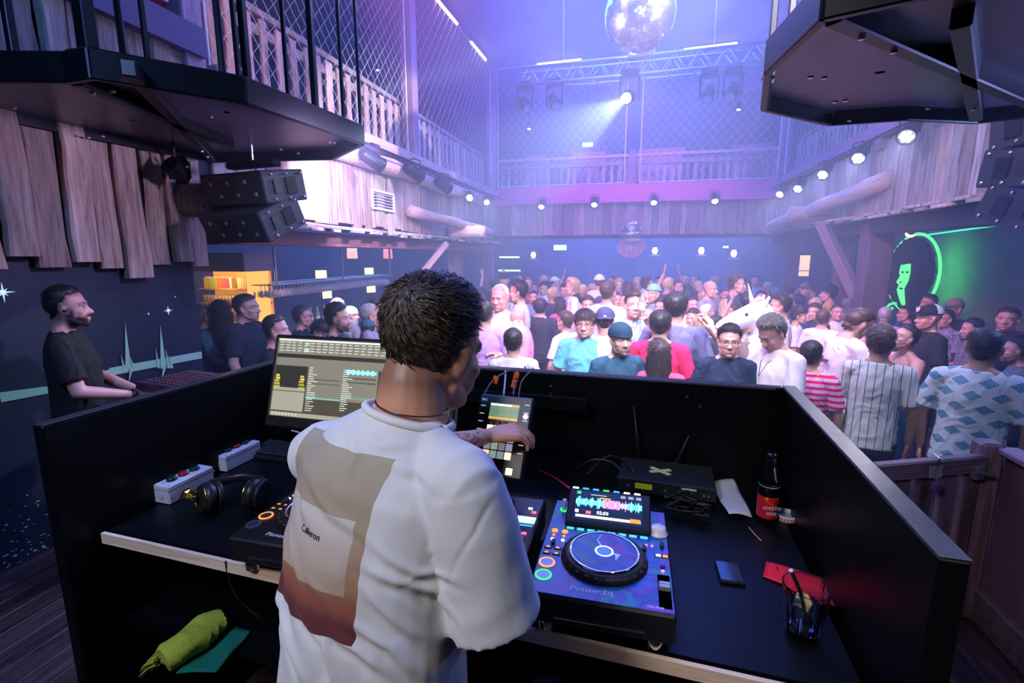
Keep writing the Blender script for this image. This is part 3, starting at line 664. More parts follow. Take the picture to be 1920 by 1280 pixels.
def skin(tone=(.62, .38, .29), beard=0., scalp=0., hair=(.03, .02, .015), tattoo=None):
    k = (tone, beard, scalp, hair, tattoo)
    if k in SK: return SK[k]
    m, t, b = _mat('skin'); N = t.nodes.new; L = t.links.new
    at_ = N('ShaderNodeAttribute'); at_.attribute_name = 'hm'; sp = N('ShaderNodeSeparateColor'); L(at_.outputs['Color'], sp.inputs[0])
    tc = N('ShaderNodeTexCoord'); nz = N('ShaderNodeTexNoise'); nz.inputs['Scale'].default_value = 14; nz.inputs['Detail'].default_value = 5; L(tc.outputs['Object'], nz.inputs['Vector'])
    def mix(f, a, bcol, mult=None):
        x = N('ShaderNodeMix'); x.data_type = 'RGBA'
        if mult is not None:
            q = N('ShaderNodeMath'); q.operation = 'MULTIPLY'; q.inputs[1].default_value = mult; L(f, q.inputs[0]); f = q.outputs[0]
        L(f, x.inputs[0])
        if isinstance(a, tuple): x.inputs[6].default_value = (*a, 1)
        else: L(a, x.inputs[6])
        x.inputs[7].default_value = (*bcol, 1); return x.outputs[2]
    c = mix(nz.outputs[0], tuple(v*1.06 for v in tone), (tone[0]*.9, tone[1]*.8, tone[2]*.78))
    c = mix(sp.outputs[2], c, (tone[0]*.78, tone[1]*.55, tone[2]*.55), .6)
    c = mix(sp.outputs[0], c, hair, beard) if beard else c
    c = mix(sp.outputs[1], c, hair, .65)
    c = mix(at_.outputs['Alpha'], c, hair, scalp) if scalp else c
    if tattoo:
        vz = N('ShaderNodeTexNoise'); vz.inputs['Scale'].default_value = 38; vz.inputs['Detail'].default_value = 2; vz.inputs['Distortion'].default_value = 2.5; L(tc.outputs['Object'], vz.inputs['Vector'])
        rp = N('ShaderNodeValToRGB'); rp.color_ramp.elements[0].position = .5; rp.color_ramp.elements[1].position = .56; L(vz.outputs[0], rp.inputs[0])
        mp = N('ShaderNodeVectorMath'); mp.operation = 'DISTANCE'; mp.inputs[1].default_value = tattoo[:3]; L(tc.outputs['Object'], mp.inputs[0])
        ms = N('ShaderNodeMapRange'); ms.inputs[1].default_value = tattoo[3]; ms.inputs[2].default_value = tattoo[3]*.8; L(mp.outputs['Value'], ms.inputs[0])
        mm = N('ShaderNodeMath'); mm.operation = 'MULTIPLY'; L(rp.outputs[0], mm.inputs[0]); L(ms.outputs[0], mm.inputs[1])
        c = mix(mm.outputs[0], c, (.05, .05, .07), .8)
    L(c, b.inputs['Base Color']); b.inputs['Roughness'].default_value = .48; b.inputs['Subsurface Weight'].default_value = 0
    SK[k] = m; return m
# --- poses: elbow / wrist / hand direction / hand back, per side (x given for the right side, mirrored for the left)
POSE = {
 'down':  dict(R=((.26, .01, 1.14), (.25, .09, .88), (0, .1, -1), (1, 0, 0), .3), head=(0, 0, 0)),
 'front': dict(R=((.25, .04, 1.15), (.12, .26, 1.13), (-.5, .6, .3), (.5, -.2, .8), .5), head=(-.12, 0, 0)),
 'look':  dict(R=((.25, .06, 1.16), (.16, .28, 1.02), (-.5, .8, 0), (.3, 0, 1), .4), head=(-.62, 0, 0)),
 'point': dict(R=((.22, .1, 1.5), (.3, .22, 1.84), (.3, .2, 1), (0, .4, -1), .25), L=((.26, .01, 1.14), (.25, .09, .88), (0, .1, -1), (1, 0, 0), .3), head=(.1, 0, 0)),
 'both':  dict(R=((.3, .06, 1.62), (.26, .12, 1.88), (.15, .2, 1), (0, -1, .1), .12), head=(.15, 0, 0)),
 'phone': dict(R=((.24, .2, 1.36), (.14, .38, 1.56), (-.35, .35, 1), (.5, -.5, .3), .45), head=(.08, 0, 0)),
 'drink': dict(R=((.24, .12, 1.2), (.1, .27, 1.38), (-.2, .2, 1), (.9, -.1, .3), .75), L=((.24, .1, 1.2), (.12, .2, 1.46), (-.4, .3, 1), (.5, -.4, .3), .7), head=(.1, 0, 0)),
 'wide':  dict(R=((.36, .14, 1.28), (.42, .36, 1.3), (-.2, 1, .1), (0, 0, 1), .3), head=(.35, 0, 0)),
 'sit':   dict(R=((.25, .06, 1.17), (.08, .28, 1.08), (-.8, .6, -.1), (.3, .7, .7), .8), head=(.02, 0, 0)),
}
TPL = {}
def shirt_disp(seed, amp=.006):
    o = Vector((seed*3.1, seed*1.7, 0))
    def f(co, no):
        out = np.zeros(len(co))
        for i, c in enumerate(co):
            v = Vector((c[0]*6, c[1]*6, c[2]*3.4))+o
            a = noise.noise(v); b = noise.noise(v*2.3+Vector((a, a, a))*2.)
            out[i] = amp*(1-abs(b)*4)*.5+amp*a*1.2
        return out
    return f
def template(pose):
    if pose in TPL: return TPL[pose]
    P = POSE[pose]; mb = MB()
    H = TR(0, .02, 1.648, P['head'][0], P['head'][1], P['head'][2])
    if P['head'][0] < -.4: H = TR(0, .06, 1.62, P['head'][0], 0, 0)
    H = H @ Matrix.Diagonal((1.07, 1.05, 1.05, 1))
    head_parts(mb, H)
    hc = H.translation
    mb.caps([(0, -.02, 1.4), (0, -.012, 1.5), (hc.x*.6, hc.y-.025, hc.z-.06)], [.068, .062, .059], 16)
    mb.loft([((0, 0, .84), .14, .1), ((0, 0, .93), .16, .115), ((0, 0, 1.05), .135, .095), ((0, .005, 1.2), .15, .105), ((0, 0, 1.32), .162, .108), ((0, -.01, 1.42), .15, .088), ((0, -.015, 1.475), .09, .068)], 24)
    arms = []
    for s in (1, -1):
        q = P.get('R') if s == 1 else P.get('L', P['R'])
        E = V(s*q[0][0], q[0][1], q[0][2]); Wp = V(s*q[1][0], q[1][1], q[1][2]); d = V(s*q[2][0], q[2][1], q[2][2]); u = V(s*q[3][0], q[3][1], q[3][2])
        Sh = V(s*.178, -.01, 1.43+(.03 if E.z > 1.4 else 0))
        mb.caps([(s*.03, -.02, 1.5), (s*.09, -.018, 1.462), Sh], [.045, .045, .054], 14)
        mb.caps([Sh, Sh.lerp(E, .4), E], [.058, .049, .039], 14)
        mb.caps([E, E.lerp(Wp, .35), Wp], [.04, .038, .026], 12)
        hand(mb, Wp+(Wp-E).normalized()*.01, d, u, s, q[4], .16 if pose in ('both', 'point', 'phone') else .06)
        arms.append((Sh, E, Wp))
        mb.caps([(s*.085, 0, .9), (s*.1, .015, .5), (s*.1, -.02, .1)], [.088, .055, .036], 14)
    body = remesh(mb, .0075, 1, name='body_mesh'); body.materials.append(None); paint_head(body, H)
    # shirt
    sb = MB(); sb.loft([((0, 0, .83), .185, .135), ((0, 0, .95), .18, .135), ((0, .0, 1.08), .168, .125), ((0, .005, 1.2), .172, .128), ((0, 0, 1.32), .18, .128), ((0, -.01, 1.42), .165, .104), ((0, -.015, 1.48), .1, .082), ((0, -.015, 1.51), .078, .072)], 28)
    for Sh, E, Wp in arms:
        s = 1 if Sh.x > 0 else -1; k = .78
        sb.caps([(s*.045, -.018, 1.47), (s*.1, -.015, 1.453), Sh], [.052, .058, .064], 16)
        sb.tube([Sh.lerp(E, .0), Sh.lerp(E, .35), Sh.lerp(E, k)], [.063, .064, .07], 18)
    shirt = remesh(sb, .009, 3, shirt_disp(len(TPL)), 'shirt_mesh'); shirt.materials.append(None)
    pb = MB(); pb.loft([((0, 0, .78), .17, .12), ((0, 0, .93), .17, .125), ((0, 0, .98), .16, .118)], 20)
    for s in (1, -1): pb.tube([(s*.088, 0, .88), (s*.1, .012, .5), (s*.1, -.012, .1)], [.098, .07, .065], 14)
    pants = remesh(pb, .016, 2, name='trousers_mesh'); pants.materials.append(None)
    sh = MB().caps([(0, -.06, .045), (0, .05, .045), (0, .13, .038)], [.045, .047, .04], 12, .85); shoe = sh.mesh('shoe_mesh', [None], True)
    TPL[pose] = dict(body=body, shirt=shirt, pants=pants, H=H, shoe=shoe, arms=arms); return TPL[pose]
# --- hair, in the head frame ----------------------------------------------
_hb = MB(); head_parts(_hb, Matrix(), ear=False); _hb.caps([(0, -.035, -.06), (0, -.04, -.16)], [.055, .055], 14)
_hm = remesh(_hb, .006, 1, name='headref'); _hbvh = BVHTree.FromPolygons([v.co[:] for v in _hm.vertices], [p.vertices[:] for p in _hm.polygons]); bpy.data.meshes.remove(_hm)
def skull_r(d):
    o = V(0, -.015, .03); h = _hbvh.ray_cast(o+d*.4, -d)
    return (h[0]-o).length if h[0] is not None else .09
def locks(mb, vs, fs, kind, cz):
    r_ = random.Random(len(kind)*7+1); bv = BVHTree.FromPolygons([v[:] for v in vs], fs); cr = V(.012, -.08, .09); n = {'curly': 1500, 'long': 900, 'mop': 1100}.get(kind, 800); c_ = 0; t0 = 0
    while c_ < n and t0 < 9000:
        t0 += 1
        i = r_.randrange(len(vs)); p = Vector(vs[i]); d = p-cz
        if d.length < skull_r(d.normalized())+.004 or d.z < -.09 and kind != 'long': continue
        nr = d.normalized(); fl = p-cr; fl -= nr*fl.dot(nr)
        if fl.length < 1e-4: continue
        t = fl.normalized()+nr.cross(fl.normalized())*.4+V(r_.gauss(0, .3), r_.gauss(0, .3), r_.gauss(0, .3)); t = (t-nr*t.dot(nr)).normalized()
        if kind == 'long' and d.z < .02: t = V(r_.gauss(0, .05), r_.gauss(0, .05), -1)
        L_ = {'curly': .016, 'crop': .006, 'fade': .012, 'receding': .009, 'long': .05, 'mop': .035, 'quiff': .03}.get(kind, .018)*r_.uniform(.6, 1.3); w = .0028 if kind == 'curly' else .0022
        sd_ = nr.cross(t).normalized(); P = []
        for k in range(3):
            f = k/2; P.append(p+V(r_.uniform(-.002, .002), 0, 0)-nr*.002+t*L_*f+nr*(L_*(.45 if kind == 'curly' else .28)*math.sin(f*2.6)))
        q = []
        for k, b in enumerate(P): q += [b-sd_*w*(1-k*.42), b+sd_*w*(1-k*.42), b+nr*w*(1-k*.4)]
        mb.add(q, [(0, 3, 5, 2), (2, 5, 4, 1), (3, 6, 8, 5), (5, 8, 7, 4)]); c_ += 1
HAIRS = {}
def hair_mesh(kind, n=72, m=44):
    if kind in HAIRS: return HAIRS[kind]
    cz = V(0, -.015, .03); vs = []; fs = []; sd = sum(map(ord, kind))
    ss = lambda a, b, v: min(1, max(0, (v-a)/(b-a)))
    for i in range(m+1):
        th = math.pi*i/m
        for k in range(n):
            ph = 2*math.pi*k/n; d = V(math.sin(th)*math.cos(ph), math.sin(th)*math.sin(ph), math.cos(th)); r = skull_r(d); p = d*r; y, z, x = p.y, p.z, abs(p.x)
            front = ss(.35, .62, d.z-(d.y-.3)*.35) if d.y > .25 else 1          # hairline at the front
            side = ss(-.05, .12, d.z+ (0 if d.y < .05 else -(d.y)*.4)) if d.y > -.25 else ss(-.62, -.35, d.z)
            blend = ss(-.35, .0, d.y); side = side*blend+(1-blend)*ss(-.84, -.66, d.z)
            jit = .10*noise.noise(V(d.x*14, d.y*14, d.z*3)+V(sd, 9, 0)); front = ss(.36, .74, d.z-(d.y-.3)*.26+jit) if d.y > .25 else 1; msk = min(front, side)
            nz = noise.noise(d*7+V(sd, 0, 0)); nf = noise.noise(V(d.x*26, d.y*26, d.z*8)+V(sd, 3, 0))
            top = ss(.1, .55, d.z)
            if kind == 'short': h = .005+.009*top+.004*nf+.003*nz
            elif kind == 'crop': h = .003+.006*top+.0015*nf; 
            elif kind == 'quiff': h = .006+.018*top*(.6+.5*ss(-.3, .6, d.y))+.007*nf*top+.005*nz
            elif kind == 'curly': h = .008+.014*top+.008*noise.noise(d*17)+.007*noise.noise(d*31)
            elif kind == 'fade': h = .002+.012*ss(.25, .7, d.z)+.004*nf*top
            elif kind == 'mop': h = .009+.013*top+.005*nf+.004*nz; msk = min(ss(.02, .2, d.z-(d.y-.55)*.2) if d.y > .3 else 1, ss(-.4, -.2, d.z) if d.y > -.2 else ss(-.88, -.74, d.z))
            elif kind == 'receding': h = .005+.006*top+.002*nf; msk = min(msk, ss(.45, .1, d.y+ (d.z-.3)*.5))
            elif kind == 'long':
                h = .014+.008*top+.004*nf; msk = front if d.y > .25 else 1
                a = math.atan2(d.y, d.x)
                if d.z < .3:
                    t = ss(.3, -1, d.z)
                    if math.sin(a) < .3:
                        rr_ = .094+.006*nf+.02*t**.7; lo = .045-t*.4 if t < .97 else .045-.388
                        q = (1 if t < .97 else .3); k2 = 1-ss(.3, .2, d.z)
                        pc = V(math.cos(a)*rr_*q, -.02+math.sin(a)*rr_*1.08*q, lo); pr = cz+d*(r+h); vs.append(pr.lerp(pc, 1-k2)); continue
                    else: vs.append(cz+d*(r*.8)); continue
            elif kind == 'cap': h = .016; msk = ss(.02, .1, d.z-(.1 if d.y > 0 else 0)*d.y)
            elif kind == 'beanie': h = .016+.006*top; msk = ss(-.05, .05, d.z+.05)
            low_ = ss(-.098, -.074, p.z+.03) if kind != 'long' else 1
            msk *= low_; vs.append(cz+d*(r*(.86+.14*ss(0, .5, msk))*(1 if low_ > .02 else .6)+h*ss(.15, 1, msk)))
    for i in range(m):
        for k in range(n):
            j = (k+1) % n; fs.append((i*n+k, i*n+n+k, i*n+n+j, i*n+j))
    mb = MB(); mb.add(vs, fs)
    if kind not in ('cap', 'beanie') and n <= 80: locks(mb, vs, fs, kind, cz)
    me = mb.mesh('hair_'+kind, [None], True); HAIRS[kind] = me; return me
HM = {}
def hairmat(col, streak=None):
    k = (col, streak)
    if k in HM: return HM[k]
    m, t, b = _mat('hair'); N = t.nodes.new; L = t.links.new
    tc = N('ShaderNodeTexCoord'); mp = N('ShaderNodeMapping'); mp.inputs['Scale'].default_value = (90, 90, 14); n = N('ShaderNodeTexNoise'); n.inputs['Scale'].default_value = 1.6; n.inputs['Detail'].default_value = 4
    L(tc.outputs['Object'], mp.inputs[0]); L(mp.outputs[0], n.inputs[0]); x = N('ShaderNodeMix'); x.data_type = 'RGBA'; rp = N('ShaderNodeMapRange'); rp.inputs[1].default_value = .35; rp.inputs[2].default_value = .68
    L(n.outputs[0], rp.inputs[0]); L(rp.outputs[0], x.inputs[0]); x.inputs[6].default_value = (*col, 1); x.inputs[7].default_value = (*(streak or tuple(min(1, v*2+.01) for v in col)), 1)
    L(x.outputs[2], b.inputs['Base Color']); b.inputs['Roughness'].default_value = .42
    bp = N('ShaderNodeBump'); bp.inputs['Strength'].default_value = .6; bp.inputs['Distance'].default_value = .004; L(n.outputs[0], bp.inputs['Height']); L(bp.outputs[0], b.inputs['Normal'])
    HM[k] = m; return m
CL = {}
def cloth(col, pat=None, c2=None):
    k = (col, pat, c2)
    if k in CL: return CL[k]
    m, t, b = _mat('cloth'); N = t.nodes.new; L = t.links.new; b.inputs['Roughness'].default_value = .85
    tc = N('ShaderNodeTexCoord'); sx = N('ShaderNodeSeparateXYZ'); L(tc.outputs['Object'], sx.inputs[0])
    def mth(op, a, v=None, v2=None):
        q = N('ShaderNodeMath'); q.operation = op
        for i, w in enumerate((a, v, v2)):
            if w is None: continue
            if isinstance(w, (int, float)): q.inputs[i].default_value = w
            else: L(w, q.inputs[i])
        return q.outputs[0]
    f = None; X, Y, Z = sx.outputs[0], sx.outputs[1], sx.outputs[2]
    if pat == 'hstripe': f = mth('LESS_THAN', mth('FRACT', mth('MULTIPLY', Z, 19)), .45)
    elif pat == 'vstripe':
        nn = N('ShaderNodeTexNoise'); nn.inputs['Scale'].default_value = 6; L(tc.outputs['Object'], nn.inputs[0]); xx = mth('ADD', X, mth('MULTIPLY', nn.outputs[0], .012))
        a = mth('LESS_THAN', mth('FRACT', mth('MULTIPLY', xx, 19)), .13); b_ = mth('LESS_THAN', mth('FRACT', mth('MULTIPLY', xx, 76)), .16)
        f = mth('MAXIMUM', a, mth('MULTIPLY', b_, .5))
    elif pat == 'tealstripe':
        f = mth('LESS_THAN', mth('FRACT', mth('ADD', mth('MULTIPLY', X, 26), mth('MULTIPLY', Z, 4))), .5)
    elif pat == 'diamond':
        # rhombs in offset rows
        rz = mth('MULTIPLY', Z, 11.5); row = mth('FLOOR', rz); fx = mth('FRACT', mth('ADD', mth('MULTIPLY', X, 7.6), mth('MULTIPLY', row, .5))); fz = mth('FRACT', rz)
        dd = mth('ADD', mth('MULTIPLY', mth('ABSOLUTE', mth('SUBTRACT', fx, .5)), 2.9), mth('MULTIPLY', mth('ABSOLUTE', mth('SUBTRACT', fz, .5)), 2.7))
        f = mth('MULTIPLY', mth('LESS_THAN', dd, 1.0), mth('ADD', .55, mth('MULTIPLY', mth('LESS_THAN', mth('FRACT', mth('MULTIPLY', dd, 2.5)), .55), .45)))
    elif pat == 'leaf':
        nn = N('ShaderNodeTexNoise'); nn.inputs['Scale'].default_value = 38; nn.inputs['Detail'].default_value = 1; nn.inputs['Distortion'].default_value = 3; L(tc.outputs['Object'], nn.inputs[0]); f = mth('GREATER_THAN', nn.outputs[0], .5)
    elif pat == 'print':
        a = mth('LESS_THAN', mth('ABSOLUTE', X), .1); c_ = mth('LESS_THAN', mth('ABSOLUTE', mth('SUBTRACT', Z, 1.27)), .03); f = mth('MULTIPLY', mth('MULTIPLY', a, c_), mth('GREATER_THAN', Y, 0))
    if f is not None:
        x = N('ShaderNodeMix'); x.data_type = 'RGBA'; L(f, x.inputs[0]); x.inputs[6].default_value = (*col, 1); x.inputs[7].default_value = (*c2, 1); L(x.outputs[2], b.inputs['Base Color'])
    else: b.inputs['Base Color'].default_value = (*col, 1)
    nb = N('ShaderNodeTexNoise'); nb.inputs['Scale'].default_value = 420; L(tc.outputs['Object'], nb.inputs[0]); bp = N('ShaderNodeBump'); bp.inputs['Strength'].default_value = .12; bp.inputs['Distance'].default_value = .002
    L(nb.outputs[0], bp.inputs['Height']); L(bp.outputs[0], b.inputs['Normal'])
    CL[k] = m; return m
def setm(o, *ms):
    for i, m in enumerate(ms):
        o.material_slots[i].link = 'OBJECT'; o.material_slots[i].material = m
    return o
eye_w = M('eye_white', (.8, .78, .76), .2); eye_i = M('eye_iris', (.05, .03, .02), .15)
_em = MB().ell((0, 0, 0), (.0125,)*3, 12, 8, (R(-90), 0, 0)); _em.m = [1 if i < 24 else 0 for i in range(len(_em.f))]
eye_me = _em.mesh('eye', [eye_w, eye_i], True)
# cap: crown is the 'cap' shell; brim
def brim_mesh(back=False, flat=.2):
    mb = MB(); vs = []; n = 14; s = -1 if back else 1
    for lay in (0, -.003):
        for i in range(n+1):
            a = math.pi*(.16+.68*i/n)
            c, q = math.cos(a), math.sin(a)
            vs.append((c*.088, -.015+s*q*.1, .052+lay)); vs.append((c*.085, -.015+s*(q*.1+.066*math.sin(math.pi*i/n)**.5), .045-.015*abs(c)+lay))
    k = 2*(n+1); fs = []
    for i in range(n):
        a = 2*i; fs += [(a, a+1, a+3, a+2), (k+a, k+a+2, k+a+3, k+a+1), (a+1, k+a+1, k+a+3, a+3), (a, a+2, k+a+2, k+a)]
    mb.add(vs, fs); return mb.mesh('brim', [None], True)
BR = {}
glass_f = M('glasses_frame', (.02, .02, .02), .3); lens_g = M('lens_glass', (.9, .95, 1), .02, trans=.9, alpha=.25)
def glasses(parent, H, round_=False):
    e = MB()
    for s in (-1, 1):
        pts = [(s*.032+math.cos(t)*.024, .093-.004*abs(math.cos(t)), -.002+math.sin(t)*(.022 if round_ else .016)) for t in np.linspace(0, 2*math.pi, 17)]
        e.tube(pts, .0016, 5); e.tube([(s*.056, .089, .003), (s*.078, .06, .004), (s*.082, -.005, .002), (s*.08, -.02, -.015)], .0016, 5)
    e.tube([(-.009, .095, .0), (0, .098, .003), (.009, .095, .0)], .0014, 5)
    g = e.build('glasses', glass_f, parent); g.matrix_local = H; return g
SKIN_T = {'fair': (.66, .43, .35), 'pink': (.72, .4, .35), 'tan': (.52, .32, .24), 'dark': (.3, .17, .12)}
HC = {'black': (.008, .007, .008), 'brown': (.045, .028, .018), 'dark': (.02, .014, .012), 'blond': (.42, .3, .17), 'grey': (.32, .31, .32), 'white': (.7, .68, .66), 'red': (.2, .07, .03)}
NP = [0]
def person(px, py, hp, face, pose='down', hair='short', hc='dark', top=(.8, .8, .82), pat=None, c2=None, label='', tone='fair', beard=0, scalp=None, cap=None, gl=None, group=None, turn=0, loc=None, scale=None, shirt=True, widen=1.0, pants=(.03, .035, .06), eyes=None):
    """px,py: top of the head in the photo, hp: head height there; face: 0 towards the viewer, 90 to image right, 180 away"""
    d = F_*.245/hp; p = at(px, py, d=d); T = template(pose)
    Hh = {True: 1.775, False: 1.77}[True] if POSE[pose]['head'][0] > -.4 else 1.73
    floor_z = 0 if loc is None else loc
    sc = (p.z-floor_z)/Hh
    if scale is None: sc = min(1.1, max(.86, sc))
    else: sc = scale
    # direction of view at that spot
    va = math.atan2(p.y, p.x); heading = va+math.pi+R(face)     # direction faced
    rz = heading-math.pi/2
    e = empty('person', (p.x, p.y, floor_z), rz, label, 'person', group); e.scale = (sc*widen, sc*widen, sc)
    hcol = HC.get(hc, hc)
    if scalp is None: scalp = .75 if hair in ('fade', 'crop', 'short', 'receding', 'quiff', 'curly') else (.25 if hair == 'bald' else 0)
    b = link('body', T['body'], e); setm(b, skin(SKIN_T[tone], beard, scalp, hcol if hcol[0] < .25 else (.2, .16, .12), (.08, .12, 1.33, .07) if not shirt else None))
    H = T['H']
    if shirt: setm(link('shirt', T['shirt'], e), cloth(top, pat, c2))
    setm(link('trousers', T['pants'], e), cloth(pants))
    if True:
        for s in (1, -1):
            o = link('shoe', T['shoe'], e); o.location = (s*.1, 0, 0); setm(o, cloth((.07, .07, .08)))
    if hair != 'bald' and not (cap and hair == 'none'):
        hh = link('hair', hair_mesh('short' if cap and hair == 'capped' else hair), e); hh.matrix_local = H @ Matrix.Scale(.96 if cap else 1, 4); setm(hh, hairmat(hcol, (.6, .58, .6) if hc == 'streak' else None))
    if cap:
        kind, cc = cap[0], cap[1]; o = link('cap', hair_mesh('beanie' if kind == 'beanie' else 'cap'), e); o.matrix_local = H; setm(o, cloth(cc))
        if kind in ('cap', 'backcap'):
            if kind not in BR: BR[kind] = brim_mesh(kind == 'backcap')
            q = link('brim', BR[kind], e); q.matrix_local = H; setm(q, cloth(cap[2] if len(cap) > 2 else cc))
    if eyes if eyes is not None else (abs((face+180) % 360-180) < 120 and hp > 24):
        for s in (1, -1):
            o = link('eye', eye_me, e); o.matrix_local = H @ TR(s*.0315, .0655, .0)
    if gl: glasses(e, H, gl == 'round')
    NP[0] += 1
    return e, T
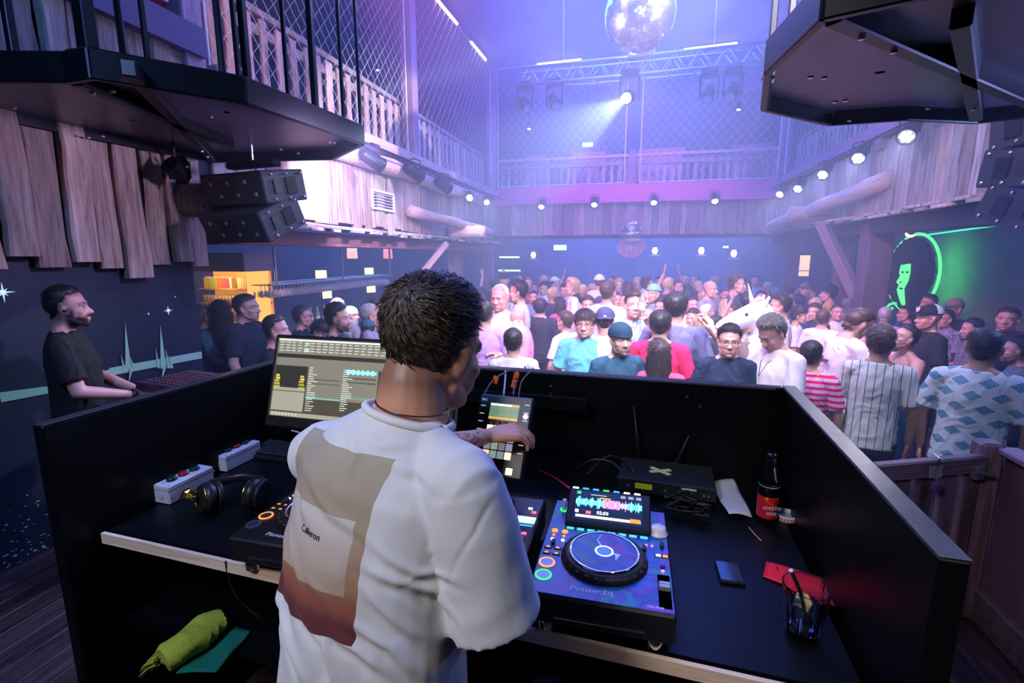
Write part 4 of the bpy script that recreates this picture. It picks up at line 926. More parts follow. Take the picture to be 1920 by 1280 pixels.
# ================================================================ CROWD
WH = (.8, .8, .84); BK = (.015, .017, .022); NV = (.02, .04, .09)
_c = [
 # px, py, hp, face, pose, hair, hc, top, dict
 (924, 524, 20, 180, 'both', 'short', 'black', BK, dict(label='man in a dark shirt with both arms stretched up, far left of the crowd')),
 (945, 511, 24, 0, 'down', 'capped', 'black', BK, dict(cap=('cap', BK), label='tall man in a black cap beneath the green strip lights')),
 (967, 519, 22, 20, 'down', 'capped', 'black', (.3, .32, .4), dict(cap=('beanie', (.05, .06, .1)), label='man in a dark beanie behind the white-haired man')),
 (938, 534, 44, -25, 'front', 'receding', 'white', WH, dict(pat='print', c2=(.7, .02, .08), label='elderly white-haired man in a white t-shirt with red print', tone='pink')),
 (974, 527, 38, -95, 'down', 'quiff', 'black', (.5, .55, .62), dict(label='dark-haired man in profile right behind the white-haired man')),
 (990, 520, 22, 10, 'down', 'short', 'red', (.75, .1, .2), dict(label='man in a red shirt among the far left rows', tone='pink')),
 (1003, 531, 20, -20, 'down', 'long', 'brown', (.7, .5, .6), dict(label='woman with long brown hair in a dusty pink top, far row', tone='pink')),
 (1022, 529, 24, -35, 'front', 'long', 'dark', (.6, .62, .8), dict(label='woman with dark hair holding a hand to her mouth')),
 (1040, 519, 20, 90, 'point', 'capped', 'dark', WH, dict(cap=('cap', WH), label='man in a white cap with one arm up at the back left', tone='pink')),
 (1075, 522, 30, -85, 'down', 'quiff', 'blond', WH, dict(label='blond man in a white shirt seen in profile facing left')),
 (975, 558, 31, 170, 'down', 'long', 'black', (.1, .14, .25), dict(label='woman with long black hair seen from behind, left of the black t-shirt')),
 (1013, 562, 33, 175, 'down', 'mop', 'dark', (.02, .03, .05), dict(label='broad man in a black t-shirt seen from behind, left of the teal shirt', widen=1.12)),
 (980, 583, 44, -80, 'look', 'bald', 'brown', (.85, .3, .5), dict(label='bald man in a pink polo shirt looking down', tone='pink')),
 (908, 566, 46, 175, 'down', 'short', 'dark', (.55, .35, .75), dict(label='man in a lilac polo shirt beside the ear of the disc jockey')),
 (962, 617, 55, 178, 'down', 'short', 'dark', (.55, .56, .62), dict(label='dark-haired man in a grey t-shirt with a dark strap, back turned, at the panel')),
 (1062, 584, 42, -130, 'down', 'short', 'brown', WH, dict(label='man in a white t-shirt turned away to the left of the teal shirt')),
 (1097, 583, 50, -5, 'down', 'mop', 'dark', (.12, .5, .6), dict(gl='square', label='young man with glasses and a fringe in a teal hooded top', tone='fair', widen=1.05)),
 (1102, 556, 34, 5, 'down', 'curly', 'brown', (.5, .4, .5), dict(label='curly-haired man facing the stage above the teal shirt')),
 (1081, 551, 30, 175, 'down', 'short', 'black', (.3, .3, .5), dict(label='black-haired man seen from behind, left of the curly-haired man')),
 (1124, 515, 26, 175, 'down', 'capped', 'brown', WH, dict(cap=('cap', WH), label='man in a white shirt and a white cap seen from behind')),
 (1140, 528, 38, 150, 'down', 'short', 'brown', WH, dict(label='brown-haired man in a white t-shirt turned away, in front of the white cap')),
 (1126, 562, 29, -80, 'down', 'capped', 'dark', (.4, .4, .5), dict(cap=('beanie', (.05, .06, .12)), label='man with a dark knit hat, head tilted left, behind the trefoil cap')),
 (1135, 577, 50, 180, 'down', 'capped', 'dark', WH, dict(cap=('backcap', (.04, .06, .14)), label='man in a dark cap with a white three-leaf logo, seen from behind')),
 (1163, 607, 60, 25, 'down', 'capped', 'dark', (.02, .09, .15), dict(cap=('beanie', (.01, .05, .09)), beard=.35, label='young man in a backward black cap with a moustache looking at the stage')),
 (1190, 548, 46, 8, 'drink', 'quiff', 'brown', (.5, .68, .7), dict(pat='tealstripe', c2=(.3, .5, .55), label='man in a pale green striped shirt drinking from a bottle')),
 (1207, 543, 34, 30, 'down', 'bald', 'brown', (.4, .35, .5), dict(label='bald man just behind the drinking man', tone='pink', beard=.4)),
 (1227, 533, 33, -30, 'down', 'capped', 'brown', (.3, .5, .55), dict(cap=('backcap', (.2, .5, .6)), label='man with a light teal cap worn backwards')),
 (1213, 520, 26, 100, 'point', 'curly', 'brown', (.5, .5, .7), dict(label='curly-haired man stretching an arm, behind the teal cap')),
 (1253, 521, 27, 150, 'down', 'short', 'blond', (.05, .06, .1), dict(label='fair-haired man in a dark shirt turned away, right of the teal cap')),
 (1270, 525, 25, 50, 'down', 'short', 'brown', (.3, .25, .4), dict(label='man smiling to the right next to the fair-haired man', tone='pink')),
 (1268, 549, 52, 178, 'down', 'short', 'black', (.16, .18, .36), dict(label='large man in a slate blue t-shirt seen from behind', widen=1.12)),
 (1239, 583, 54, 176, 'down', 'short', 'black', (.9, .02, .14), dict(label='man in a bright red t-shirt seen from behind', widen=1.08)),
 (1297, 556, 33, 30, 'down', 'short', 'dark', WH, dict(label='smiling bearded man in a white t-shirt behind the slate blue one', beard=.5, tone='pink')),
 (1303, 545, 26, 170, 'down', 'capped', 'black', (.3, .3, .5), dict(cap=('cap', BK), label='man in a black cap above the smiling man')),
 (1304, 515, 20, -30, 'point', 'short', 'brown', (.3, .3, .5), dict(label='man pointing one hand high above the crowd')),
 (1309, 528, 24, 60, 'down', 'short', 'blond', (.6, .6, .75), dict(label='fair man below the raised pointing hand')),
 (1178, 530, 26, 180, 'down', 'long', 'brown', (.4, .35, .5), dict(label='woman with long brown hair behind the drinking man')),
 (1195, 520, 22, 10, 'phone', 'short', 'blond', (.5, .4, .6), dict(label='man raising both hands to his mouth at the back', tone='pink')),
 (1160, 523, 24, 15, 'down', 'curly', 'blond', WH, dict(label='person with spiky blond hair in a white top')),
 (1331, 526, 31, 60, 'down', 'bald', 'brown', (.3, .3, .45), dict(label='bald man with a flushed face right of the pointing man', tone='pink')),
 (1341, 519, 20, -90, 'down', 'short', 'blond', (.4, .4, .55), dict(label='yellow-haired person behind the flushed bald man')),
 (1380, 515, 32, 88, 'down', 'short', 'brown', (.06, .07, .14), dict(label='tall brown-haired man in profile facing right, above the raised hands', tone='pink')),
 (1417, 516, 21, 0, 'down', 'short', 'dark', (.4, .48, .62), dict(label='lone man in a grey-blue t-shirt standing at the rear', tone='pink')),
 (1391, 536, 26, 175, 'down', 'capped', 'brown', (.1, .12, .2), dict(cap=('beanie', (.65, .6, .5)), label='man in a cream beanie seen from behind')),
 (1401, 551, 34, 178, 'phone', 'short', 'black', (.35, .7, .72), dict(label='person in a turquoise top holding up two hands like a frame')),
 (1325, 571, 34, 120, 'point', 'crop', 'white', (.6, .55, .8), dict(label='shaven-headed man in a lavender sleeve reaching up', tone='pink')),
 (1467, 553, 42, -80, 'down', 'quiff', 'dark', (.55, .5, .6), dict(label='dark-haired man in profile beside the unicorn mask', tone='pink')),
 (1481, 540, 25, 20, 'down', 'capped', 'black', (.1, .12, .2), dict(cap=('cap', BK), gl='square', label='man in a black cap and glasses at the right rear')),
 (1511, 530, 27, 0, 'phone', 'capped', 'brown', (.08, .1, .2), dict(cap=('cap', (.2, .14, .1)), label='person in a brown brimmed hat clapping at the right rear')),
 (1455, 540, 30, 170, 'down', 'capped', 'black', (.06, .1, .2), dict(cap=('beanie', (.03, .08, .16)), label='man in a dark blue beanie seen from behind, left of the black cap and glasses')),
 (1496, 590, 36, 85, 'down', 'mop', 'dark', (.6, .6, .8), dict(label='person with dark bob in a pale top looking right, between grey streaks and bald spot', tone='tan')),
 (1343, 592, 42, 130, 'down', 'fade', 'dark', (.75, .78, .8), dict(pat='leaf', c2=(.02, .06, .08), label='man in a black and white palm leaf shirt', tone='pink')),
 (1369, 611, 60, 5, 'down', 'curly', 'black', (.01, .03, .07), dict(gl='round', label='man with curly black hair and round glasses in a black t-shirt')),
 (1380, 656, 56, 178, 'down', 'long', (.3, .24, .24), BK, dict(label='woman with long straight blonde hair, back turned, at the booth panel')),
 (1462, 597, 62, -45, 'look', 'curly', (.1, .09, .09), (.86, .82, .86), dict(label='man in a white t-shirt and necklace looking down, hair streaked grey', tone='pink')),
 (1236, 652, 60, 178, 'down', 'long', (.03, .02, .02), (.5, .1, .2), dict(label='woman with long dark hair, back turned, in front of the red t-shirt')),
 (1557, 535, 31, -90, 'down', 'mop', 'black', (.7, .33, .08), dict(label='person in an ochre yellow t-shirt facing left near the dark post', tone='pink')),
 (1543, 593, 38, 165, 'down', 'receding', 'brown', (.72, .72, .78), dict(label='man with thinning hair seen from behind, left of the big white t-shirt', tone='pink')),
 (1596, 584, 54, 120, 'look', 'fade', 'brown', (.92, .92, .95), dict(label='big man in a white t-shirt with black lettering leaning right', widen=1.15, beard=.4)),
 (1523, 641, 60, 170, 'down', 'short', 'black', (.75, .45, .85), dict(pat='hstripe', c2=(.75, .0, .08), label='dark-haired person in a red and pink striped top', tone='fair')),
 (1655, 613, 64, 178, 'down', 'quiff', (.07, .05, .04), (.75, .76, .76), dict(pat='vstripe', c2=(.08, .2, .26), label='man in a white shirt with thin vertical stripes, back turned', tone='tan')),
 (1703, 610, 54, -55, 'wide', 'fade', 'dark', WH, dict(shirt=False, label='shirtless man with a chest tattoo, head tilted back', tone='pink', beard=.4, pants=(.05, .3, .42))),
 (1660, 587, 36, 170, 'down', 'crop', 'grey', (.4, .44, .6), dict(label='man with a buzz cut in a grey-blue t-shirt, back turned', tone='tan')),
 (1701, 588, 35, -75, 'down', 'short', 'black', (.05, .05, .09), dict(label='dark-haired man half hidden behind the shirtless man', tone='pink')),
 (1748, 572, 48, -60, 'down', 'none', 'black', (.012, .014, .02), dict(cap=('cap', (.008, .008, .012)), label='man in a black cap with white mesh back and pink badge', tone='pink', beard=.3)),
 (1745, 552, 34, -45, 'down', 'short', 'black', (.02, .02, .04), dict(label='man standing behind the mesh cap beneath the green portrait', tone='pink')),
 (1775, 590, 38, -40, 'down', 'short', 'black', (.5, .52, .72), dict(pat='leaf', c2=(.03, .03, .08), label='man in a small floral print shirt half hidden by the mesh cap', tone='pink')),
 (1793, 560, 38, -40, 'down', 'capped', 'black', BK, dict(cap=('cap', (.25, .2, .18)), label='man in a dim tan cap right of the mesh cap', tone='tan')),
 (1828, 606, 44, -78, 'front', 'fade', 'black', (.03, .035, .05), dict(pat='leaf', c2=(.3, .3, .4), label='man with a sharp profile in a dark floral shirt', tone='pink', beard=.3)),
 (1850, 618, 72, 172, 'down', 'fade', 'black', (.72, .8, .85), dict(pat='diamond', c2=(.02, .24, .38), label='man in a white shirt with blue diamonds, back turned at the gate', widen=1.08, tone='tan')),
 (1894, 577, 44, -12, 'down', 'short', 'black', (.03, .02, .03), dict(label='round-faced man in the dark at the right edge', tone='pink', widen=1.1)),
 (1917, 632, 58, -85, 'down', 'short', 'black', (.15, .18, .22), dict(label='bearded man in profile cut by the right edge', tone='pink', beard=.7)),
 # left of the disc jockey
 (380, 570, 44, 88, 'sit', 'receding', 'grey', (.04, .2, .28), dict(label='grey-haired man in a dark teal t-shirt beside the mural wall', tone='pink')),
 (413, 567, 44, 170, 'down', 'long', (.02, .008, .006), (.03, .01, .012), dict(label='woman with long dark hair in front of the amber shelf')),
 (457, 553, 46, 60, 'down', 'short', 'dark', (.008, .015, .03), dict(label='broad dark-haired man in black in front of the amber shelf', widen=1.15)),
 (512, 592, 56, 72, 'down', 'fade', 'dark', (.008, .014, .025), dict(label='man with a high forehead in black just left of the monitor', tone='pink')),
 (563, 573, 43, 84, 'down', 'short', 'dark', (.01, .012, .03), dict(gl='square', label='man with glasses in black above the monitor', tone='pink')),
 (590, 610, 44, 60, 'look', 'mop', 'black', BK, dict(label='dark tousled head bowed behind the top edge of the monitor')),
 (629, 571, 52, 72, 'down', 'curly', 'black', (.02, .035, .08), dict(label='curly black-haired bearded man above the monitor', tone='pink', beard=.8)),
 (632, 560, 38, 170, 'down', 'short', 'white', (.4, .4, .5), dict(label='silver-haired man behind the curly bearded one')),
 (656, 590, 36, 100, 'down', 'capped', 'white', WH, dict(cap=('beanie', (.92, .92, .95)), label='person in a bright white cap behind the curly bearded man')),
 (691, 571, 44, 86, 'down', 'short', 'grey', (.3, .3, .4), dict(label='grey-haired man facing right, next to the flat teal cap', tone='pink')),
 (704, 558, 38, 92, 'down', 'fade', 'black', (.04, .05, .12), dict(label='black-haired man facing right behind the grey-haired one', tone='pink')),
 (690, 600, 44, 170, 'down', 'capped', 'black', (.6, .4, .5), dict(cap=('cap', (.04, .14, .2)), label='person in a teal cap with brim just left of the disc jockey', tone='pink')),
]
for (px, py, hp, face, pose, hair, hc, topc, kw) in _c:
    e, T = person(px, py, hp, face, pose, hair, hc, topc, **kw)
    lb = kw['label']; H = T['H']
    if 'three-leaf' in lb:
        o = MB()
        for a in (-.6, 0, .6): o.ell((math.sin(a)*.012, 0, math.cos(a)*.012), (.0045, .002, .012), 8, 6, (0, a, 0))
        for k in range(3): o.box((0, 0, -.004-.005*k), (.03-.006*k, .002, .002))
        o = o.build('cap_logo', M('logo_white', (.85, .88, .9), .5), e); o.matrix_local = H @ TR(0, -.128, .045, .15)
    elif 'mesh back' in lb:
        o = MB().ell((0, 0, 0), (.026, .004, .026), 16, 8).build('badge', M('badge_pink', (.85, .4, .55), .5), e, True); o.matrix_local = H @ TR(0, .094, .078, .35)
        hm_ = hair_mesh('cap'); vs = []; bm_ = bmesh.new(); bm_.from_mesh(hm_)
        bmesh.ops.delete(bm_, geom=[v for v in bm_.verts if v.co.y > -.02 or v.co.z < .045], context='VERTS'); mm = bpy.data.meshes.new('mesh_back'); bm_.to_mesh(mm); bm_.free()
        for v in mm.vertices: v.co += v.normal*.0035
        o = link('mesh_back', mm, e); o.matrix_local = H; mm.materials.clear(); mm.materials.append(cloth((.7, .75, .85)))
        MB().tube([(-.05, .05, 1.47), (-.04, .1, 1.42), (0, .125, 1.385), (.04, .1, 1.42), (.05, .05, 1.47)], .003, 5).build('necklace', steel, e)
    elif 'black lettering' in lb:
        text('lettering', 'elier', .075, M('print_black', (.01, .01, .01), .7), e, TR(-.02, -.148, 1.3, R(90), 0, 0), .002)
    elif 'necklace' in lb:
        MB().tube([(-.06, .04, 1.46), (-.03, .11, 1.4), (0, .15, 1.3), (.03, .11, 1.4), (.06, .04, 1.46)], .0025, 5).build('necklace', M('cord_dark', (.1, .08, .08), .6), e)
    elif 'strap' in lb:
        MB().tube([(.13, .08, 1.3), (.13, .03, 1.46), (.12, -.08, 1.42), (.1, -.14, 1.2), (.1, -.14, 1.0)], .028, 8, flat=.3).build('shoulder_strap', cloth((.02, .06, .1)), e)
# fillers in the far rows, each told apart by hair and shirt
fill = []
hs = [('short', 'brown'), ('short', 'black'), ('quiff', 'blond'), ('long', 'dark'), ('curly', 'brown'), ('mop', 'blond'), ('bald', 'brown'), ('crop', 'dark'), ('long', 'blond')]
tops = [((.75, .75, .8), 'white top'), ((.03, .04, .07), 'black top'), ((.7, .35, .5), 'pink top'), ((.25, .3, .55), 'blue top'), ((.5, .1, .2), 'wine red top')]
words = {'short': 'short', 'quiff': 'swept-up', 'long': 'long', 'curly': 'curly', 'mop': 'tousled', 'bald': 'shaved', 'crop': 'cropped'}
slots = [(955, 541, 26), (1000, 545, 27), (1035, 541, 27), (1050, 560, 30), (1058, 533, 24), (1092, 535, 26), (1110, 531, 24), (1156, 548, 30), (1170, 560, 30), (1150, 517, 20), (1235, 519, 20), (1285, 519, 20), (1290, 535, 24), (1240, 560, 34), (1320, 548, 28), (1340, 552, 30), (1360, 540, 26), (1362, 565, 32), (1375, 580, 34), (1428, 545, 28), (1440, 530, 22), (1400, 525, 22), (1300, 580, 38), (1316, 600, 42), (1212, 578, 40), (1065, 520, 20), (1020, 518, 19), (978, 512, 19), (1436, 560, 32), (1530, 560, 32), (1500, 555, 28), (1528, 575, 34), (1620, 570, 32), (1590, 560, 30), (1570, 575, 34), (1720, 572, 32), (1610, 600, 40), (1520, 545, 24)]
for i, (px, py, hp) in enumerate(slots):
    h, hc = hs[i % 9]
    if px > 1480 and h == 'long': h = 'mop'
    tp, tw = tops[(i*3+i//9) % 5]
    where = ['left hall', 'middle hall', 'right hall', 'dark right bay'][0 if px < 1080 else 1 if px < 1290 else 2 if px < 1560 else 3]
    hw = ('%s %s hair' % (words[h], hc)) if h != 'bald' else 'a shaved head'
    depth_w = 'far row' if hp < 27 else 'middle row'
    person(px, py, hp, [170, 20, -70, 150, -20, 80, 175, 0, -140][(i*5+2) % 9], 'down' if i % 4 else 'front', h, hc, tp, label='dancer with %s and %s, %s, %s' % (hw, tw, depth_w, where), tone=['fair', 'pink', 'tan'][i % 3], eyes=False)
# unicorn mask wearer: body with a horse-like white mask
e, T = person(1424, 573, 54, -75, 'phone', 'bald', 'brown', (.8, .8, .85), label='person wearing a white unicorn head mask with a horn', eyes=False)
um = MB(); um.ell((0, -.01, .03), (.1, .13, .13), 20, 14); um.caps([(0, .04, .03), (0, .16, -.03), (0, .24, -.08)], [.1, .078, .062], 18); um.caps([(0, -.04, -.02), (0, -.06, -.12), (0, -.03, -.2)], [.1, .095, .1], 18)
for s in (-1, 1): um.caps([(s*.055, -.03, .13), (s*.07, -.05, .2)], [.026, .012], 10); um.ell((s*.028, .29, -.09), (.014, .016, .02), 8, 6); um.ell((s*.072, .08, .05), (.022, .03, .024))
mk = remesh(um, .008, 2, name='mask'); mk.materials.append(M('mask_white', (.85, .85, .88), .5, bump=.2, bs=60)); o = link('mask', mk, e); o.matrix_local = T['H']
o = MB().lathe([(.021, 0), (.016, .04), (.012, .08), (.006, .13), (.001, .165)], 12).build('horn', M('horn_cream', (.85, .82, .7), .4), e, True); o.matrix_local = T['H'] @ TR(0, .05, .14, R(-20))
mn = MB(); r_ = random.Random(3)
for i in range(120):
    t = r_.random(); y = .03-t*.16; z = .17-t*.2; x = r_.uniform(-.02, .02); mn.tube([(x, y, z), (x+r_.uniform(-.02, .02), y-.03, z+.03*(1-t)), (x+r_.uniform(-.06, .06), y-.06, z-.03)], [.004, .003, .001], 4)
o = mn.build('mane', M('mane_white', (.85, .85, .9), .7), e); o.matrix_local = T['H']
for s in (-1, 1): o = MB().ell((s*.088, .1, .05), (.008, .013, .013), 10, 8).build('mask_eye', M('mask_eye', (.02, .05, .15), .1), e, True); o.matrix_local = T['H']
# bottle held by the drinking man
p = at(1204, 566, d=F_*.245/46-.24)
bt = empty('beer_bottle', p-Vector((0, 0, .1)), 0, 'clear long-neck bottle held up by the drinking man', 'bottle')
MB().lathe([(.028, 0), (.03, .01), (.03, .12), (.012, .17), (.012, .22), (.014, .225)], 14).build('glass', M('clear_glass', (.85, .95, .95), .05, trans=.8), bt, True); MB().lathe([(.0306, .03), (.0306, .1)], 14, cap=False).build('label', M('white_label', (.85, .85, .85), .6), bt, True)
# ================================================================ BOOTH
BA = R(-2.8); B0 = Vector((-1.658, 1.073, 1.31)); TZ = 1.31
BM = Matrix.Translation(B0) @ Matrix.Rotation(BA, 4, 'Z'); BI = BM.inverted()
def bl(px, py, h=0): # booth-local coordinates of what stands at that spot on the table
    return BI @ at(px, py, z=TZ+h)
BW, BD = 2.19, 1.0
bth = empty('dj_booth', (B0.x, B0.y, .31), BA, 'black wooden disc jockey booth with raised side panels', 'booth')
zb = 1.0  # table height over the stage
bk = M('booth_black', (.003, .0035, .005), .4, bump=.05, bs=80)
bk.node_tree.nodes['Principled BSDF'].inputs['Specular IOR Level'].default_value = .22
ply = wood('plywood_edge', (.5, .36, .25), (.8, .62, .47), 'x', .6, knots=False)
MB().box((BW/2, BD/2+.012, zb-.017), (BW-.09, BD-.024, .034)).build('table_top', bk, bth)
MB().box((BW/2, .005, zb-.017), (BW-.09, .012, .034)).build('plywood_edge', ply, bth)
MB().bbox((.0, BD/2-.03, zb/2+.19), (.045, BD+.12, zb+.383), .004).build('side_panel', bk, bth)
MB().bbox((BW+.0, BD/2-.03, zb/2+.19), (.045, BD+.12, zb+.383), .004).build('side_panel', bk, bth)
cap_m = M('worn_lit_cap', (.09, .1, .13), .3, bump=.1, bs=25, var=.4)  # worn top edge, its colour paled for the light it catches
for x in (0, BW): MB().bbox((x, BD/2-.03, zb+.3835), (.0455, BD+.118, .003), .001).build('top_edge_tint', cap_m if x else M('cap_dark', (.03, .03, .04), .35), bth)
MB().bbox((BW/2, BD+.02, zb/2+.19), (BW-.045, .04, zb+.38), .003).build('front_panel', bk, bth)
MB().box((BW/2, BD+.0, zb+.375), (BW-.1, .008, .008)).build('steel_edge', M('edge_strip', (.25, .25, .3), .3, .8), bth)
MB().box((BW/2, .5, .64), (BW-.05, .9, .03)).build('shelf', bk, bth)
MB().box((BW/2-.3, .93, zb+.27), (1.3, .03, .05)).build('rail', bk, bth)
for x, z in ((1.28, .32), (1.28, .285), (1.83, .32), (1.88, .285)): MB().cyl((x, BD-.002, zb+z), (x, BD-.006, zb+z), .005, n=10).build('screw', steel, bth)
MB().bbox((1.15, .5, .32), (.04, .9, .64), .003).build('divider', bk, bth)
def onb(name, px, py, rz=0, label='', cat='', h=0, group=None, lift=0):
    p = at(px, py, z=TZ+h); return empty(name, (p.x, p.y, TZ+lift), BA+rz, label, cat, group)
# --- deck players -------------------------------------------------------
def galaxy(name, bright=1.0):
    m, t, b = _mat(name); N = t.nodes.new; L = t.links.new
    tc = N('ShaderNodeTexCoord'); n = N('ShaderNodeTexNoise'); n.inputs['Scale'].default_value = 5.5; n.inputs['Detail'].default_value = 3; n.inputs['Distortion'].default_value = .8; L(tc.outputs['Object'], n.inputs[0])
    rp = N('ShaderNodeValToRGB'); e = rp.color_ramp.elements; e[0].position = .3; e[0].color = (.0, .12, .16, 1); e[1].position = .72; e[1].color = (.3, .03, .4, 1)
    for p, c in ((.38, (0, .16, .25, 1)), (.44, (0, .03, .4, 1)), (.49, (.0, .08, .5, 1)), (.53, (.16, .02, .4, 1)), (.57, (.0, .02, .35, 1)), (.62, (.0, .22, .3, 1)), (.67, (.02, .04, .4, 1))): q = e.new(p); q.color = c
    L(n.outputs[0], rp.inputs[0]); s = N('ShaderNodeTexVoronoi'); s.inputs['Scale'].default_value = 60; L(tc.outputs['Object'], s.inputs[0])
    q = N('ShaderNodeMapRange'); q.inputs[1].default_value = .06; q.inputs[2].default_value = .02; q.inputs[4].default_value = .5; L(s.outputs['Distance'], q.inputs[0])
    x = N('ShaderNodeMix'); x.data_type = 'RGBA'; L(q.outputs[0], x.inputs[0]); L(rp.outputs[0], x.inputs[6]); x.inputs[7].default_value = (.7, .8, 1, 1); L(x.outputs[2], b.inputs['Base Color'])
    b.inputs['Roughness'].default_value = .38; b.inputs['Coat Weight'].default_value = .1; return m
gal = galaxy('galaxy_skin'); chrome = M('chrome', (.9, .9, .92), .08, 1); rub = M('rubber', (.01, .01, .011), .5); gp = M('dark_plastic', (.012, .012, .015), .4)
eo = EM('led_orange', (1, .3, .03), 1.6); eg = EM('led_green', (.05, 1, .2), 1.1); eb = EM('led_blue', (.05, .4, 1), 1.6); ew = EM('led_white', (.85, .9, 1), 2); er = EM('led_red', (1, .05, .1), 5); em_ = EM('led_magenta', (1, .1, .7), 4); et = EM('led_teal', (.1, .7, .75), 1.2)
def player(e, skin_m, full=True):
    w, d = .329, .44; z0, z1 = .038, .112
    MB().bbox((0, 0, (z0+z1)/2), (w, d, z1-z0), .006).build('body', gp, e)
    MB().bbox((0, 0, z1+.001), (w-.008, d-.008, .003), .001).build('face_plate', skin_m, e)
    for sx in (-1, 1):
        for sy in (-1, 1): MB().lathe([(.02, 0), (.021, .002), (.021, .036), (.018, .038)], 18, mat=TR(sx*.125, sy*.18, 0)).build('foot', chrome, e, True)
    # tilted screen block
    sc = MB().bbox((0, 0, 0), (.235, .13, .022), .004).build('screen_housing', gp, e, mat=TR(.0, .135, .143, R(22))); SM = TR(0, 0, .0115)
    MB().box((0, 0, 0), (.19, .104, .001)).build('display', M('display_dark', (.01, .015, .03), .15, emit=(.02, .04, .12), es=.7), sc, mat=SM)
    r = random.Random(5); cols = {'teal': EM('wave_teal', (.1, .75, .9), 3), 'pink': EM('wave_pink', (1, .2, .4), 3), 'white': EM('wave_white', (.85, .95, 1), 3)}
    ws = {k: MB() for k in cols}
    for i in range(92):
        x = -.093+i*.00204; h = .004+.014*abs(math.sin(i*.35))*r.random()+.003; k = 'pink' if 38 < i < 62 else ('pink' if i in range(62, 72) and i % 2 else 'teal')
        if i % 11 == 0: k = 'white'
        ws[k].box((x, .012, .0008), (.0016, h*2 if k != 'pink' or i > 62 else .03, .001))
    for k, mb in ws.items(): tag(mb.build('waveform', cols[k], sc, mat=SM), kind='stuff')
    MB().box((-.0, -.038, .0008), (.18, .008, .001)).build('overview_bar', EM('overview_cream', (1, .8, .55), 2.2), sc, mat=SM)
    MB().box((.075, -.036, .001), (.028, .013, .001)).build('tempo_box', eo, sc, mat=SM); MB().box((-.088, .045, .001), (.012, .01, .001)).build('deck_badge', eg, sc, mat=SM)
    MB().box((-.01, .031, .001), (.03, .005, .001)).build('phrase_bar', eo, sc, mat=SM)
    text('time_readout', '02:50', .015, cols['white'], sc, SM @ TR(-.015, -.022, .001)); text('track_title', 'THE MAIN ROOM EXTENDED MIX' if False else '..........................', .008, cols['white'], sc, SM @ TR(-.03, .043, .001))
    for i in range(3): MB().box((.04+i*.022, .044, .001), (.014, .009, .001)).build('screen_key', M('screen_grey', (.3, .3, .35), .4, emit=(.5, .5, .6), es=.7), sc, mat=SM)
    MB().box((-.055, -.024, .001), (.014, .009, .001)).build('key_tile', er, sc, mat=SM); MB().box((-.088, -.022, .001), (.01, .01, .001)).build('key_tile', ew, sc, mat=SM)
    for i in range(8): MB().bbox((-.1+i*.0285, .064, z1+.004), (.02, .008, .004), .001).build('hot_cue_button', et, e)
    for i in range(7): MB().bbox((-.1+i*.03, .062, .012), (.018, .006, .003), .001).build('menu_button', [ew, eb, eb, eg, eb, ew, ew][i], sc)
    # jog wheel
    cy_ = -.055
    MB().lathe([(.108, 0), (.108, .006), (.1, .018), (.094, .02), (.084, .02), (.0, .02)], 48, mat=TR(0, cy_, z1), cap=False).build('jog_ring', rub, e, True)
    jg = MB()
    for k in range(26):
        a = 2*math.pi*k/26; jg.ell((math.cos(a)*.099, cy_+math.sin(a)*.099, z1+.0135), (.0075, .0075, .004), 8, 6)
    jg.build('jog_grips', M('rubber_grip', (.035, .035, .04), .35), e, True)
    MB().lathe([(.088, .016), (.088, .024), (.0845, .026), (.082, .024)], 48, mat=TR(0, cy_, z1), cap=False).build('jog_rim', chrome, e, True)
    MB().lathe([(.0, .0235), (.0825, .0235), (.0825, .022)], 48, cap=False, mat=TR(0, cy_, z1)).build('jog_plate', skin_m, e)
    if full: MB().tube([(-.012, cy_+.072, z1+.0236), (-.02, cy_+.045, z1+.0236), (-.008, cy_+.02, z1+.0236), (.02, cy_-.005, z1+.0236), (.034, cy_-.008, z1+.0236), (.03, cy_-.03, z1+.0236)], [.0008, .0015, .003, .004, .007, .0008], 6, flat=.1, up=(0, 0, 1)).build('nebula_print', M('nebula_white', (.8, .8, .95), .4), e)
    MB().lathe([(.019, .024), (.023, .0243), (.023, .0238)], 32, cap=False, mat=TR(0, cy_, z1)).build('jog_display_ring', EM('ring_ice', (.5, .8, 1), 3), e)
    MB().lathe([(0, .0241), (.019, .0241)], 32, cap=False, mat=TR(0, cy_, z1)).build('jog_display', M('jd', (.02, .05, .3), .1, emit=(.05, .15, .8), es=1.2), e)
    x = -.137
    for y, mm, nm in ((-.105, eo, 'cue_button'), (-.155, eg if full else M('ring_dim', (.2, .2, .35), .2, .6), 'play_button')):
        MB().lathe([(.0155, 0), (.0205, .001), (.0205, .003), (.0155, .003)], 28, cap=False, mat=TR(x, y, z1+.002)).build(nm, mm, e); MB().lathe([(0, .003), (.0155, .003), (.0155, 0)], 20, cap=False, mat=TR(x, y, z1+.0015)).build('button_cap', M('button_steel', (.12, .14, .2), .3, .8), e)
    for i, (dx, dy) in enumerate(((-.145, -.04), (-.12, -.04), (-.145, -.065), (-.12, -.065))):
        MB().bbox((dx, dy, z1+.003), (.02, .01, .004), .001).build('search_button', gp, e); MB().box((dx, dy, z1+.0055), (.009, .005, .001)).build('button_light', eo, e)
    for i, (dx, dy, mm, rr_) in enumerate(((-.14, .042, eo, .009), (-.112, .042, eo, .009), (-.14, .02, eo, .004), (-.112, .02, eo, .004), (-.14, 0, ew, .005), (-.112, 0, ew, .005), (.12, .03, em_, .003), (.105, .03, em_, .003), (.142, -.055, gp, .006), (.142, -.072, em_, .004))):
        MB().lathe([(rr_, 0), (rr_, .003), (rr_*.6, .004)], 14, mat=TR(dx, dy, z1+.002)).build('round_button', mm, e, True)
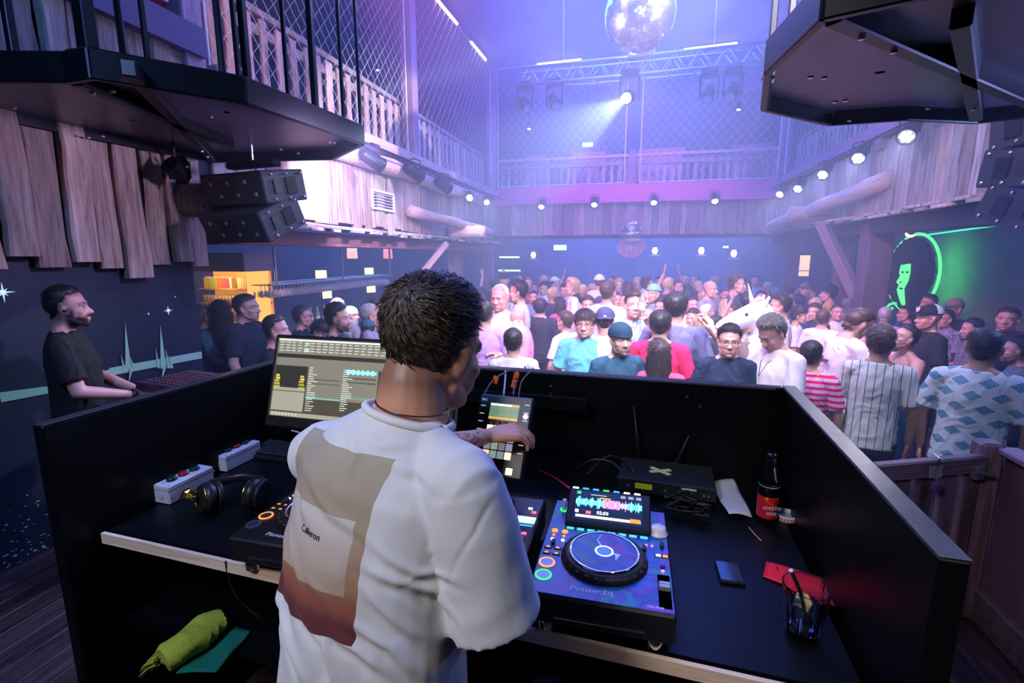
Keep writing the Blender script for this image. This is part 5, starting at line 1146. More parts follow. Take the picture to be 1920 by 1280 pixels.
    MB().lathe([(.026, 0), (.026, .004), (.021, .006), (.02, .02), (.017, .022)], 20, mat=TR(.138, .1, z1)).build('browse_knob', M('knob_white', (.7, .72, .8), .3), e, True)
    for dx, dy in ((-.135, -.018), (.1, .01), (.145, .035)): MB().bbox((dx, dy, z1+.006), (.009, .02, .011), .002).build('lever', rub, e)
    MB().bbox((.142, -.01, z1+.002), (.036, .018, .003), .001).build('key_pad', gp, e); MB().box((.134, -.01, z1+.0045), (.012, .009, .001)).build('button_light', ew, e); MB().box((.151, -.01, z1+.0045), (.012, .009, .001)).build('button_light', eo, e)
    MB().bbox((.142, -.145, z1+.0015), (.03, .12, .002), .001).build('tempo_slot', gp, e); MB().bbox((.142, -.138, z1+.01), (.026, .02, .014), .002).box((.142, -.138, z1+.0175), (.026, .002, .001)).build('tempo_fader', M('fader', (.35, .36, .4), .3, .5), e)
    MB().box((0, -d/2-.001, .06), (.2, .002, .004)).build('front_trim', chrome, e)
    lt = M('lettering_silver', (.8, .82, .9), .3)
    text('maker_name', 'Pioneer DJ', .022, lt, e, TR(-.02, -.185, z1+.003), .0004); text('model_name', 'CDJ-3000', .009, lt, e, TR(.12, -.205, z1+.003), .0003)
    # usb stick
    u = MB().bbox((-.13, .16, z1+.02), (.012, .016, .034), .002).build('usb_stick', M('usb_clear', (.7, .72, .75), .2), e); MB().lathe([(.013, 0), (.013, .003)], 14, mat=TR(-.13, .16, z1+.003)).build('usb_ring', eg, e)
a1, a2 = at(985, 1110, z=TZ+.112), at(1272, 1158, z=TZ+.112); fdir = (a2-a1).normalized(); ang = math.atan2(fdir.y, fdir.x); mid = (a1+a2)/2; q = Vector((-fdir.y, fdir.x, 0))
cc = mid+q*.222; e = empty('media_player', (cc.x, cc.y, TZ), ang, 'disc jockey media player with galaxy skin and lit jog wheel, right of the disc jockey', 'media player'); player(e, gal); PL = (cc, ang)
u = Vector((fdir.x, fdir.y, 0)); lc = cc-u*.84; p2 = empty('media_player', (lc.x, lc.y+.02, TZ), ang, 'black media player with orange ring lights, half hidden left of the disc jockey', 'media player'); player(p2, M('black_face', (.01, .01, .014), .3), False)
# --- mixer -------------------------------------------------------------
mc_ = cc-u*.345; e = empty('dj_mixer', (mc_.x, mc_.y-.0, TZ), ang, 'black mixer with meters and knobs between player and disc jockey', 'mixer')
MB().bbox((0, 0, .07), (.3, .42, .09), .006).build('body', gp, e)
for sx in (-1, 1):
    for sy in (-1, 1): MB().cyl((sx*.12, sy*.17, 0), (sx*.12, sy*.17, .03), .018, n=14).build('foot', rub, e)
kn = M('knob_black', (.02, .02, .022), .35)
for c in range(4):
    x = -.1+c*.052
    for k in range(5): MB().lathe([(.0085, 0), (.0085, .012), (.0065, .015)], 12, mat=TR(x, .15-k*.036, .116)).build('eq_knob', kn, e, True)
    MB().box((x, -.13, .116), (.006, .08, .002)).build('fader_slot', rub, e); MB().bbox((x, -.11-.01*c, .122), (.014, .022, .012), .002).build('channel_fader', M('fader', (.35, .36, .4), .3, .5), e)
    MB().box((x+.02, .06, .1165), (.003, .1, .001)).build('level_meter', [eg, eo, eg, er][c], e)
MB().box((.115, .075, .1165), (.055, .035, .001)).build('display', M('mix_disp', (.5, .55, .55), .3, emit=(.6, .8, .8), es=1.2), e); MB().box((.088, .05, .117), (.014, .02, .001)).build('key_light', eo, e); MB().box((.11, .045, .117), (.06, .006, .001)).build('key_light', eb, e)
for i, (dx, dy, mm) in enumerate(((.1, .01, eg), (.125, .005, er), (.08, -.015, eb), (.1, -.018, eb), (.12, -.02, eb), (.09, -.075, eb), (.11, -.075, eb), (.095, -.095, eb), (.11, -.097, eb), (.115, .14, ew), (.13, .12, er))):
    MB().bbox((dx, dy, .117), (.013, .008, .004), .001).build('button', mm, e)
# --- lighting controller on a stand, facing the disc jockey ---------------
c0 = at(938, 812, d=1.58); nrm = (Vector((0, 0, CZ))-c0).normalized(); ux = Vector((math.cos(BA-R(2)), math.sin(BA-R(2)), 0)); uz = Vector((-ux.y*0, 0, 1))
uy = Vector((.0, .52, .85)); uy = (uy-ux*uy.dot(ux)).normalized(); un = ux.cross(uy)
CM = Matrix(((ux.x, uy.x, un.x, c0.x), (ux.y, uy.y, un.y, c0.y), (ux.z, uy.z, un.z, c0.z), (0, 0, 0, 1)))
e = empty('lighting_controller', (0, 0, 0), 0, 'small light show controller with glowing pads and screen under the hand of the disc jockey', 'controller'); e.matrix_world = CM
MB().bbox((0, -.005, -.015), (.185, .262, .03), .005).build('case', gp, e)
MB().cyl((0, 0, -.03), (0, .06, -.18), .02, n=12).build('stand', blackm, e)
sc = MB().box((.0, .07, .0008), (.1, .056, .001)).build('screen', M('ctl_screen', (.03, .04, .03), .3, emit=(.15, .25, .18), es=.8), e)
for r_ in range(5):
    for c_ in range(4):
        mm = [M('cell_cream', (.5, .5, .4), .4, emit=(.95, 1, .8), es=1.6), M('cell_green', (.1, .2, .12), .4, emit=(.12, .3, .15), es=1), M('cell_grey', (.1, .1, .1), .4, emit=(.2, .22, .2), es=1), M('cell_green', (.1, .2, .12)), eo][min(r_ if r_ < 4 else 4, 4)]
        if r_ == 0 and c_ == 3: mm = eo
        MB().box((-.0375+c_*.025, .092-r_*.011, .0018), (.023, .0088 if r_ in (1, 2, 3) else .006, .001)).build('screen_cell', mm, e)
for c_ in range(4): MB().lathe([(.006, 0), (.006, .01), (.004, .012)], 12, mat=TR(-.036+c_*.024, .033, .001)).build('encoder_knob', M('knob_dot', (.1, .1, .1), .3), e, True)
pads = [(1, .62, .5), (1, .55, .75), (.9, .6, .7), (1, .45, .25), (.5, .45, .55), (.5, .6, .6), (.5, .5, .7), (.65, .65, .9), (.45, .4, .5), (.5, .6, .55), (.35, .3, .35), (.5, .5, .7), (1, .45, .2), (.4, .6, .55), (.35, .5, .6), (1, .5, .4)]
for i, c in enumerate(pads): MB().bbox((-.0375+(i % 4)*.025, .012-(i//4)*.027, .002), (.021, .023, .005), .001).build('pad', EM('pad_%d' % i, c, 1.9 if max(c) == 1 else .55), e)
for i in range(7): MB().box((-.075, .085-i*.026, .0008), (.016, .003, .001)).build('side_mark', M('mark_w', (.6, .6, .6), .5, emit=(.8, .8, .8), es=.5), e); MB().box((.075, .1-i*.026, .0008), (.016, .003, .001)).build('side_mark', M('mark_w', (1, 1, 1)), e)
wl_ = MB()
for k in range(7):
    a = k*math.pi/3; r_ = .006 if k else 0; wl_.lathe([(.0032, 0), (.0032, .001)], 8, mat=TR(.075+r_*math.cos(a), .062+r_*math.sin(a), .001))
wl_.build('paw_light', EM('wolf_pink', (1, .3, .9), 4), e); text('model_mark', 'W1', .014, M('mark_w', (1, 1, 1)), e, TR(-.074, .105, .001), .0003)
MB().bbox((.05, -.115, .002), (.02, .02, .005), .001).build('pad', EM('pad_hot', (1, .6, .4), 5), e)
# cables with orange tape over the front panel
def cable(pts, r, m, label, cat='cable', name='cable', parent=None, n=6):
    P = [Vector(p) for p in pts]; Q = []
    for i in range(len(P)-1):
        p0, p1, p2, p3 = P[max(i-1, 0)], P[i], P[i+1], P[min(i+2, len(P)-1)]
        for k in range(6):
            t = k/6; Q.append(.5*((2*p1)+(p2-p0)*t+(2*p0-5*p1+4*p2-p3)*t*t+(3*p1-p0-3*p2+p3)*t**3))
    Q.append(P[-1]); o = MB().tube(Q, r, n).build(name, m, parent, True)
    if parent is None: tag(o, label, cat)
    return o
ot = M('orange_tape', (.95, .16, .04), .5); cbk = M('cable_black', (.01, .01, .012), .4)
for pts, l, tp in (([(905, 745, 1.66), (925, 712, 1.8), (958, 693, 2.0)], 'black cable with one orange tape flag at the controller, left', [(929, 712)]),
                   ([(944, 742, 1.66), (947, 715, 1.8), (948, 695, 2.0)], 'grey braided cable plugged into the controller', []),
                   ([(962, 742, 1.66), (966, 715, 1.8), (972, 690, 2.0)], 'black cable with two orange tape flags at the controller', [(968, 705), (964, 720)]),
                   ([(972, 748, 1.68), (978, 715, 1.85), (1000, 690, 2.02)], 'thin black cable right of the taped ones', [])):
    P = [at(x, y, d=d) for x, y, d in pts]; o = cable(P, .0035 if 'braided' in l else .003, M('cable_grey', (.5, .5, .52), .5) if 'braided' in l else cbk, l)
    for (tx, ty) in tp:
        q_ = at(tx, ty, d=1.8 if ty > 708 else 1.85); MB().bbox(q_, (.02, .006, .03), .002, (0, .25, 0)).build('tape_flag', ot, o)
# --- monitor -------------------------------------------------------------
tl = at(517, 632, d=1.56); bl_ = at(502, 778, d=1.53); n_ = Vector((0, -1, .2)); mx_ = Vector((math.cos(R(-1)), math.sin(R(-1)), 0)); my_ = (tl-bl_); my_ = (my_-mx_*my_.dot(mx_)); MHt = my_.length; my_.normalize(); mn_ = mx_.cross(my_)
MW = .60; mo = bl_+mx_*MW/2+my_*MHt/2
MM_ = Matrix(((mx_.x, my_.x, mn_.x, mo.x), (mx_.y, my_.y, mn_.y, mo.y), (mx_.z, my_.z, mn_.z, mo.z), (0, 0, 0, 1)))
e = empty('computer_monitor', (0, 0, 0), 0, 'computer monitor showing light control software behind the disc jockey', 'monitor'); e.matrix_world = MM_
MB().bbox((0, -.012, -.02), (MW+.03, MHt+.045, .03), .006).build('bezel', gp, e)
scr = MB().box((0, 0, -.0035), (MW, MHt, .002)).build('screen', M('screen_base', (.02, .018, .012), .25, emit=(.085, .075, .055), es=1), e)
def px_(u, v, w, h, mm, nm='screen_block'):  # u,v from the top left, fractions
    return MB().box((-MW/2+(u+w/2)*MW, MHt/2-(v+h/2)*MHt, -.002), (w*MW, h*MHt, .0012)).build(nm, mm, e)
sg = EM('sw_grey', (.25, .24, .19), 1.0); sl = EM('sw_light', (.38, .36, .28), 1.15); sw_ = EM('sw_white', (.85, .85, .8), 1.1); sd = EM('sw_dark', (.05, .04, .035), .6); stl = EM('sw_teal', (.25, .75, .65), .8); sy_ = EM('sw_yellow', (1, .85, .1), 1.3)
px_(.01, .01, .98, .025, sw_); px_(.01, .04, .98, .16, sg); px_(.01, .2, .98, .05, sd); px_(.01, .25, .98, .1, sg)
px_(.01, .36, .19, .27, sd); px_(.01, .63, .19, .04, sl); px_(.01, .68, .19, .24, sl); px_(.21, .35, .2, .38, sg); px_(.41, .32, .2, .43, sg); px_(.01, .94, .98, .05, sl)
px_(.21, .73, .2, .02, stl); px_(.41, .68, .2, .035, stl); px_(.23, .5, .17, .012, sd); px_(.23, .55, .17, .012, sd); px_(.42, .45, .18, .02, sd); px_(.42, .5, .18, .02, sd); px_(.62, .35, .36, .5, EM('sw_dk2', (.03, .03, .03), .6))
r_ = random.Random(2)
tm = MB(); tw_ = MB()
def tx(mb, u, v, w, h): mb.box((-MW/2+(u+w/2)*MW, MHt/2-(v+h/2)*MHt, -.001), (w*MW, h*MHt, .0008))
for row in range(4):
    for c in range(26): tx(tm, .02+c*.037, .05+row*.035, .018+r_.random()*.01, .009)
for row in range(20): tx(tm, .215, .36+row*.028, .02+r_.random()*.035, .008); tx(tm, .415, .36+row*.026, .02+r_.random()*.05, .008)
for row in range(8): tx(tm, .625, .36+row*.02, .05, .007)
for c in range(8): tx(tw_, .02+c*.02, .955, .009, .02)
tag(tm.build('interface_text', sw_, e), kind='stuff'); tw_.build('taskbar_icons', M('tb', (.5, .5, .5), .5, emit=(.6, .5, .5), es=1), e)
for u0 in (.012, .16):
    for rr in range(5): px_(u0+(.006 if rr < 2 else 0), .47+rr*.035, .022+(rr*.004), .026, sy_, 'yellow_meter')
px_(.17, .05, .03, .035, EM('sw_cy', (.6, .95, .95), 1.0)); px_(.17, .13, .03, .04, EM('sw_cy', (1, 1, 1), 1))
wv = MB()
for i in range(40): wv.box((-MW/2+(.43+i*.0043)*MW, MHt/2-.385*MHt, -.001), (.0016, .004+.012*abs(math.sin(i*.5)), .001))
tag(wv.build('waveform', EM('sw_wave', (.2, .9, 1), 2), e), kind='stuff')
MB().box((-.13, -MHt/2-.018, -.004), (.025, .009, .002)).build('pink_sticker', M('sticker_pink', (.8, .2, .4), .5), e)
MB().bbox((0, 0, -.05), (.1, .1, .03), .006).build('mount', blackm, e)
mb_w = at(700, 720, z=TZ); arm = MB().tube([(0, 0, -.06), (0, -.02, -.22), (0, -.3, -.25)], .018, 10).build('arm', blackm, e)
# --- keyboard ------------------------------------------------------------
kp = at(515, 842, z=TZ+.02); e = empty('computer_keyboard', (kp.x, kp.y, TZ), BA, 'black computer keyboard under the monitor', 'keyboard')
MB().bbox((0, 0, .012), (.42, .15, .02), .004, (R(4), 0, 0)).build('case', gp, e); kb = MB().bbox((0, 0, 0), (.015, .015, .008), .002).mesh('key', M('key_black', (.03, .03, .035), .45))
for r_i in range(6):
    for c_i in range(21): o = link('key', kb, e); o.location = (-.195+c_i*.0194, -.055+r_i*.0215, .026+r_i*.0015)
# second dark keyboard-like console on a shelf left of the booth, beyond the guard
kp = at(350, 722, z=1.38); e = empty('lighting_desk', (kp.x+.02, kp.y+.05, 1.38), R(-8), 'flat dark lighting desk beyond the left booth panel', 'lighting desk')
MB().bbox((0, 0, 0), (.6, .36, .05), .006).build('case', M('desk_case', (.06, .03, .05), .4), e)
kd = MB().bbox((0, 0, 0), (.022, .014, .008), .002).mesh('button', M('desk_key', (.12, .06, .08), .4))
for r_i in range(7):
    for c_i in range(15): o = link('button', kd, e); o.location = (-.25+c_i*.034, -.13+r_i*.04, .028)
for sx in (-1, 1): MB().cyl((sx*.25, 0, -.02), (sx*.25, 0, 0.31-1.38), .02, n=10).build('leg', blackm, e)
# --- white button boxes ----------------------------------------------------
wp_ = M('box_white', (.62, .62, .66), .45, bump=.05, bs=90)
def bbx(px, py, label):
    p = at(px, py, z=TZ); e = empty('button_box', p, BA, label, 'switch box', 'white push button boxes')
    m = MB().bbox((.046, .09, .034), (.08, .185, .068), .004); m.build('case', wp_, e); MB().box((.046, .09, .052), (.0812, .1862, .0015)).build('lid_seam', M('seam', (.2, .2, .2), .6), e)
    for k, (y, mm) in enumerate(((.045, 'g'), (.09, 'r'), (.135, 'g'))):
        b_ = MB().lathe([(.017, 0), (.017, .008), (.014, .012)], 20, mat=TR(.046, y, .068)).build('push_button', M('btn_red', (.3, .005, .02), .35) if mm == 'r' else M('btn_green', (.0, .03, .02), .35), e, True)
    for sx in (.014, .078):
        for sy in (.008, .172): MB().cyl((sx, sy, .068), (sx, sy, .0695), .003, n=8).build('screw', M('screw_grey', (.3, .3, .3), .4), e)
    MB().lathe([(.012, 0), (.012, .001)], 16, mat=TR(.046, -.0035, .03, R(90))).build('cable_plug', M('plug_w', (.55, .56, .6), .5), e)
    return p
pA = bbx(286, 940, 'white box with green and red push buttons, the one nearer the headphones'); pB = bbx(395, 880, 'white box with green and red push buttons, the one beside the keyboard')
wc = M('cable_white', (.7, .7, .72), .5)
cable([pA+Vector((.05, .185, .03)), pA.lerp(pB, .6)+Vector((.03, .1, .006)), pB+Vector((.03, -.0, .012))], .004, wc, 'short white cable joining the two button boxes')
cable([pB+Vector((.05, .18, .04)), at(505, 812, z=TZ+.03), at(540, 806, z=TZ+.03), at(575, 815, z=TZ+.02)], .004, wc, 'white cable curving behind the keyboard')
# --- headphones -------------------------------------------------------------
gold = M('gold', (.95, .55, .12), .22, 1); hb = M('hp_black', (.015, .015, .018), .4)
hp0 = at(400, 962, z=TZ); e = empty('headphones', hp0, BA, 'black over-ear headphones with gold arms lying on the table', 'headphones'); e.scale = (1.2,)*3
def cup(cx, cyy, cz, rz, rx):
    Mx = TR(cx, cyy, cz, rx, 0, rz)
    c = MB().lathe([(.03, -.018), (.041, -.012), (.043, .004), (.036, .014), (.02, .016)], 28, mat=Mx).build('ear_cup', hb, e, True)
    MB().lathe([(.033, .012), (.037, .0155), (.033, .018), (.031, .0155)], 28, cap=False, mat=Mx).build('gold_ring', gold, c, True)
    MB().lathe([(.028, -.03), (.041, -.032), (.044, -.02), (.03, -.016)], 28, mat=Mx).build('ear_pad', rub, c, True)
    return Mx
m1 = cup(-.02, -.0, .045, R(-18), R(78)); m2 = cup(.09, .06, .045, R(-75), R(85))
for Mx, sgn in ((m1, 1), (m2, 1)): MB().bbox((0, .0, 0), (.055, .02, .008), .002).build('hinge_arm', gold, e, mat=Mx @ TR(-.028, 0, .024, 0, R(-8)))
MB().tube([(-.075, -.025, .045), (-.085, -.01, .055), (-.075, .0, .06)], .012, 8, flat=.4).build('yoke', gold, e)
MB().tube([(-.07, -.0, .05), (-.07, .07, .05), (-.02, .125, .05), (.05, .13, .05), (.1, .1, .05)], .014, 10, flat=.45, up=(1, 0, 0)).build('headband', hb, e, True)
# --- receiver with antennas ---------------------------------------------------
p = at(1250, 900, z=TZ+.06); e = empty('wireless_receiver', (p.x, p.y+.06, TZ+.02), BA-R(1), 'black rack receiver with a yellow tape cross and two antennas', 'receiver')
MB().bbox((0, 0, .02), (.34, .2, .05), .003).build('case', M('rack_black', (.015, .018, .022), .4), e); MB().box((0, -.1, .046), (.345, .003, .003)).build('front_edge', M('edge_strip', (.2, .2, .2)), e)
for sx in (-.14, .14): MB().cyl((sx, 0, -.02), (sx, 0, -.005), .012, n=10).build('foot', rub, e)
tm_ = M('tape_yellow', (.7, .65, .3), .6)
MB().box((-.02, .0, .0465), (.085, .02, .001), (0, 0, R(-35))).box((-.02, .0, .0472), (.085, .02, .001), (0, 0, R(28))).build('tape_cross', tm_, e)
MB().box((-.075, -.103, .024), (.06, .003, .02)).build('yellow_label', M('lab_yellow', (.75, .75, .02), .5), e)
for i, x in enumerate((.0, .05, .09, .13, -.13, .145)): MB().cyl((x, -.101, .02), (x, -.108, .02), .005, n=10).build('front_knob', M('knob_dot', (.3, .3, .3)), e)
MB().box((.08, -.1025, .035), (.05, .002, .007)).build('front_label', M('lab_w', (.5, .55, .6), .5), e)
for i, (x0, tx_, ty_) in enumerate(((-.1, 1188, 760), (.03, 1317, 765))):
    b0 = Vector((x0, .09, .03)); t_ = (e.matrix_basis.inverted() @ at(tx_, ty_, d=2.0)); MB().cyl(b0, b0+Vector((0, .01, .0)), .008, n=10).ell(b0+Vector((0, .008, .01)), (.008, .008, .008), 10, 8).tube([b0, b0.lerp(t_, .5), t_], [.0055, .005, .004], 8).build('antenna', cbk, e, True)
for pts, l in (([(1080, 880), (1110, 862), (1150, 868), (1175, 900)], 'black cable loop behind the lit player'), ([(1100, 890), (1140, 855), (1180, 872), (1190, 905)], 'second black cable loop left of the receiver')):
    cable([at(x, y, z=TZ+.03+(.05 if k in (1, 2) else 0)) for k, (x, y) in enumerate(pts)], .005, cbk, l)
rc = M('cable_red', (.6, .03, .06), .4)
cable([at(925, 897, z=TZ+.04), at(950, 888, z=TZ+.05), at(985, 880, z=TZ+.02)], .004, rc, 'red cable running left behind the mixer')
cable([at(1010, 882, z=TZ+.02), at(1040, 896, z=TZ+.06), at(1068, 915, z=TZ+.08)], .004, rc, 'red cable running to the lit player')
cb_ = MB(); r_ = random.Random(9)
p0 = at(1290, 960, z=TZ+.01)
for k in range(6): cable([p0+Vector((r_.uniform(-.08, .08), r_.uniform(-.04, .04), .01+.01*k)) for _ in range(5)], .004, cbk, 'tangled black cable at the right of the lit player, loop %s' % ['lowest', 'second', 'third', 'fourth', 'fifth', 'topmost'][k])
# --- receipt, bottle, tapes, stick, phone, flyer, glass, cloths -----------------
def sheet(name, corners, m, label, cat, zf, nx=10, ny=10, th=.0006):
    A, B, Cc, D = corners; vs = []; fs = []
    for lay in (0, 1):
        for j in range(ny+1):
            for i in range(nx+1):
                u_, v_ = i/nx, j/ny; p = (A*(1-u_)+B*u_)*(1-v_)+(D*(1-u_)+Cc*u_)*v_; vs.append(p+Vector((0, 0, zf(u_, v_)+lay*th)))
    k = (nx+1)*(ny+1)
    for j in range(ny):
        for i in range(nx):
            a = j*(nx+1)+i; fs += [(a, a+nx+1, a+nx+2, a+1), (k+a, k+a+1, k+a+nx+2, k+a+nx+1)]
    bd = [(i, i+1) for i in range(nx)]+[(j*(nx+1)+nx, (j+1)*(nx+1)+nx) for j in range(ny)]+[(ny*(nx+1)+i+1, ny*(nx+1)+i) for i in range(nx)]+[((j+1)*(nx+1), j*(nx+1)) for j in range(ny)]
    fs += [(a, b, k+b, k+a) for a, b in bd]
    mb = MB(); mb.add(vs, fs); o = mb.build(name, m, None, True); tag(o, label, cat); return o
Zt = TZ+.001
q4 = [at(1331, 908, z=Zt), at(1375, 898, z=Zt), at(1410, 972, z=Zt), at(1366, 972, z=Zt)]
sheet('paper_slip', q4, M('paper', (.55, .56, .6), .8), 'crumpled white paper slip lying left of the cola bottle', 'paper', lambda u_, v_: .006+.012*abs(math.sin(v_*5.2+u_))*v_+.004*math.sin(u_*4))
bp = at(1436, 975, z=TZ); e = empty('cola_bottle', bp, BA, 'glass cola bottle with red and orange label, half full', 'bottle')
prof = [(.028, 0), (.031, .004), (.031, .115), (.027, .14), (.017, .175), (.0135, .2), (.0135, .218), (.0155, .22), (.0155, .232), (.0125, .234)]
MB().lathe(prof, 28).build('glass', M('bottle_glass', (.9, .95, .97), .03, trans=1, ior=1.45), e, True)
MB().lathe([(.028, .003), (.0295, .006), (.0295, .112), (.0265, .128), (.0, .128)], 28).build('cola', M('cola', (.02, .008, .005), .08), e, True)
lr = M('lab_red', (.6, .01, .03), .45); MB().lathe([(.0316, .02), (.0316, .095)], 28, cap=False).build('label', lr, e, True)
def wrap(pts, r, m, nm):
    vs = [(r*math.sin(a), -r*math.cos(a), z) for a, z in pts]; mb = MB(); mb.add(vs, [tuple(range(len(vs)))]); return mb.build(nm, m, e)
wrap([(-.5, .094), (-.2, .094), (.3, .094), (.8, .094), (1.0, .094), (1.0, .078), (.6, .074), (.2, .073), (-.1, .077), (-.35, .084)], .0322, M('lab_orange', (.95, .3, .01), .45), 'orange_swoosh')
for k, wd in enumerate(('mezzo', 'mix')):
    t_ = text('brand_lettering', wd, .022, M('lab_white', (.8, .8, .8), .5), e, TR(.007, -.0325, .062-k*.02, R(90), 0, R(12)), .0004)
MB().lathe([(.0318, .1275), (.0322, .129), (.0318, .1305)], 28, cap=False).build('liquid_ring', M('ring_glint', (.5, .42, .42), .2), e, True)
tp = at(1474, 966, z=TZ+.01); e = empty('tape_roll', (tp.x, tp.y, TZ), 0, 'small white tape roll with red printing beside the cola bottle', 'tape roll')
MB().lathe([(.034, 0), (.036, .001), (.036, .018), (.034, .019), (.031, .019), (.031, .001)], 32, cap=False).build('tape', M('tape_white', (.8, .76, .74), .5), e, True)
MB().lathe([(.0363, .004), (.0363, .014)], 32, cap=False).build('red_print', M('tape_red', (.75, .12, .1), .5), e, True); MB().lathe([(.0, .006), (.031, .006)], 24, cap=False).build('core', M('core_grey', (.4, .4, .42), .5), e)
for k, a in enumerate(np.linspace(-2.5, -.6, 9)): MB().box((.0366*math.cos(a), .0366*math.sin(a), .009), (.0008, .004, .007), (0, 0, a)).build('print_letter', M('lab_white', (.8, .8, .8)), e)
tp = at(1527, 968, z=TZ+.01); e = empty('dim_lid', (tp.x, tp.y, TZ), 0, 'dim translucent lid right of the tape roll', 'lid'); MB().lathe([(.034, 0), (.036, .002), (.035, .016), (.03, .02), (.0, .021)], 28).build('cap', M('lid_smoke', (.12, .12, .14), .3), e, True)
tag(cable([at(1404, 988, z=TZ+.003), at(1415, 1001, z=TZ+.003), at(1427, 1013, z=TZ+.003)], .0015, M('stick_wood', (.7, .5, .3), .6), '', name='wooden_stick'), 'thin wooden stick in front of the cola bottle', 'stick')
pp = at(1370, 1085, z=TZ); e = empty('mobile_phone', (pp.x, pp.y, TZ), BA+R(4), 'dark mobile phone lying right of the lit player', 'phone'); e.scale = (.85, .6, 1); MB().bbox((0, .03, .006), (.075, .15, .009), .003).build('body', gp, e); MB().box((0, .03, .011), (.068, .14, .001)).build('screen', M('phone_glass', (.01, .015, .03), .08), e)
rf = M('flyer_red', (.95, .01, .02), .6)
q4 = [at(1437, 1053, z=Zt), at(1575, 1093, z=Zt), at(1606, 1154, z=Zt), at(1437, 1080, z=Zt)]
q4 = [at(1437, 1053, z=Zt), at(1575, 1093, z=Zt), at(1606, 1154, z=Zt), at(1430, 1082, z=Zt)]
fl_ = sheet('flyer', q4, rf, 'bright red paper flyer with black marks under the glass', 'flyer', lambda u_, v_: .002*math.sin(u_*6)+.002)
m0 = (q4[0]*.93+q4[1]*.07+(q4[3]-q4[0])*.45)
text('printed_mark', '?', .03, M('print_black', (.01, .01, .01)), fl_, Matrix.Translation(m0+Vector((.02, 0, .005))) @ Euler((0, 0, BA)).to_matrix().to_4x4(), .0003); m1_ = q4[1].lerp(q4[2], .3).lerp(q4[0], .12); text('printed_mark', '?', .03, M('print_black', (.01, .01, .01)), fl_, Matrix.Translation(m1_+Vector((-.02, 0, .005))) @ Euler((0, 0, BA+2)).to_matrix().to_4x4(), .0003)
# tumbler
gp_ = at(1502, 1190, z=TZ); e = empty('drink_tumbler', (gp_.x, gp_.y, TZ), 0, 'faceted glass tumbler with lemon wedge and black straw', 'glass'); e.scale = (1.22, 1.22, 1.3)
n = 10; vs = []; fs = []
rings = [(.026, 0, 1), (.029, .006, 1), (.036, .055, 1), (.038, .075, .3), (.041, .098, 0)]; N2 = 40
def ringpt(r, z, fa, a):
    k = round(a/(2*math.pi/n)); off = a-k*2*math.pi/n; rr = r*(1/math.cos(off)*math.cos(math.pi/n))*fa+r*(1-fa); return (rr*math.cos(a), rr*math.sin(a), z)
for r, z, fa in rings: vs += [ringpt(r, z, fa, 2*math.pi*k/N2) for k in range(N2)]
for r, z in ((.0385, .098), (.0355, .075), (.031, .03), (.028, .016)): vs += [(r*math.cos(2*math.pi*k/N2), r*math.sin(2*math.pi*k/N2), z) for k in range(N2)]
R_ = 9
for i in range(R_-1):
    for k in range(N2): fs.append((i*N2+k, i*N2+(k+1) % N2, (i+1)*N2+(k+1) % N2, (i+1)*N2+k))
fs += [tuple(reversed(range(N2))), tuple(range((R_-1)*N2, R_*N2))]
gb = MB(); gb.add(vs, fs); gb.build('glass', M('tumbler_glass', (.95, .97, 1), .02, trans=1, ior=1.5), e, False)
MB().prism([(0, 0), (.024, -.006), (.028, .01), (.018, .022), (.004, .02)], -.006, .006, mat=TR(-.014, .0, .058, R(70), R(15), R(20))).build('lemon_wedge', M('lemon', (.85, .75, .35), .5), e)
MB().tube([(.01, .0, .02), (-.012, -.006, .09), (-.032, -.012, .128)], .0035, 8).build('straw', rub, e); MB().tube([(-.0325, -.0122, .129), (-.0335, -.0125, .131)], .0042, 8).build('straw_tip', M('straw_tip', (.7, .7, .7), .3), e)
# cloths on the lower shelf
SZ = .31+.655
def P3(px, py, z): return at(px, py, z=z)
ye = M('microfibre_yellow', (.5, .58, .06), .95, bump=.6, bs=300, var=.25); gn = M('cloth_green', (.0, .16, .11), .9, bump=.3, bs=200)
sheet('cleaning_cloth', [P3(330, 1266, SZ+.006), P3(430, 1172, SZ+.006), P3(470, 1187, SZ+.006), P3(405, 1262, SZ+.006)], gn, 'flat dark green cleaning cloth under the yellow towel on the lower shelf', 'cloth', lambda u_, v_: .004+.003*math.sin(9*u_+4*v_), th=.004)
tw = MB(); A = P3(325, 1222, SZ+.045); B = P3(402, 1176, SZ+.045); dd = (B-A)
for k in range(3): tw.tube([A+Vector((0, (.034*k-.034), .0)), A.lerp(B, .5)+Vector((0, (.034*k-.034), .012)), B+Vector((0, (.034*k-.034), .0))], [.044, .047, .044], 14, 0, .85)
o = remesh(tw, .006, 2, shirt_disp(40, .006), 'towel_mesh'); o.materials.append(ye); tl_ = link('towel', o); tag(tl_, 'rolled yellow-green microfibre towel with fringed end on the lower shelf', 'towel')
fr_ = MB(); r_ = random.Random(6)
for k in range(26):
    p = A+Vector((-.02, r_.uniform(-.045, .05), r_.uniform(-.028, .02))); fr_.tube([p, p+Vector((-.02, r_.uniform(-.015, .0), -.01)), p+Vector((-.04, r_.uniform(-.03, .0), -.03))], [.004, .003, .0015], 5)
fr_.build('fringe', ye, tl_, True)
cable([at(423, 1052, z=TZ+.002), at(430, 1085, z=TZ-.06), at(450, 1125, z=TZ-.14), at(490, 1160, z=TZ-.2)], .003, cbk, 'black cable hanging over the plywood edge')
tag(MB().ell(at(1030, 1290, z=SZ+.02), (.05, .04, .03), 12, 8).build('crumpled_tissue', M('paper', (.5, .5, .5)), None, True), 'crumpled pale tissue on the lower shelf at the bottom edge', 'tissue')
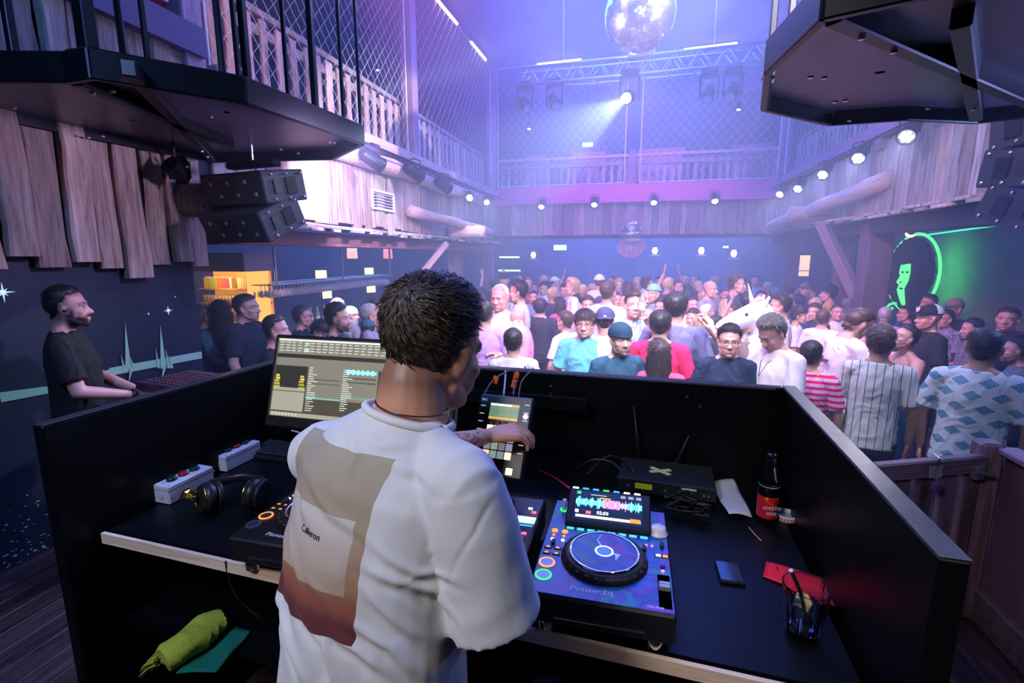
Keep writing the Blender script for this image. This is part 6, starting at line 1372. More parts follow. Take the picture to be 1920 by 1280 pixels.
# ================================================================ DISC JOCKEY
root = empty('person', (at(700, 1290, d=.88).x, at(700, 1290, d=.88).y, .31), 0, 'disc jockey in a white t-shirt with beige and brown back print, seen from behind', 'person')
RO = Vector(root.location)
def D(px, py, d): return at(px, py, d=d)-RO
shR, shL = D(868, 912, .775), D(606, 852, .97)
lat = (shR-shL).normalized(); up0 = Vector((0, 0, 1)); fwd = up0.cross(lat).normalized()   # facing direction
if fwd.y < 0: fwd = -fwd
spine = [D(702, 1400, .93), D(700, 1285, .9), D(700, 1150, .885), D(708, 1010, .88), D(728, 900, .885), D(752, 838, .885), D(766, 786, .885)]
def sec(i, a, b):
    c = spine[i]; t = (spine[min(i+1, len(spine)-1)]-spine[max(i-1, 0)]).normalized()
    l = (lat-t*lat.dot(t)).normalized(); f = t.cross(l).normalized(); return (c, a, b, Matrix((l, f, t)).transposed())
hp_ = D(818, 652, .93)
HD = Matrix.Translation(hp_) @ Euler((R(-14), R(3), R(-25))).to_matrix().to_4x4() @ Matrix.Diagonal((1.03, 1.0, 1.02, 1))
bd = MB(); head_parts(bd, HD)
nb0 = spine[6]+fwd*.005; nape = HD @ V(0, -.04, -.07)
bd.caps([nb0-Vector((0, 0, .06)), nb0.lerp(nape, .5), nape+Vector((0, 0, .01))], [.072, .064, .06], 18)
bd.loft([sec(0, .15, .11), sec(1, .145, .1), sec(2, .14, .1), sec(3, .155, .105), sec(4, .165, .105), sec(5, .13, .085), sec(6, .07, .06)], 26)
elR, elL = D(925, 1150, .80), D(770, 850, 1.2)
wrR = at(868, 1000, z=TZ+.155)-RO
wrL = D(908, 818, 1.47)
for Sh, E, Wp, s in ((shR, elR, wrR, 1), (shL, elL, wrL, -1)):
    bd.caps([spine[6].lerp(Sh, .2)-Vector((0, 0, .012)), spine[6].lerp(Sh, .6)-Vector((0, 0, .012)), Sh], [.042, .042, .054], 14)
    bd.caps([Sh, Sh.lerp(E, .45), E], [.06, .05, .043], 16); bd.caps([E, E.lerp(Wp, .35), E.lerp(Wp, .8), Wp], [.043, .042, .031, .028], 16, .85)
hand(bd, wrL+(wrL-elL).normalized()*.012, (D(985, 806, 1.5)-wrL), (0, -.25, 1), -1, .5, .07, .0088, .8, 1.08, fcurl=(.62, .5, .55, .6))
hand(bd, wrR+(wrR-elR).normalized()*.01, Vector((-.1, 1, -.15)), (0, 0, 1), 1, .35, .08, .0088, .9, 1.05)
for s in (-1, 1):
    hj = spine[0]+lat*s*.09; ft = V(hj.x, hj.y+.0, .1); bd.caps([hj, hj.lerp(ft, .5)+fwd*.03, ft], [.085, .055, .038], 14)
bm_ = remesh(bd, .0048, 2, name='body_dj'); paint_head(bm_, HD)
fa = (elL+wrL)/2+(wrL-elL)*.22
bm_.materials.append(skin((.66, .33, .2), .0, .55, (.03, .02, .014), (fa.x, fa.y, fa.z, .1))); link('body', bm_, root)
# hair: shell and locks flowing out of the crown
hs_ = hair_mesh('short', 120, 80).copy(); hs_.materials.clear(); hm1 = hairmat((.022, .013, .009), (.075, .045, .028)); hs_.materials.append(hm1)
for v in hs_.vertices:
    c = v.co-V(0, -.015, .03)
    if c.z > -.02: v.co += c.normalized()*(.006*min(1, (c.z+.02)/.05))
ho = link('hair', hs_, root); ho.matrix_local = HD
lk = MB(); lk2 = MB(); r_ = random.Random(12); bv = BVHTree.FromPolygons([v.co[:] for v in hs_.vertices], [p.vertices[:] for p in hs_.polygons]); crown = V(.012, -.085, .075)
o_ = V(0, -.015, .03); ssf = lambda a, b, v: min(1, max(0, (v-a)/(b-a)))
cnt = 0
while cnt < 6500:
    d = V(r_.gauss(0, 1), r_.gauss(0, 1), r_.gauss(0, 1)).normalized()
    h = bv.ray_cast(o_+d*.3, -d)
    if h[0] is None: continue
    p = h[0]; c = p-o_
    lowlim = -.085 if p.y < -.02 else (-.01 if p.y < .03 else .045)
    if p.z < lowlim or (p.y > .05 and p.z < .085): continue
    if abs(p.x) > .062 and p.z < .028 and p.y > -.035: continue
    nrm = c.normalized(); fl = (p-crown); fl = fl-nrm*fl.dot(nrm); swirl = nrm.cross(fl)*.55
    t_ = (fl+swirl).normalized() if fl.length > 1e-4 else V(1, 0, 0)
    t_ = (t_+V(r_.gauss(0, .28), r_.gauss(0, .28), r_.gauss(0, .28))); t_ = (t_-nrm*t_.dot(nrm)).normalized()
    topw = ssf(-.06, .06, p.z); L_ = (.008+.019*topw)*r_.uniform(.6, 1.2); w_ = r_.uniform(.0005, .0014)
    side_ = nrm.cross(t_).normalized(); lift = r_.uniform(.05, .32); pts = []
    for k in range(4):
        f = k/3; q = p-nrm*.0015+t_*(L_*f)+nrm*(L_*lift*math.sin(f*2.2)*.55)-nrm*(L_*L_*f*f*3.5); pts.append(q)
    vs = []; 
    for k, q in enumerate(pts):
        ww = w_*(1-k/3.2); vs += [q-side_*ww, q+side_*ww, q+nrm*ww*.8]
    fs = []
    for k in range(3):
        a = k*3; fs += [(a, a+3, a+5, a+2), (a+2, a+5, a+4, a+1)]
    (lk if noise.noise(p*38)+r_.uniform(-.25, .25) < .08 else lk2).add(vs, fs); cnt += 1
o = lk.build('hair_locks', M('lock_dark', (.016, .009, .006), .4), root, True); o.matrix_local = HD; o['kind'] = 'stuff'
o = lk2.build('hair_locks', M('lock_light', (.06, .034, .02), .5), root, True); o.matrix_local = HD; o['kind'] = 'stuff'
# shirt
sb = MB(); sb.loft([sec(0, .2, .155), sec(1, .19, .145), sec(2, .18, .138), sec(3, .184, .138), sec(4, .185, .132), sec(5, .15, .108), sec(6, .085, .078)], 36)
cl_ = spine[6]+(nape-spine[6])*.12; sb.loft([(spine[6]-Vector((0, 0, .03)), .1, .09, sec(6, 1, 1)[3]), (cl_+Vector((0, 0, .0)), .082, .074, sec(6, 1, 1)[3])], 28)
for Sh, E, k, r0, r1 in ((shR, elR, 1.02, .074, .079), (shL, elL, .8, .07, .08)):
    sb.caps([spine[6].lerp(Sh, .25)-Vector((0, 0, .022)), spine[6].lerp(Sh, .6)-Vector((0, 0, .016)), Sh], [.055, .057, .066], 20)
    sb.tube([Sh.lerp(E, -.02), Sh.lerp(E, .3), Sh.lerp(E, .7), Sh.lerp(E, k)], [.066, r0, r0, r1], 28)
c0_ = spine[3]; t_ = (spine[4]-spine[2]).normalized(); lt_ = (lat-t_*lat.dot(t_)).normalized(); bk_ = -(t_.cross(lt_)).normalized()
if bk_.y > 0: bk_ = -bk_
folds = [((.103, .02), (.156, .001), (.216, -.043), .0055, .0075), ((.084, -.063), (.141, -.095), (.182, -.159), .007, .0085), ((-.018, -.079), (.044, -.111), (.068, -.167), .008, .009), ((-.124, -.106), (-.05, -.137), (-.002, -.183), .009, .010),
         ((.105, .055), (.16, .017), (.212, .019), .005, .007), ((.108, -.015), (.137, -.047), (.168, -.085), .006, .0075), ((-.016, .205), (.028, .172), (.03, .132), .0045, .009), ((.071, .18), (.115, .163), (.162, .159), .004, .008),
         ((.042, -.087), (.099, -.106), (.142, -.136), .006, .008), ((.169, .012), (.187, -.024), (.215, -.079), .007, .008), ((-.045, .116), (.024, .084), (.086, .067), .0035, .008), ((-.09, .02), (-.03, -.02), (.02, -.07), .006, .010), ((-.13, -.0), (-.08, -.05), (-.03, -.11), .006, .010),
         ((-.16, -.05), (-.12, -.1), (-.09, -.17), .008, .010), ((.0, -.02), (.05, -.045), (.085, -.08), .004, .009), ((.02, .2), (.06, .19), (.11, .197), .004, .008), ((.05, -.2), (.0, -.28), (-.02, -.36), .009, .013), ((.12, -.18), (.1, -.26), (.09, -.36), .009, .013), ((-.08, -.2), (-.07, -.28), (-.08, -.38), .01, .014), ((-.1, .13), (-.05, .07), (.0, .05), .003, .009)]
seam = ((.252, .151), (.242, .096), (.207, .017), -.0022, .0028)
def pl(u, v, A, B):
    du, dv = B[0]-A[0], B[1]-A[1]; L2 = du*du+dv*dv; t = np.clip(((u-A[0])*du+(v-A[1])*dv)/L2, 0, 1)
    qx, qy = u-A[0]-t*du, v-A[1]-t*dv; return np.sqrt(qx*qx+qy*qy), t, (qx*dv-qy*du)/math.sqrt(L2)
def dsp(co, no):
    out = np.zeros(len(co)); rel = co-np.array(c0_); u_ = rel@np.array(lt_); v_ = rel@np.array(t_); back = np.clip(no@np.array(bk_)*2.5, 0, 1)
    for (A1, B1, C1, amp, wd) in folds+[seam]:
        d1, t1, s1 = pl(u_, v_, A1, B1); d2, t2, s2 = pl(u_, v_, B1, C1); first = d1 < d2; d_ = np.where(first, d1, d2); t_a = np.where(first, t1*.5, .5+t2*.5); sg = np.where(first, s1, s2)
        en = np.sin(np.pi*np.clip(t_a*.84+.08, 0, 1))**.8*np.exp(-np.maximum(0, d_-np.abs(sg))*90)
        out += back*en*amp*(np.exp(-(sg/wd)**2)-(.8*np.exp(-((sg-wd*1.9)/(wd*1.1))**2) if amp > 0 else 0))
    sR = np.array(shR); eR = np.array(elR); ax = (eR-sR)/np.linalg.norm(eR-sR); s_ = (co-sR)@ax; rad = np.linalg.norm((co-sR)-s_[:, None]*ax, axis=1); onsl = (rad < .1)*(s_ > .08)
    ang = (co-sR)@np.array(t_.cross(bk_)); out += onsl*.0016*np.sin(s_*60+ang*50)*np.clip((s_-.08)*8, 0, 1)*np.clip((np.linalg.norm(eR-sR)*.95-s_)*30, 0, 1)
    hem = np.clip((s_-(np.linalg.norm(eR-sR)*.9))/.006, 0, 1)*np.clip((np.linalg.norm(eR-sR)*.915-s_)/.006, 0, 1)*onsl; out -= hem*.002
    for i in range(len(co)):
        c = co[i]; out[i] += .0035*noise.noise(Vector((c[0]*11, c[1]*11, c[2]*6)))+.0012*noise.noise(Vector((c[0]*30, c[1]*30, c[2]*22)))
    return out
sm_ = remesh(sb, .0045, 7, dsp, 'dj_shirt')
n = len(sm_.vertices); co = np.empty(n*3); sm_.vertices.foreach_get('co', co); co = co.reshape(-1, 3); no = np.empty(n*3); sm_.vertices.foreach_get('normal', no); no = no.reshape(-1, 3)
rel = co-np.array(c0_); uv = np.stack([rel@np.array(lt_), rel@np.array(t_), (no@np.array(bk_)), np.ones(n)], 1)
sleeve = (np.linalg.norm(np.cross(co-np.array(shR), (np.array(elR)-np.array(shR))/np.linalg.norm(np.array(elR)-np.array(shR))), axis=1) < .09)
a_ = sm_.attributes.new('uvb', 'FLOAT_COLOR', 'POINT'); a_.data.foreach_set('color', uv.astype(np.float32).ravel())
PRT = (-.165, .093, .174, -.1)     # print: left, right, top, bottom on the back
def shirt_mat():
    m, t, b = _mat('printed_white_tee'); N = t.nodes.new; L = t.links.new; A = N('ShaderNodeAttribute'); A.attribute_name = 'uvb'; s = N('ShaderNodeSeparateColor'); L(A.outputs['Color'], s.inputs[0])
    U, Vv, Bk = s.outputs
    def mth(op, a, v=None):
        q = N('ShaderNodeMath'); q.operation = op
        for i, w in enumerate((a, v)):
            if w is None: continue
            if isinstance(w, (int, float)): q.inputs[i].default_value = w
            else: L(w, q.inputs[i])
        return q.outputs[0]
    def mul(*a):
        o = a[0]
        for x in a[1:]: o = mth('MULTIPLY', o, x)
        return o
    l_, r__, tp_, bt_ = PRT
    inside = mul(mth('GREATER_THAN', U, l_), mth('LESS_THAN', U, r__), mth('LESS_THAN', Vv, tp_), mth('GREATER_THAN', Vv, bt_), mth('GREATER_THAN', Bk, .05))
    def mix(f, a, c):
        x = N('ShaderNodeMix'); x.data_type = 'RGBA'; L(f, x.inputs[0])
        if isinstance(a, tuple): x.inputs[6].default_value = (*a, 1)
        else: L(a, x.inputs[6])
        if isinstance(c, tuple): x.inputs[7].default_value = (*c, 1)
        else: L(c, x.inputs[7])
        return x.outputs[2]
    H_ = tp_-bt_
    g = N('ShaderNodeMapRange'); g.inputs[1].default_value = bt_; g.inputs[2].default_value = tp_; L(Vv, g.inputs[0])
    rp = N('ShaderNodeValToRGB'); e = rp.color_ramp.elements; e[0].position = 0; e[0].color = (.12, .02, .025, 1); e[1].position = 1; e[1].color = (.42, .37, .29, 1)
    for p_, c_ in ((.08, (.13, .02, .025, 1)), (.16, (.28, .07, .045, 1)), (.24, (.3, .12, .07, 1)), (.3, (.4, .22, .13, 1)), (.6, (.42, .32, .23, 1)), (.75, (.38, .31, .23, 1))): q = e.new(p_); q.color = c_
    L(g.outputs[0], rp.inputs[0]); c = rp.outputs[0]
    lightb = mul(mth('LESS_THAN', U, r__-.02), mth('LESS_THAN', Vv, tp_-.092), mth('GREATER_THAN', Vv, tp_-.205)); g2 = N('ShaderNodeMapRange'); g2.inputs[1].default_value = tp_-.205; g2.inputs[2].default_value = tp_-.1; L(Vv, g2.inputs[0])
    lc_ = mix(g2.outputs[0], (.46, .34, .25), (.6, .55, .53)); c = mix(lightb, c, lc_)
    c = mix(inside, (.72, .72, .75), c); L(c, b.inputs['Base Color']); b.inputs['Roughness'].default_value = .9; b.inputs['Sheen Weight'].default_value = .15
    tc = N('ShaderNodeTexCoord'); nb_ = N('ShaderNodeTexNoise'); nb_.inputs['Scale'].default_value = 900; L(tc.outputs['Object'], nb_.inputs[0]); bp_ = N('ShaderNodeBump'); bp_.inputs['Strength'].default_value = .1; bp_.inputs['Distance'].default_value = .001
    L(nb_.outputs[0], bp_.inputs['Height']); L(bp_.outputs[0], b.inputs['Normal']); return m
sm_.materials.append(shirt_mat()); shirt_o = link('shirt', sm_, root)
sbvh = BVHTree.FromPolygons([v.co[:] for v in sm_.vertices], [p.vertices[:] for p in sm_.polygons])
tcu = text('back_lettering', 'Calleron', .016, M('print_brown', (.02, .012, .008), .8), root, Matrix(), .0003)
for v in tcu.data.vertices:
    u_, w_ = v.co.x-.012, v.co.y+.043; o3 = c0_+lt_*u_+t_*(w_)+bk_*.4; h = sbvh.ray_cast(o3, -bk_)
    if h[0] is not None: v.co = h[0]+bk_*(.0006+max(0, v.co.z))
MB().tube([ (cl_+sec(6, 1, 1)[3] @ V(math.cos(a)*.066, math.sin(a)*.062, .02+.012*math.sin(a))) for a in np.linspace(0, 2*math.pi, 40)], .0016, 5).build('neck_chain', M('chain_dark', (.12, .08, .06), .3, .8), root)
# ribbed collar band
MB().tube([ (cl_+sec(6, 1, 1)[3] @ V(math.cos(a)*.082, math.sin(a)*.075, .0+.002*math.sin(a))) for a in np.linspace(0, 2*math.pi, 40)], .0075, 8, flat=1).build('collar', cloth((.78, .78, .8)), root, True)
pt = MB()
for s in (-1, 1):
    hj = spine[0]+lat*s*.088; ft = V(hj.x, hj.y, .08); pt.tube([hj+Vector((0, 0, .03)), hj.lerp(ft, .5)+fwd*.03, ft], [.085, .08, .06], 16)
link('trousers', remesh(pt, .014, 2, name='dj_trousers'), root).data.materials.append(cloth((.012, .013, .018)))
for s in (-1, 1):
    hj = spine[0]+lat*s*.088; o = MB().caps([V(hj.x, hj.y, .045)-fwd*.05, V(hj.x, hj.y, .045)+fwd*.06, V(hj.x, hj.y, .038)+fwd*.14], [.045, .047, .04], 12, .85).build('shoe', cloth((.2, .2, .22)), root, True)
# ---------------- guard at the left
e, T = person(113, 537, 80, 78, 'sit', 'fade', 'black', (.006, .007, .01), label='guard in a black t-shirt with clasped hands and an earpiece by the mural wall', loc=.31, tone='pink', beard=.95, scalp=.7, pants=(.01, .012, .02), eyes=True)
MB().ell((.078, -.002, -.012), (.012, .012, .012), 10, 8).build('earpiece', rub, e, True).matrix_local = T['H']
text('sleeve_lettering', 'SECUWEST' if False else 'scm west', .028, M('sleeve_white', (.7, .7, .75), .5), e, TR(.262, .03, 1.24, R(90), 0, R(88)), .001)
MB().lathe([(.034, -.012), (.036, 0), (.034, .012)], 20, mat=Matrix.Translation(T['arms'][0][2]) @ (T['arms'][0][2]-T['arms'][0][1]).to_track_quat('Z', 'Y').to_matrix().to_4x4()).build('wristband', rub, e, True)
# ================================================================ PLATFORMS, SPEAKERS, GATE, BAR
def platform(name_l, poly, z0, th, bars, label, inner=None, rim=.05):
    c = sum((Vector(p) for p in poly), Vector((0, 0)))/len(poly)
    e = empty('steel_platform', (c.x, c.y, z0), 0, label, 'platform'); P = [Vector(p)-c for p in poly]
    MB().prism([tuple(p*.96) for p in P], th*.5, th*.62).build('deck', M('deck_plate', (.13, .12, .17), .35, .3, bump=.25, bs=14), e)
    n = len(P)
    for i in range(n):
        a, b = P[i], P[(i+1) % n]; d = (b-a); L = d.length; m = (a+b)/2
        MB().bbox((0, 0, th/2), (L+.01, .035, th), .006).build('rim_plate', blackm, e, mat=TR(m.x, m.y, 0, 0, 0, math.atan2(d.y, d.x)))
    a, b = (P[0]+P[1])/2, (P[n//2]+P[(n//2+1) % n])/2
    for f in (.33, .67):
        i = int(n*f); a, b = P[i], -P[i]*.8; d = b-a; MB().bbox((0, 0, th*.3), (d.length*.95, .06, th*.55), .006).build('beam', blackm, e, mat=TR((a.x+b.x)/2, (a.y+b.y)/2, 0, 0, 0, math.atan2(d.y, d.x)))
    r = random.Random(int(c.x*10))
    for k in range(12): q = P[k % n]*r.uniform(.5, .93); MB().lathe([(.012, 0), (.012, -.008), (.006, -.01)], 8, mat=TR(q.x, q.y, .0)).build('bolt', steel, e)
    for (x, y, w) in bars:
        q = Vector((x, y))-c; MB().bbox((q.x, q.y, th+1.15), (w, w, 2.3), .004).build('cage_bar', blackm, e)
        MB().bbox((q.x, q.y, th+.01), (w*2, w*2, .02), .003).build('bar_foot', blackm, e)
    for z in (1.1, 2.3):
        q = [Vector((x, y))-c for x, y, w in bars]
        for a, b in zip(q, q[1:]):
            MB().tube([(a.x, a.y, th+z), (b.x, b.y, th+z)], .014, 6).build('guard_rail', blackm, e)
    for sx in (-.35, .35): MB().cyl((sx, 0, th*.5), (sx, 0, ZC-z0), .02, n=8).build('hanger', blackm, e)
    return e
def xy(px, py, z): p = at(px, py, z=z); return (p.x, p.y)
Z0 = 2.93; zt = Z0+.13
LPp = [xy(680, 272, Z0), xy(625, 300, Z0), xy(400, 305, Z0), (-3.55, 2.6), (-3.55, 1.5), xy(130, 157, Z0), xy(175, 150, Z0), xy(460, 195, Z0)]
Lb = [(x, y, w) for (x, y), w in ((xy(28, 112, zt), .035), (xy(168, 108, zt), .06), (xy(278, 122, zt), .022), (xy(448, 150, zt), .022), (xy(465, 158, zt), .035), (xy(541, 188, zt), .022), (xy(592, 210, zt), .035), (xy(645, 235, zt), .022), (xy(677, 250, zt), .022))]
platform('l', LPp, Z0, .13, Lb, 'black steel dancer platform with cage bars hanging at the upper left')
RP = [xy(1432, 208, Z0), xy(1440, 140, Z0), xy(1545, 40, Z0), (1.15, 1.75), (2.6, 1.9), (2.7, 3.3), xy(1830, 232, Z0), xy(1700, 226, Z0), xy(1555, 236, Z0)]
Rb = [(x, y, w) for (x, y), w in ((xy(1441, 150, zt), .03), (xy(1476, 120, zt), .03), (xy(1548, 15, zt), .03))]
platform('r', RP, Z0, .14, Rb, 'black steel dancer platform hanging at the upper right')
def line_array(loc, rz, n, label, tilt0=0, dt=12, w=.66, h=.26, d=.42, sgn=1, lean=0, grp=None):
    e = empty('line_array_speaker', loc, 0, label, 'loudspeaker', grp); e.rotation_euler = (0, 0, rz); z = 0; y = 0; t = tilt0
    cab = M('cab_black', (.016, .022, .032), .4); gr_ = M('cab_grille', (.012, .014, .02), .5, bump=.6, bs=200)
    for k in range(n):
        m = TR(0, y, z, -R(t))
        c = MB().bbox((0, 0, 0), (w, d, h-.012), .01).build('cabinet', cab, e, mat=m)
        MB().bbox((0, -d/2-.006, 0), (w-.06, .014, h-.05), .004).build('grille', gr_, c)
        for sx in (-1, 1):
            MB().bbox((sx*(w/2+.006), -.05, 0), (.014, .1, h*.5), .003).build('rigging_plate', blackm, c); MB().box((sx*(w/2+.012), .08, 0), (.004, .07, .1)).build('handle_recess', rub, c)
            for sy in (-.16, -.02, .12):
                for sz in (-1, 1): MB().lathe([(.011, 0), (.011, .012), (.006, .016)], 8, mat=TR(sx*(w/2), sy, sz*h*.36, 0, R(90*sx))).build('rigging_pin', steel, c)
        for i in range(6): MB().lathe([(.014, 0), (.014, .005)], 10, mat=TR(-.22+i*.085, d/2, (i % 2-.5)*.09, R(-90))).build('rear_socket', M('socket_grey', (.4, .48, .6), .4, .3), c)
        MB().box((.05, d/2+.002, 0), (.16, .004, .14)).build('rear_plate', rub, c)
        z -= h*math.cos(R(t)); y += h*math.sin(R(t))*sgn; t += dt
    MB().bbox((0, 0, h/2+.05), (w*.8, .08, .05), .01).build('fly_bar', blackm, e); MB().cyl((0, 0, h/2+.07), (0, 0, h/2+1.0), .012, n=8).build('chain', steel, e)
    return e
p = at(478, 352, d=3.75); line_array(p, R(172), 2, 'black line array loudspeaker below the left platform, showing its rear panels', tilt0=10, dt=14, w=.62, h=.24, d=.4)
p = at(1990, 236, d=3.3); line_array(p, R(200), 3, 'black line array loudspeaker at the right edge below the platform', -6, 13, .6, .27, .42)
# big log end sticking out behind the left speaker
lo = at(385, 375, x=XL+.25); tag(MB().cyl((XL, lo.y, lo.z), (XL+.5, lo.y, lo.z), .13, n=20).build('log_stub', old_wood2, None, True), 'thick round log end with a steel strap behind the left loudspeaker', 'log')
lamp = at(330, 318, x=XL+.3); e = empty('barn_door_lamp', lamp, 0, 'dark lamp with open barn doors hanging over the big planks', 'spotlight'); MB().lathe([(.06, -.08), (.07, .06)], 12, mat=TR(0, 0, 0, R(60))).build('can', blackm, e)
for a in range(4): MB().box((0, .07, .0), (.12, .08, .004), (R(35), 0, 0)).build('barn_door', blackm, e, mat=TR(0, 0, 0, R(90)) @ TR(0, 0, -.05, 0, 0, a*math.pi/2))
MB().cyl((0, 0, .05), (0, 0, .5), .01, n=6).build('hanger', blackm, e)
# --- gate and parapet ------------------------------------------------------------
gw = wood('gate_wood', (.1, .055, .07), (.26, .17, .22), 'x', .5, knots=False); gv = wood('gate_wood_v', (.09, .05, .06), (.24, .15, .2), 'z', .5, knots=False)
gp0 = Vector((1.74, 2.82, .31)); e = empty('wooden_gate', (1.13, 2.52, .31), math.atan2(.27, .6), 'low dark wooden gate with hasp between booth and parapet', 'gate')
GL = .63
MB().bbox((GL/2, 0, .86), (GL, .05, .09), .008).build('top_rail', gw, e); MB().bbox((GL/2, 0, .12), (GL, .05, .1), .008).build('bottom_rail', gw, e)
for i in range(5): MB().bbox((.04+i*.135, .01, .45), (.085, .03, .82), .006).build('slat', gv, e)
for x in (.3, .34): MB().box((x, -.028, .85), (.032, .004, .06)).build('hinge_plate', M('galv', (.5, .55, .6), .4, .6), e)
MB().tube([(.32, -.03, .88), (.32, -.035, .92), (.325, .0, .93)], .004, 6).build('hook', steel, e); MB().bbox((.32, -.04, .78), (.05, .03, .05), .008).build('padlock', M('lock', (.25, .15, .35), .3, .7), e)
MB().bbox((.56, -.035, .83), (.06, .03, .07), .006).tube([(.53, -.05, .84), (.62, -.06, .82)], .012, 8).build('latch', M('latch_iron', (.35, .33, .38), .35, .8), e)
o = MB().bbox((0, 0, .48), (.1, .1, .96), .014).build('gate_post', gv); o.location = gp0; tag(o, 'chipped dark wooden gate post at the end of the parapet', 'post')
o = MB().bbox((0, 0, .42), (.08, .08, .84), .012).build('gate_post', gv); o.location = (1.655, 2.79, .31); tag(o, 'shorter worn post just left of the tall gate post', 'post')
par_m = M('parapet_paint', (.16, .07, .12), .45, bump=.15, bs=10, var=.3)
w1 = struct(MB().bbox((1.83, 1.6, .77), (.06, 2.4, .92), .008), 'wall_parapet', par_m)
struct(MB().bbox((1.785, 1.6, .4), (.04, 2.4, .17), .006), 'baseboard_parapet', gw); struct(MB().bbox((1.8, 1.6, 1.24), (.1, 2.4, .03), .006), 'trim_1', gw)
# --- green backlit portrait on the right wall --------------------------------------
gx = 3.9; gc = at(1724, 512, x=gx); e = empty('backlit_portrait', gc+Vector((-.1, 0, 0)), math.pi/2+R(28), 'black cut-out portrait of a curly-haired head backlit in green', 'wall art')
e.scale = (1.1, 1.1, 1.1)
MB().cyl((0, -.02, 0), (0, -.484, 0), .02, n=8).build('standoff', rub, e)
struct(MB().box((gx+.4, gc.y-.9, 1.35), (.06, 3.6, 2.6)), 'wall_portrait', M('mural_plaster', (.12, .14, .13), .8, bump=.2, bs=6, var=.5))
r_ = random.Random(8); pts = []
for k in range(70):
    a = 2*math.pi*k/70; rx, rz_ = .3, .47; q = 1+r_.uniform(-.04, .05)
    pts.append((math.cos(a)*rx*q, math.sin(a)*rz_*q))
MB().prism(pts, 0, .02, mat=TR(0, 0, 0, R(90), 0, math.pi)).build('silhouette', rub, e)
gm = EM('glow_green', (.08, 1, .2), 2.2)
face = [(-.02, .12), (.1, .1), (.11, .0), (.09, -.04), (.13, -.12), (.09, -.16), (.11, -.22), (.08, -.3), (.03, -.4), (-.03, -.44), (.0, -.3), (.02, -.2), (-.02, -.1), (-.03, .02)]
MB().prism([(-x-.02, z) for x, z in face], 0, .006, mat=TR(0, .03, .0, R(90), 0, math.pi)).build('face_cutout', gm, e)
for (x, z, rx, rz_) in ((.08, .01, .022, .014), (.02, .012, .022, .014), (.07, -.2, .03, .012), (.09, -.12, .02, .01)): MB().ell((x, .042, z), (rx, .004, rz_), 10, 6).build('eye_shape', rub, e)
MB().tube([(-.31*math.cos(t)*1.03, -.03, .48*math.sin(t)*1.03) for t in np.linspace(0, 2*math.pi, 50)], .018, 6).build('glow_rim', gm, e)
MB().tube([(.12, .03, -.4), (.2, .03, -.42), (.26, .03, -.5), (.2, .03, -.55), (.16, .03, -.46)], .014, 6).build('scarf_line', gm, e)
area('portrait_green', (gx+.03, gc.y, gc.z), (gx+.2, gc.y, gc.z), .5, (.1, 1, .25), 8, sy=.8)
p0_, p1_ = at(1740, 440, x=3.3), at(1900, 418, x=3.3); tag(MB().cyl(p0_, p1_, .008, n=6).build('green_light_strip', EM('strip_green', (.05, .9, .5), 2)), 'thin green light strip under the right gallery', 'light strip')
for f in (.05, .95): q = p0_.lerp(p1_, f); MB().cyl((q.x, q.y, q.z), (q.x, q.y, 3.44), .006, n=5).build('hanging_wire', wire, bpy.data.objects['green_light_strip'])
for px, py, x, l in ((1706, 439, 3.2, 'small warm spotlight left of the green strip on the right'), (1574, 451, 3.4, 'small warm spotlight behind the right brace')):
    p = at(px, py, x=x); e = empty('warm_spot', p, 0, l, 'spotlight'); MB().lathe([(.04, .02), (.05, .12), (.03, .14)], 12, mat=TR(0, 0, 0, R(40))).build('can', blackm, e); MB().ell((0, -.0, .0), (.05, .05, .03), 10, 8, (R(40), 0, 0)).build('lens', EM('warm_lens', (1, .5, .28), 6), e); MB().cyl((0, .02, .1), (0, .02, 3.44-p.z), .008, n=5).build('stem', blackm, e)
p = at(1505, 492, x=6.4); e = empty('lit_window', at(1504, 498, y=13.5), 0, 'small lit amber window with glazing bars beyond the right rear', 'window'); MB().box((0, 0, 0), (.32, .02, .5)).build('pane', EM('win_amber', (1, .62, .45), 1.6), e); MB().box((-.08, -.015, 0), (.02, .02, .5)).box((0, -.015, -.12), (.32, .02, .02)).build('glazing_bar', rub, e); MB().cyl((0, .05, .25), (0, .05, 3.44-e.location.z), .02, n=6).build('hanging_rod', rub, e); MB().box((0, .03, 0), (.4, .03, .6)).build('frame', dark_w, e)
# dark bar front and fireplace shapes at right
struct(MB().bbox((5.2, 7.4, 1.95), (1.6, .5, .16), .02), 'mantel', pw)
for i in range(6): o = MB().bbox((0, 0, 0), (.28, .04, 1.9), .006).build('door_panel', M('dark_red_panel', (.09, .02, .03), .5), wr); o.location = (4.5+i*.31, 8.2, 1.2)
# --- bar on the left ------------------------------------------------------------------
amb = EM('bar_amber', (1, .45, .08), 1.5); sh = empty('back_bar_shelf', at(430, 560, x=-5.0), math.pi/2*0, 'amber-lit back bar shelf with cartons and glasses', 'shelf')
bc_ = at(430, 545, y=5.6); sh.location = bc_; W_ = .95
MB().box((0, .25, 0), (W_, .03, 1.0)).build('back_panel', M('bar_back', (.8, .4, .15), .6, emit=(1, .4, .06), es=.55), sh)
for z in (-.18, .02, -.4): MB().bbox((0, .1, z), (W_, .28, .025), .004).build('shelf_board', M('shelf_b', (.5, .28, .12), .5), sh)
MB().box((0, -.02, .39), (W_+.1, .5, .24)).build('hood', M('hood_steel', (.35, .3, .35), .25, .9), sh); MB().box((W_/2+.0, -.0, -.05), (.05, .35, 1.0)).build('side_panel', amb, sh)
plight('bar_lamp', bc_+Vector((0, -.15, .22)), (1, .5, .15), 14, .1)
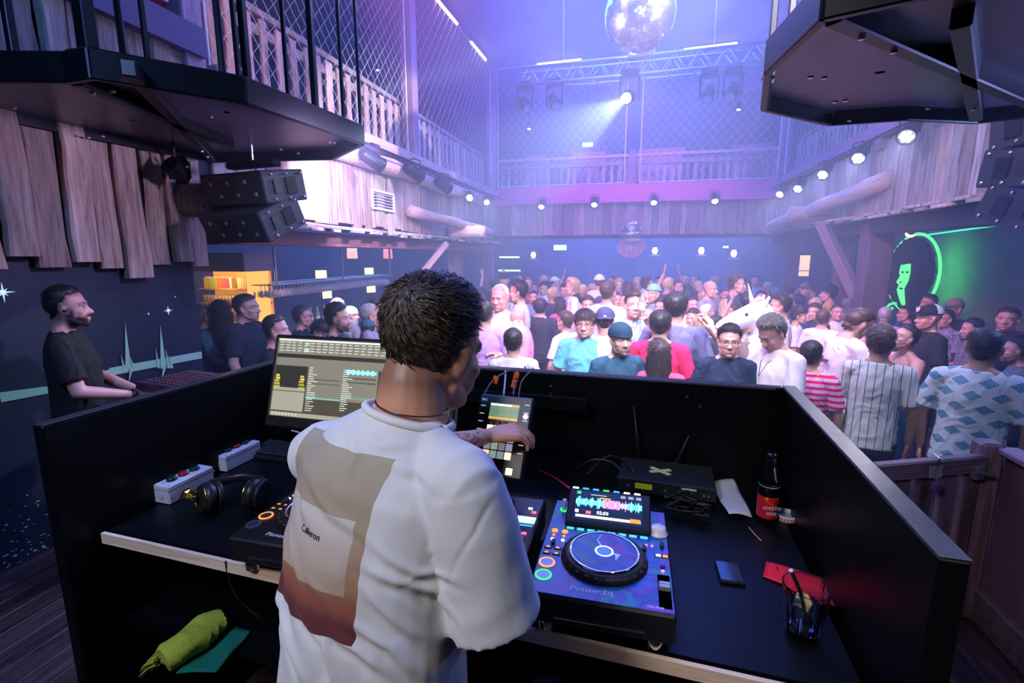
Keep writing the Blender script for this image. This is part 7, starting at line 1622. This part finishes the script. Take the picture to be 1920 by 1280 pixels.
r_ = random.Random(3); cols = [(.7, .7, .1), (.5, .6, .1), (.3, .6, .1), (.7, .2, .05), (.6, .1, .1), (.3, .05, .2), (.8, .7, .5)]
for i in range(13):
    c = cols[i*7//13]; e = empty('carton', (bc_.x-.42+i*.036, bc_.y+.05, bc_.z+.0325), 0, 'drinks carton in the row on the upper back bar shelf', 'carton', 'cartons on the upper back bar shelf'); MB().bbox((0, 0, .07), (.032, .06, .14), .002).build('box', M('carton%d' % (i*7//13), c, .5), e); MB().cyl((0, 0, .14), (0, 0, .155), .009, n=8).build('cap', M('cap_w', (.8, .8, .8), .4), e)
for i in range(7): e = empty('carton', (bc_.x+.14+i*.036, bc_.y+.05, bc_.z+.0325), 0, 'pale carton in the stack at the right of the upper back bar shelf', 'carton', 'pale cartons on the upper back bar shelf'); MB().bbox((0, 0, .075), (.032, .06, .15), .002).build('box', M('carton6', (.8, .75, .6)), e)
gl_me = MB().lathe([(.02, 0), (.024, .002), (.03, .1), (.028, .1), (.019, .006)], 12).mesh('glass', M('bar_glass', (1, .85, .6), .1, trans=.5), True)
for j, z in enumerate((-.165, -.385)):
    for i in range(15): e = link('bar_glass', gl_me); e.location = (bc_.x-.43+i*.06, bc_.y+.02, bc_.z+z); tag(e, 'upturned tumbler on the amber back bar, %s row' % ('upper' if j == 0 else 'lower'), 'glass', 'tumblers on the amber back bar')
# hanging stemware rack over the bar
ra, rb = at(505, 533, x=-4.6), at(735, 517, x=-4.6); ra.z = rb.z = (ra.z+rb.z)/2
e = empty('glass_rack', ra, math.atan2((rb-ra).y, (rb-ra).x), 'hanging steel glass rack over the left bar', 'rack'); RL = (rb-ra).length
MB().bbox((RL/2, 0, 0), (RL, .03, .03), .004).build('rail', steel, e); MB().bbox((RL/2, .35, 0), (RL, .03, .03), .004).build('rail', steel, e)
for i in range(9): MB().cyl((i*RL/8, 0, 0), (i*RL/8, .35, 0), .008, n=6).build('cross_bar', steel, e)
for j in range(3):
    for dy in (-.014, .014): MB().box((RL/2, .06+j*.12+dy, -.004), (RL, .006, .004)).build('slide_rail', steel, e)
for f in (.04, .5, .98): MB().cyl((f*RL, 0, 0), (f*RL, 0, 3.42-ra.z), .018, n=8).build('hanger', steel, e)
wg = MB().lathe([(.03, 0), (.03, -.003), (.004, -.006), (.004, -.07), (.022, -.09), (.032, -.13), (.027, -.165), (.0255, -.165), (.03, -.13), (.02, -.093), (.0, -.085)], 14, cap=False).mesh('wine_glass', M('stem_glass', (.9, .9, 1), .06, trans=.35), True)
dr = (rb-ra).normalized(); nr = Vector((-dr.y, dr.x, 0))
for i in range(44):
    for j in range(3): o = link('wine_glass', wg); o.location = ra+dr*(.05+i*(RL-.1)/43)+nr*(.06+j*.12)+Vector((0, 0, -.0035)); tag(o, 'stemmed glass hanging upside down from the rack over the left bar', 'glass', 'stemmed glasses on the rack')
for px, py, l in ((505+97, 514, 'small yellow lit screen above the rack, left'), (692, 508, 'small yellow lit screen above the rack, right'), (612, 552, 'small yellow lit screen below the rack, left'), (696, 542, 'small yellow lit screen below the rack, right')):
    p = at(px, py, x=-5.6); e = empty('till_screen', p, R(60), l, 'screen'); MB().bbox((0, 0, 0), (.2, .03, .14), .004).build('panel', EM('till_yellow', (1, .8, .4), 2.6), e); MB().bbox((0, .03, 0), (.22, .03, .16), .004).build('case', gp, e); MB().cyl((0, .03, -.08), (0, .03, -p.z), .015, n=8).build('stand', blackm, e)
for px, py, c, l in ((660, 470, (1, .55, .4), 'warm framed lamp panel on the rear wall of the bar'), (727, 472, (1, .3, .3), 'red lampshade at the back of the bar')):
    p = at(px, py, x=-5.8); e = empty('bar_lampshade', p, R(60), l, 'lamp'); MB().lathe([(.11, -.16), (.1, .16)], 18).build('shade', M('shade_%d' % px, c, .6, emit=c, es=1.2), e, True); MB().cyl((0, 0, .16), (0, 0, 3.44-p.z), .008, n=6).build('cord', rub, e)
bt_ = empty('bar_counter', (-4.75, 6.6, 0), R(0), 'dark wooden bar counter on the left side of the hall', 'bar counter'); MB().bbox((0, 0, 1.08), (.6, 4.6, .07), .01).build('worktop', M('bar_top', (.05, .04, .05), .3), bt_); MB().bbox((-.03, 0, .52), (.45, 4.5, 1.04), .01).build('front', pw, bt_)
# bottles on the counter end and green tap glow
for i in range(8): 
    p = at(520+i*13, 590-i*3, x=-5.2); o = empty('bottle', (p.x, p.y, 1.115), 0, 'bottle standing in the row at the rear of the left bar', 'bottle', 'bottles at the rear of the left bar'); o.location.x = -4.85; MB().lathe([(.035, 0), (.035, .15), (.013, .21), (.013, .27)], 12).build('glass', M('bottle_dark', (.15, .2, .2), .1), o, True); MB().lathe([(.0355, .04), (.0355, .11)], 12, cap=False).build('label', M('bottle_label', (.6, .6, .6), .5), o)
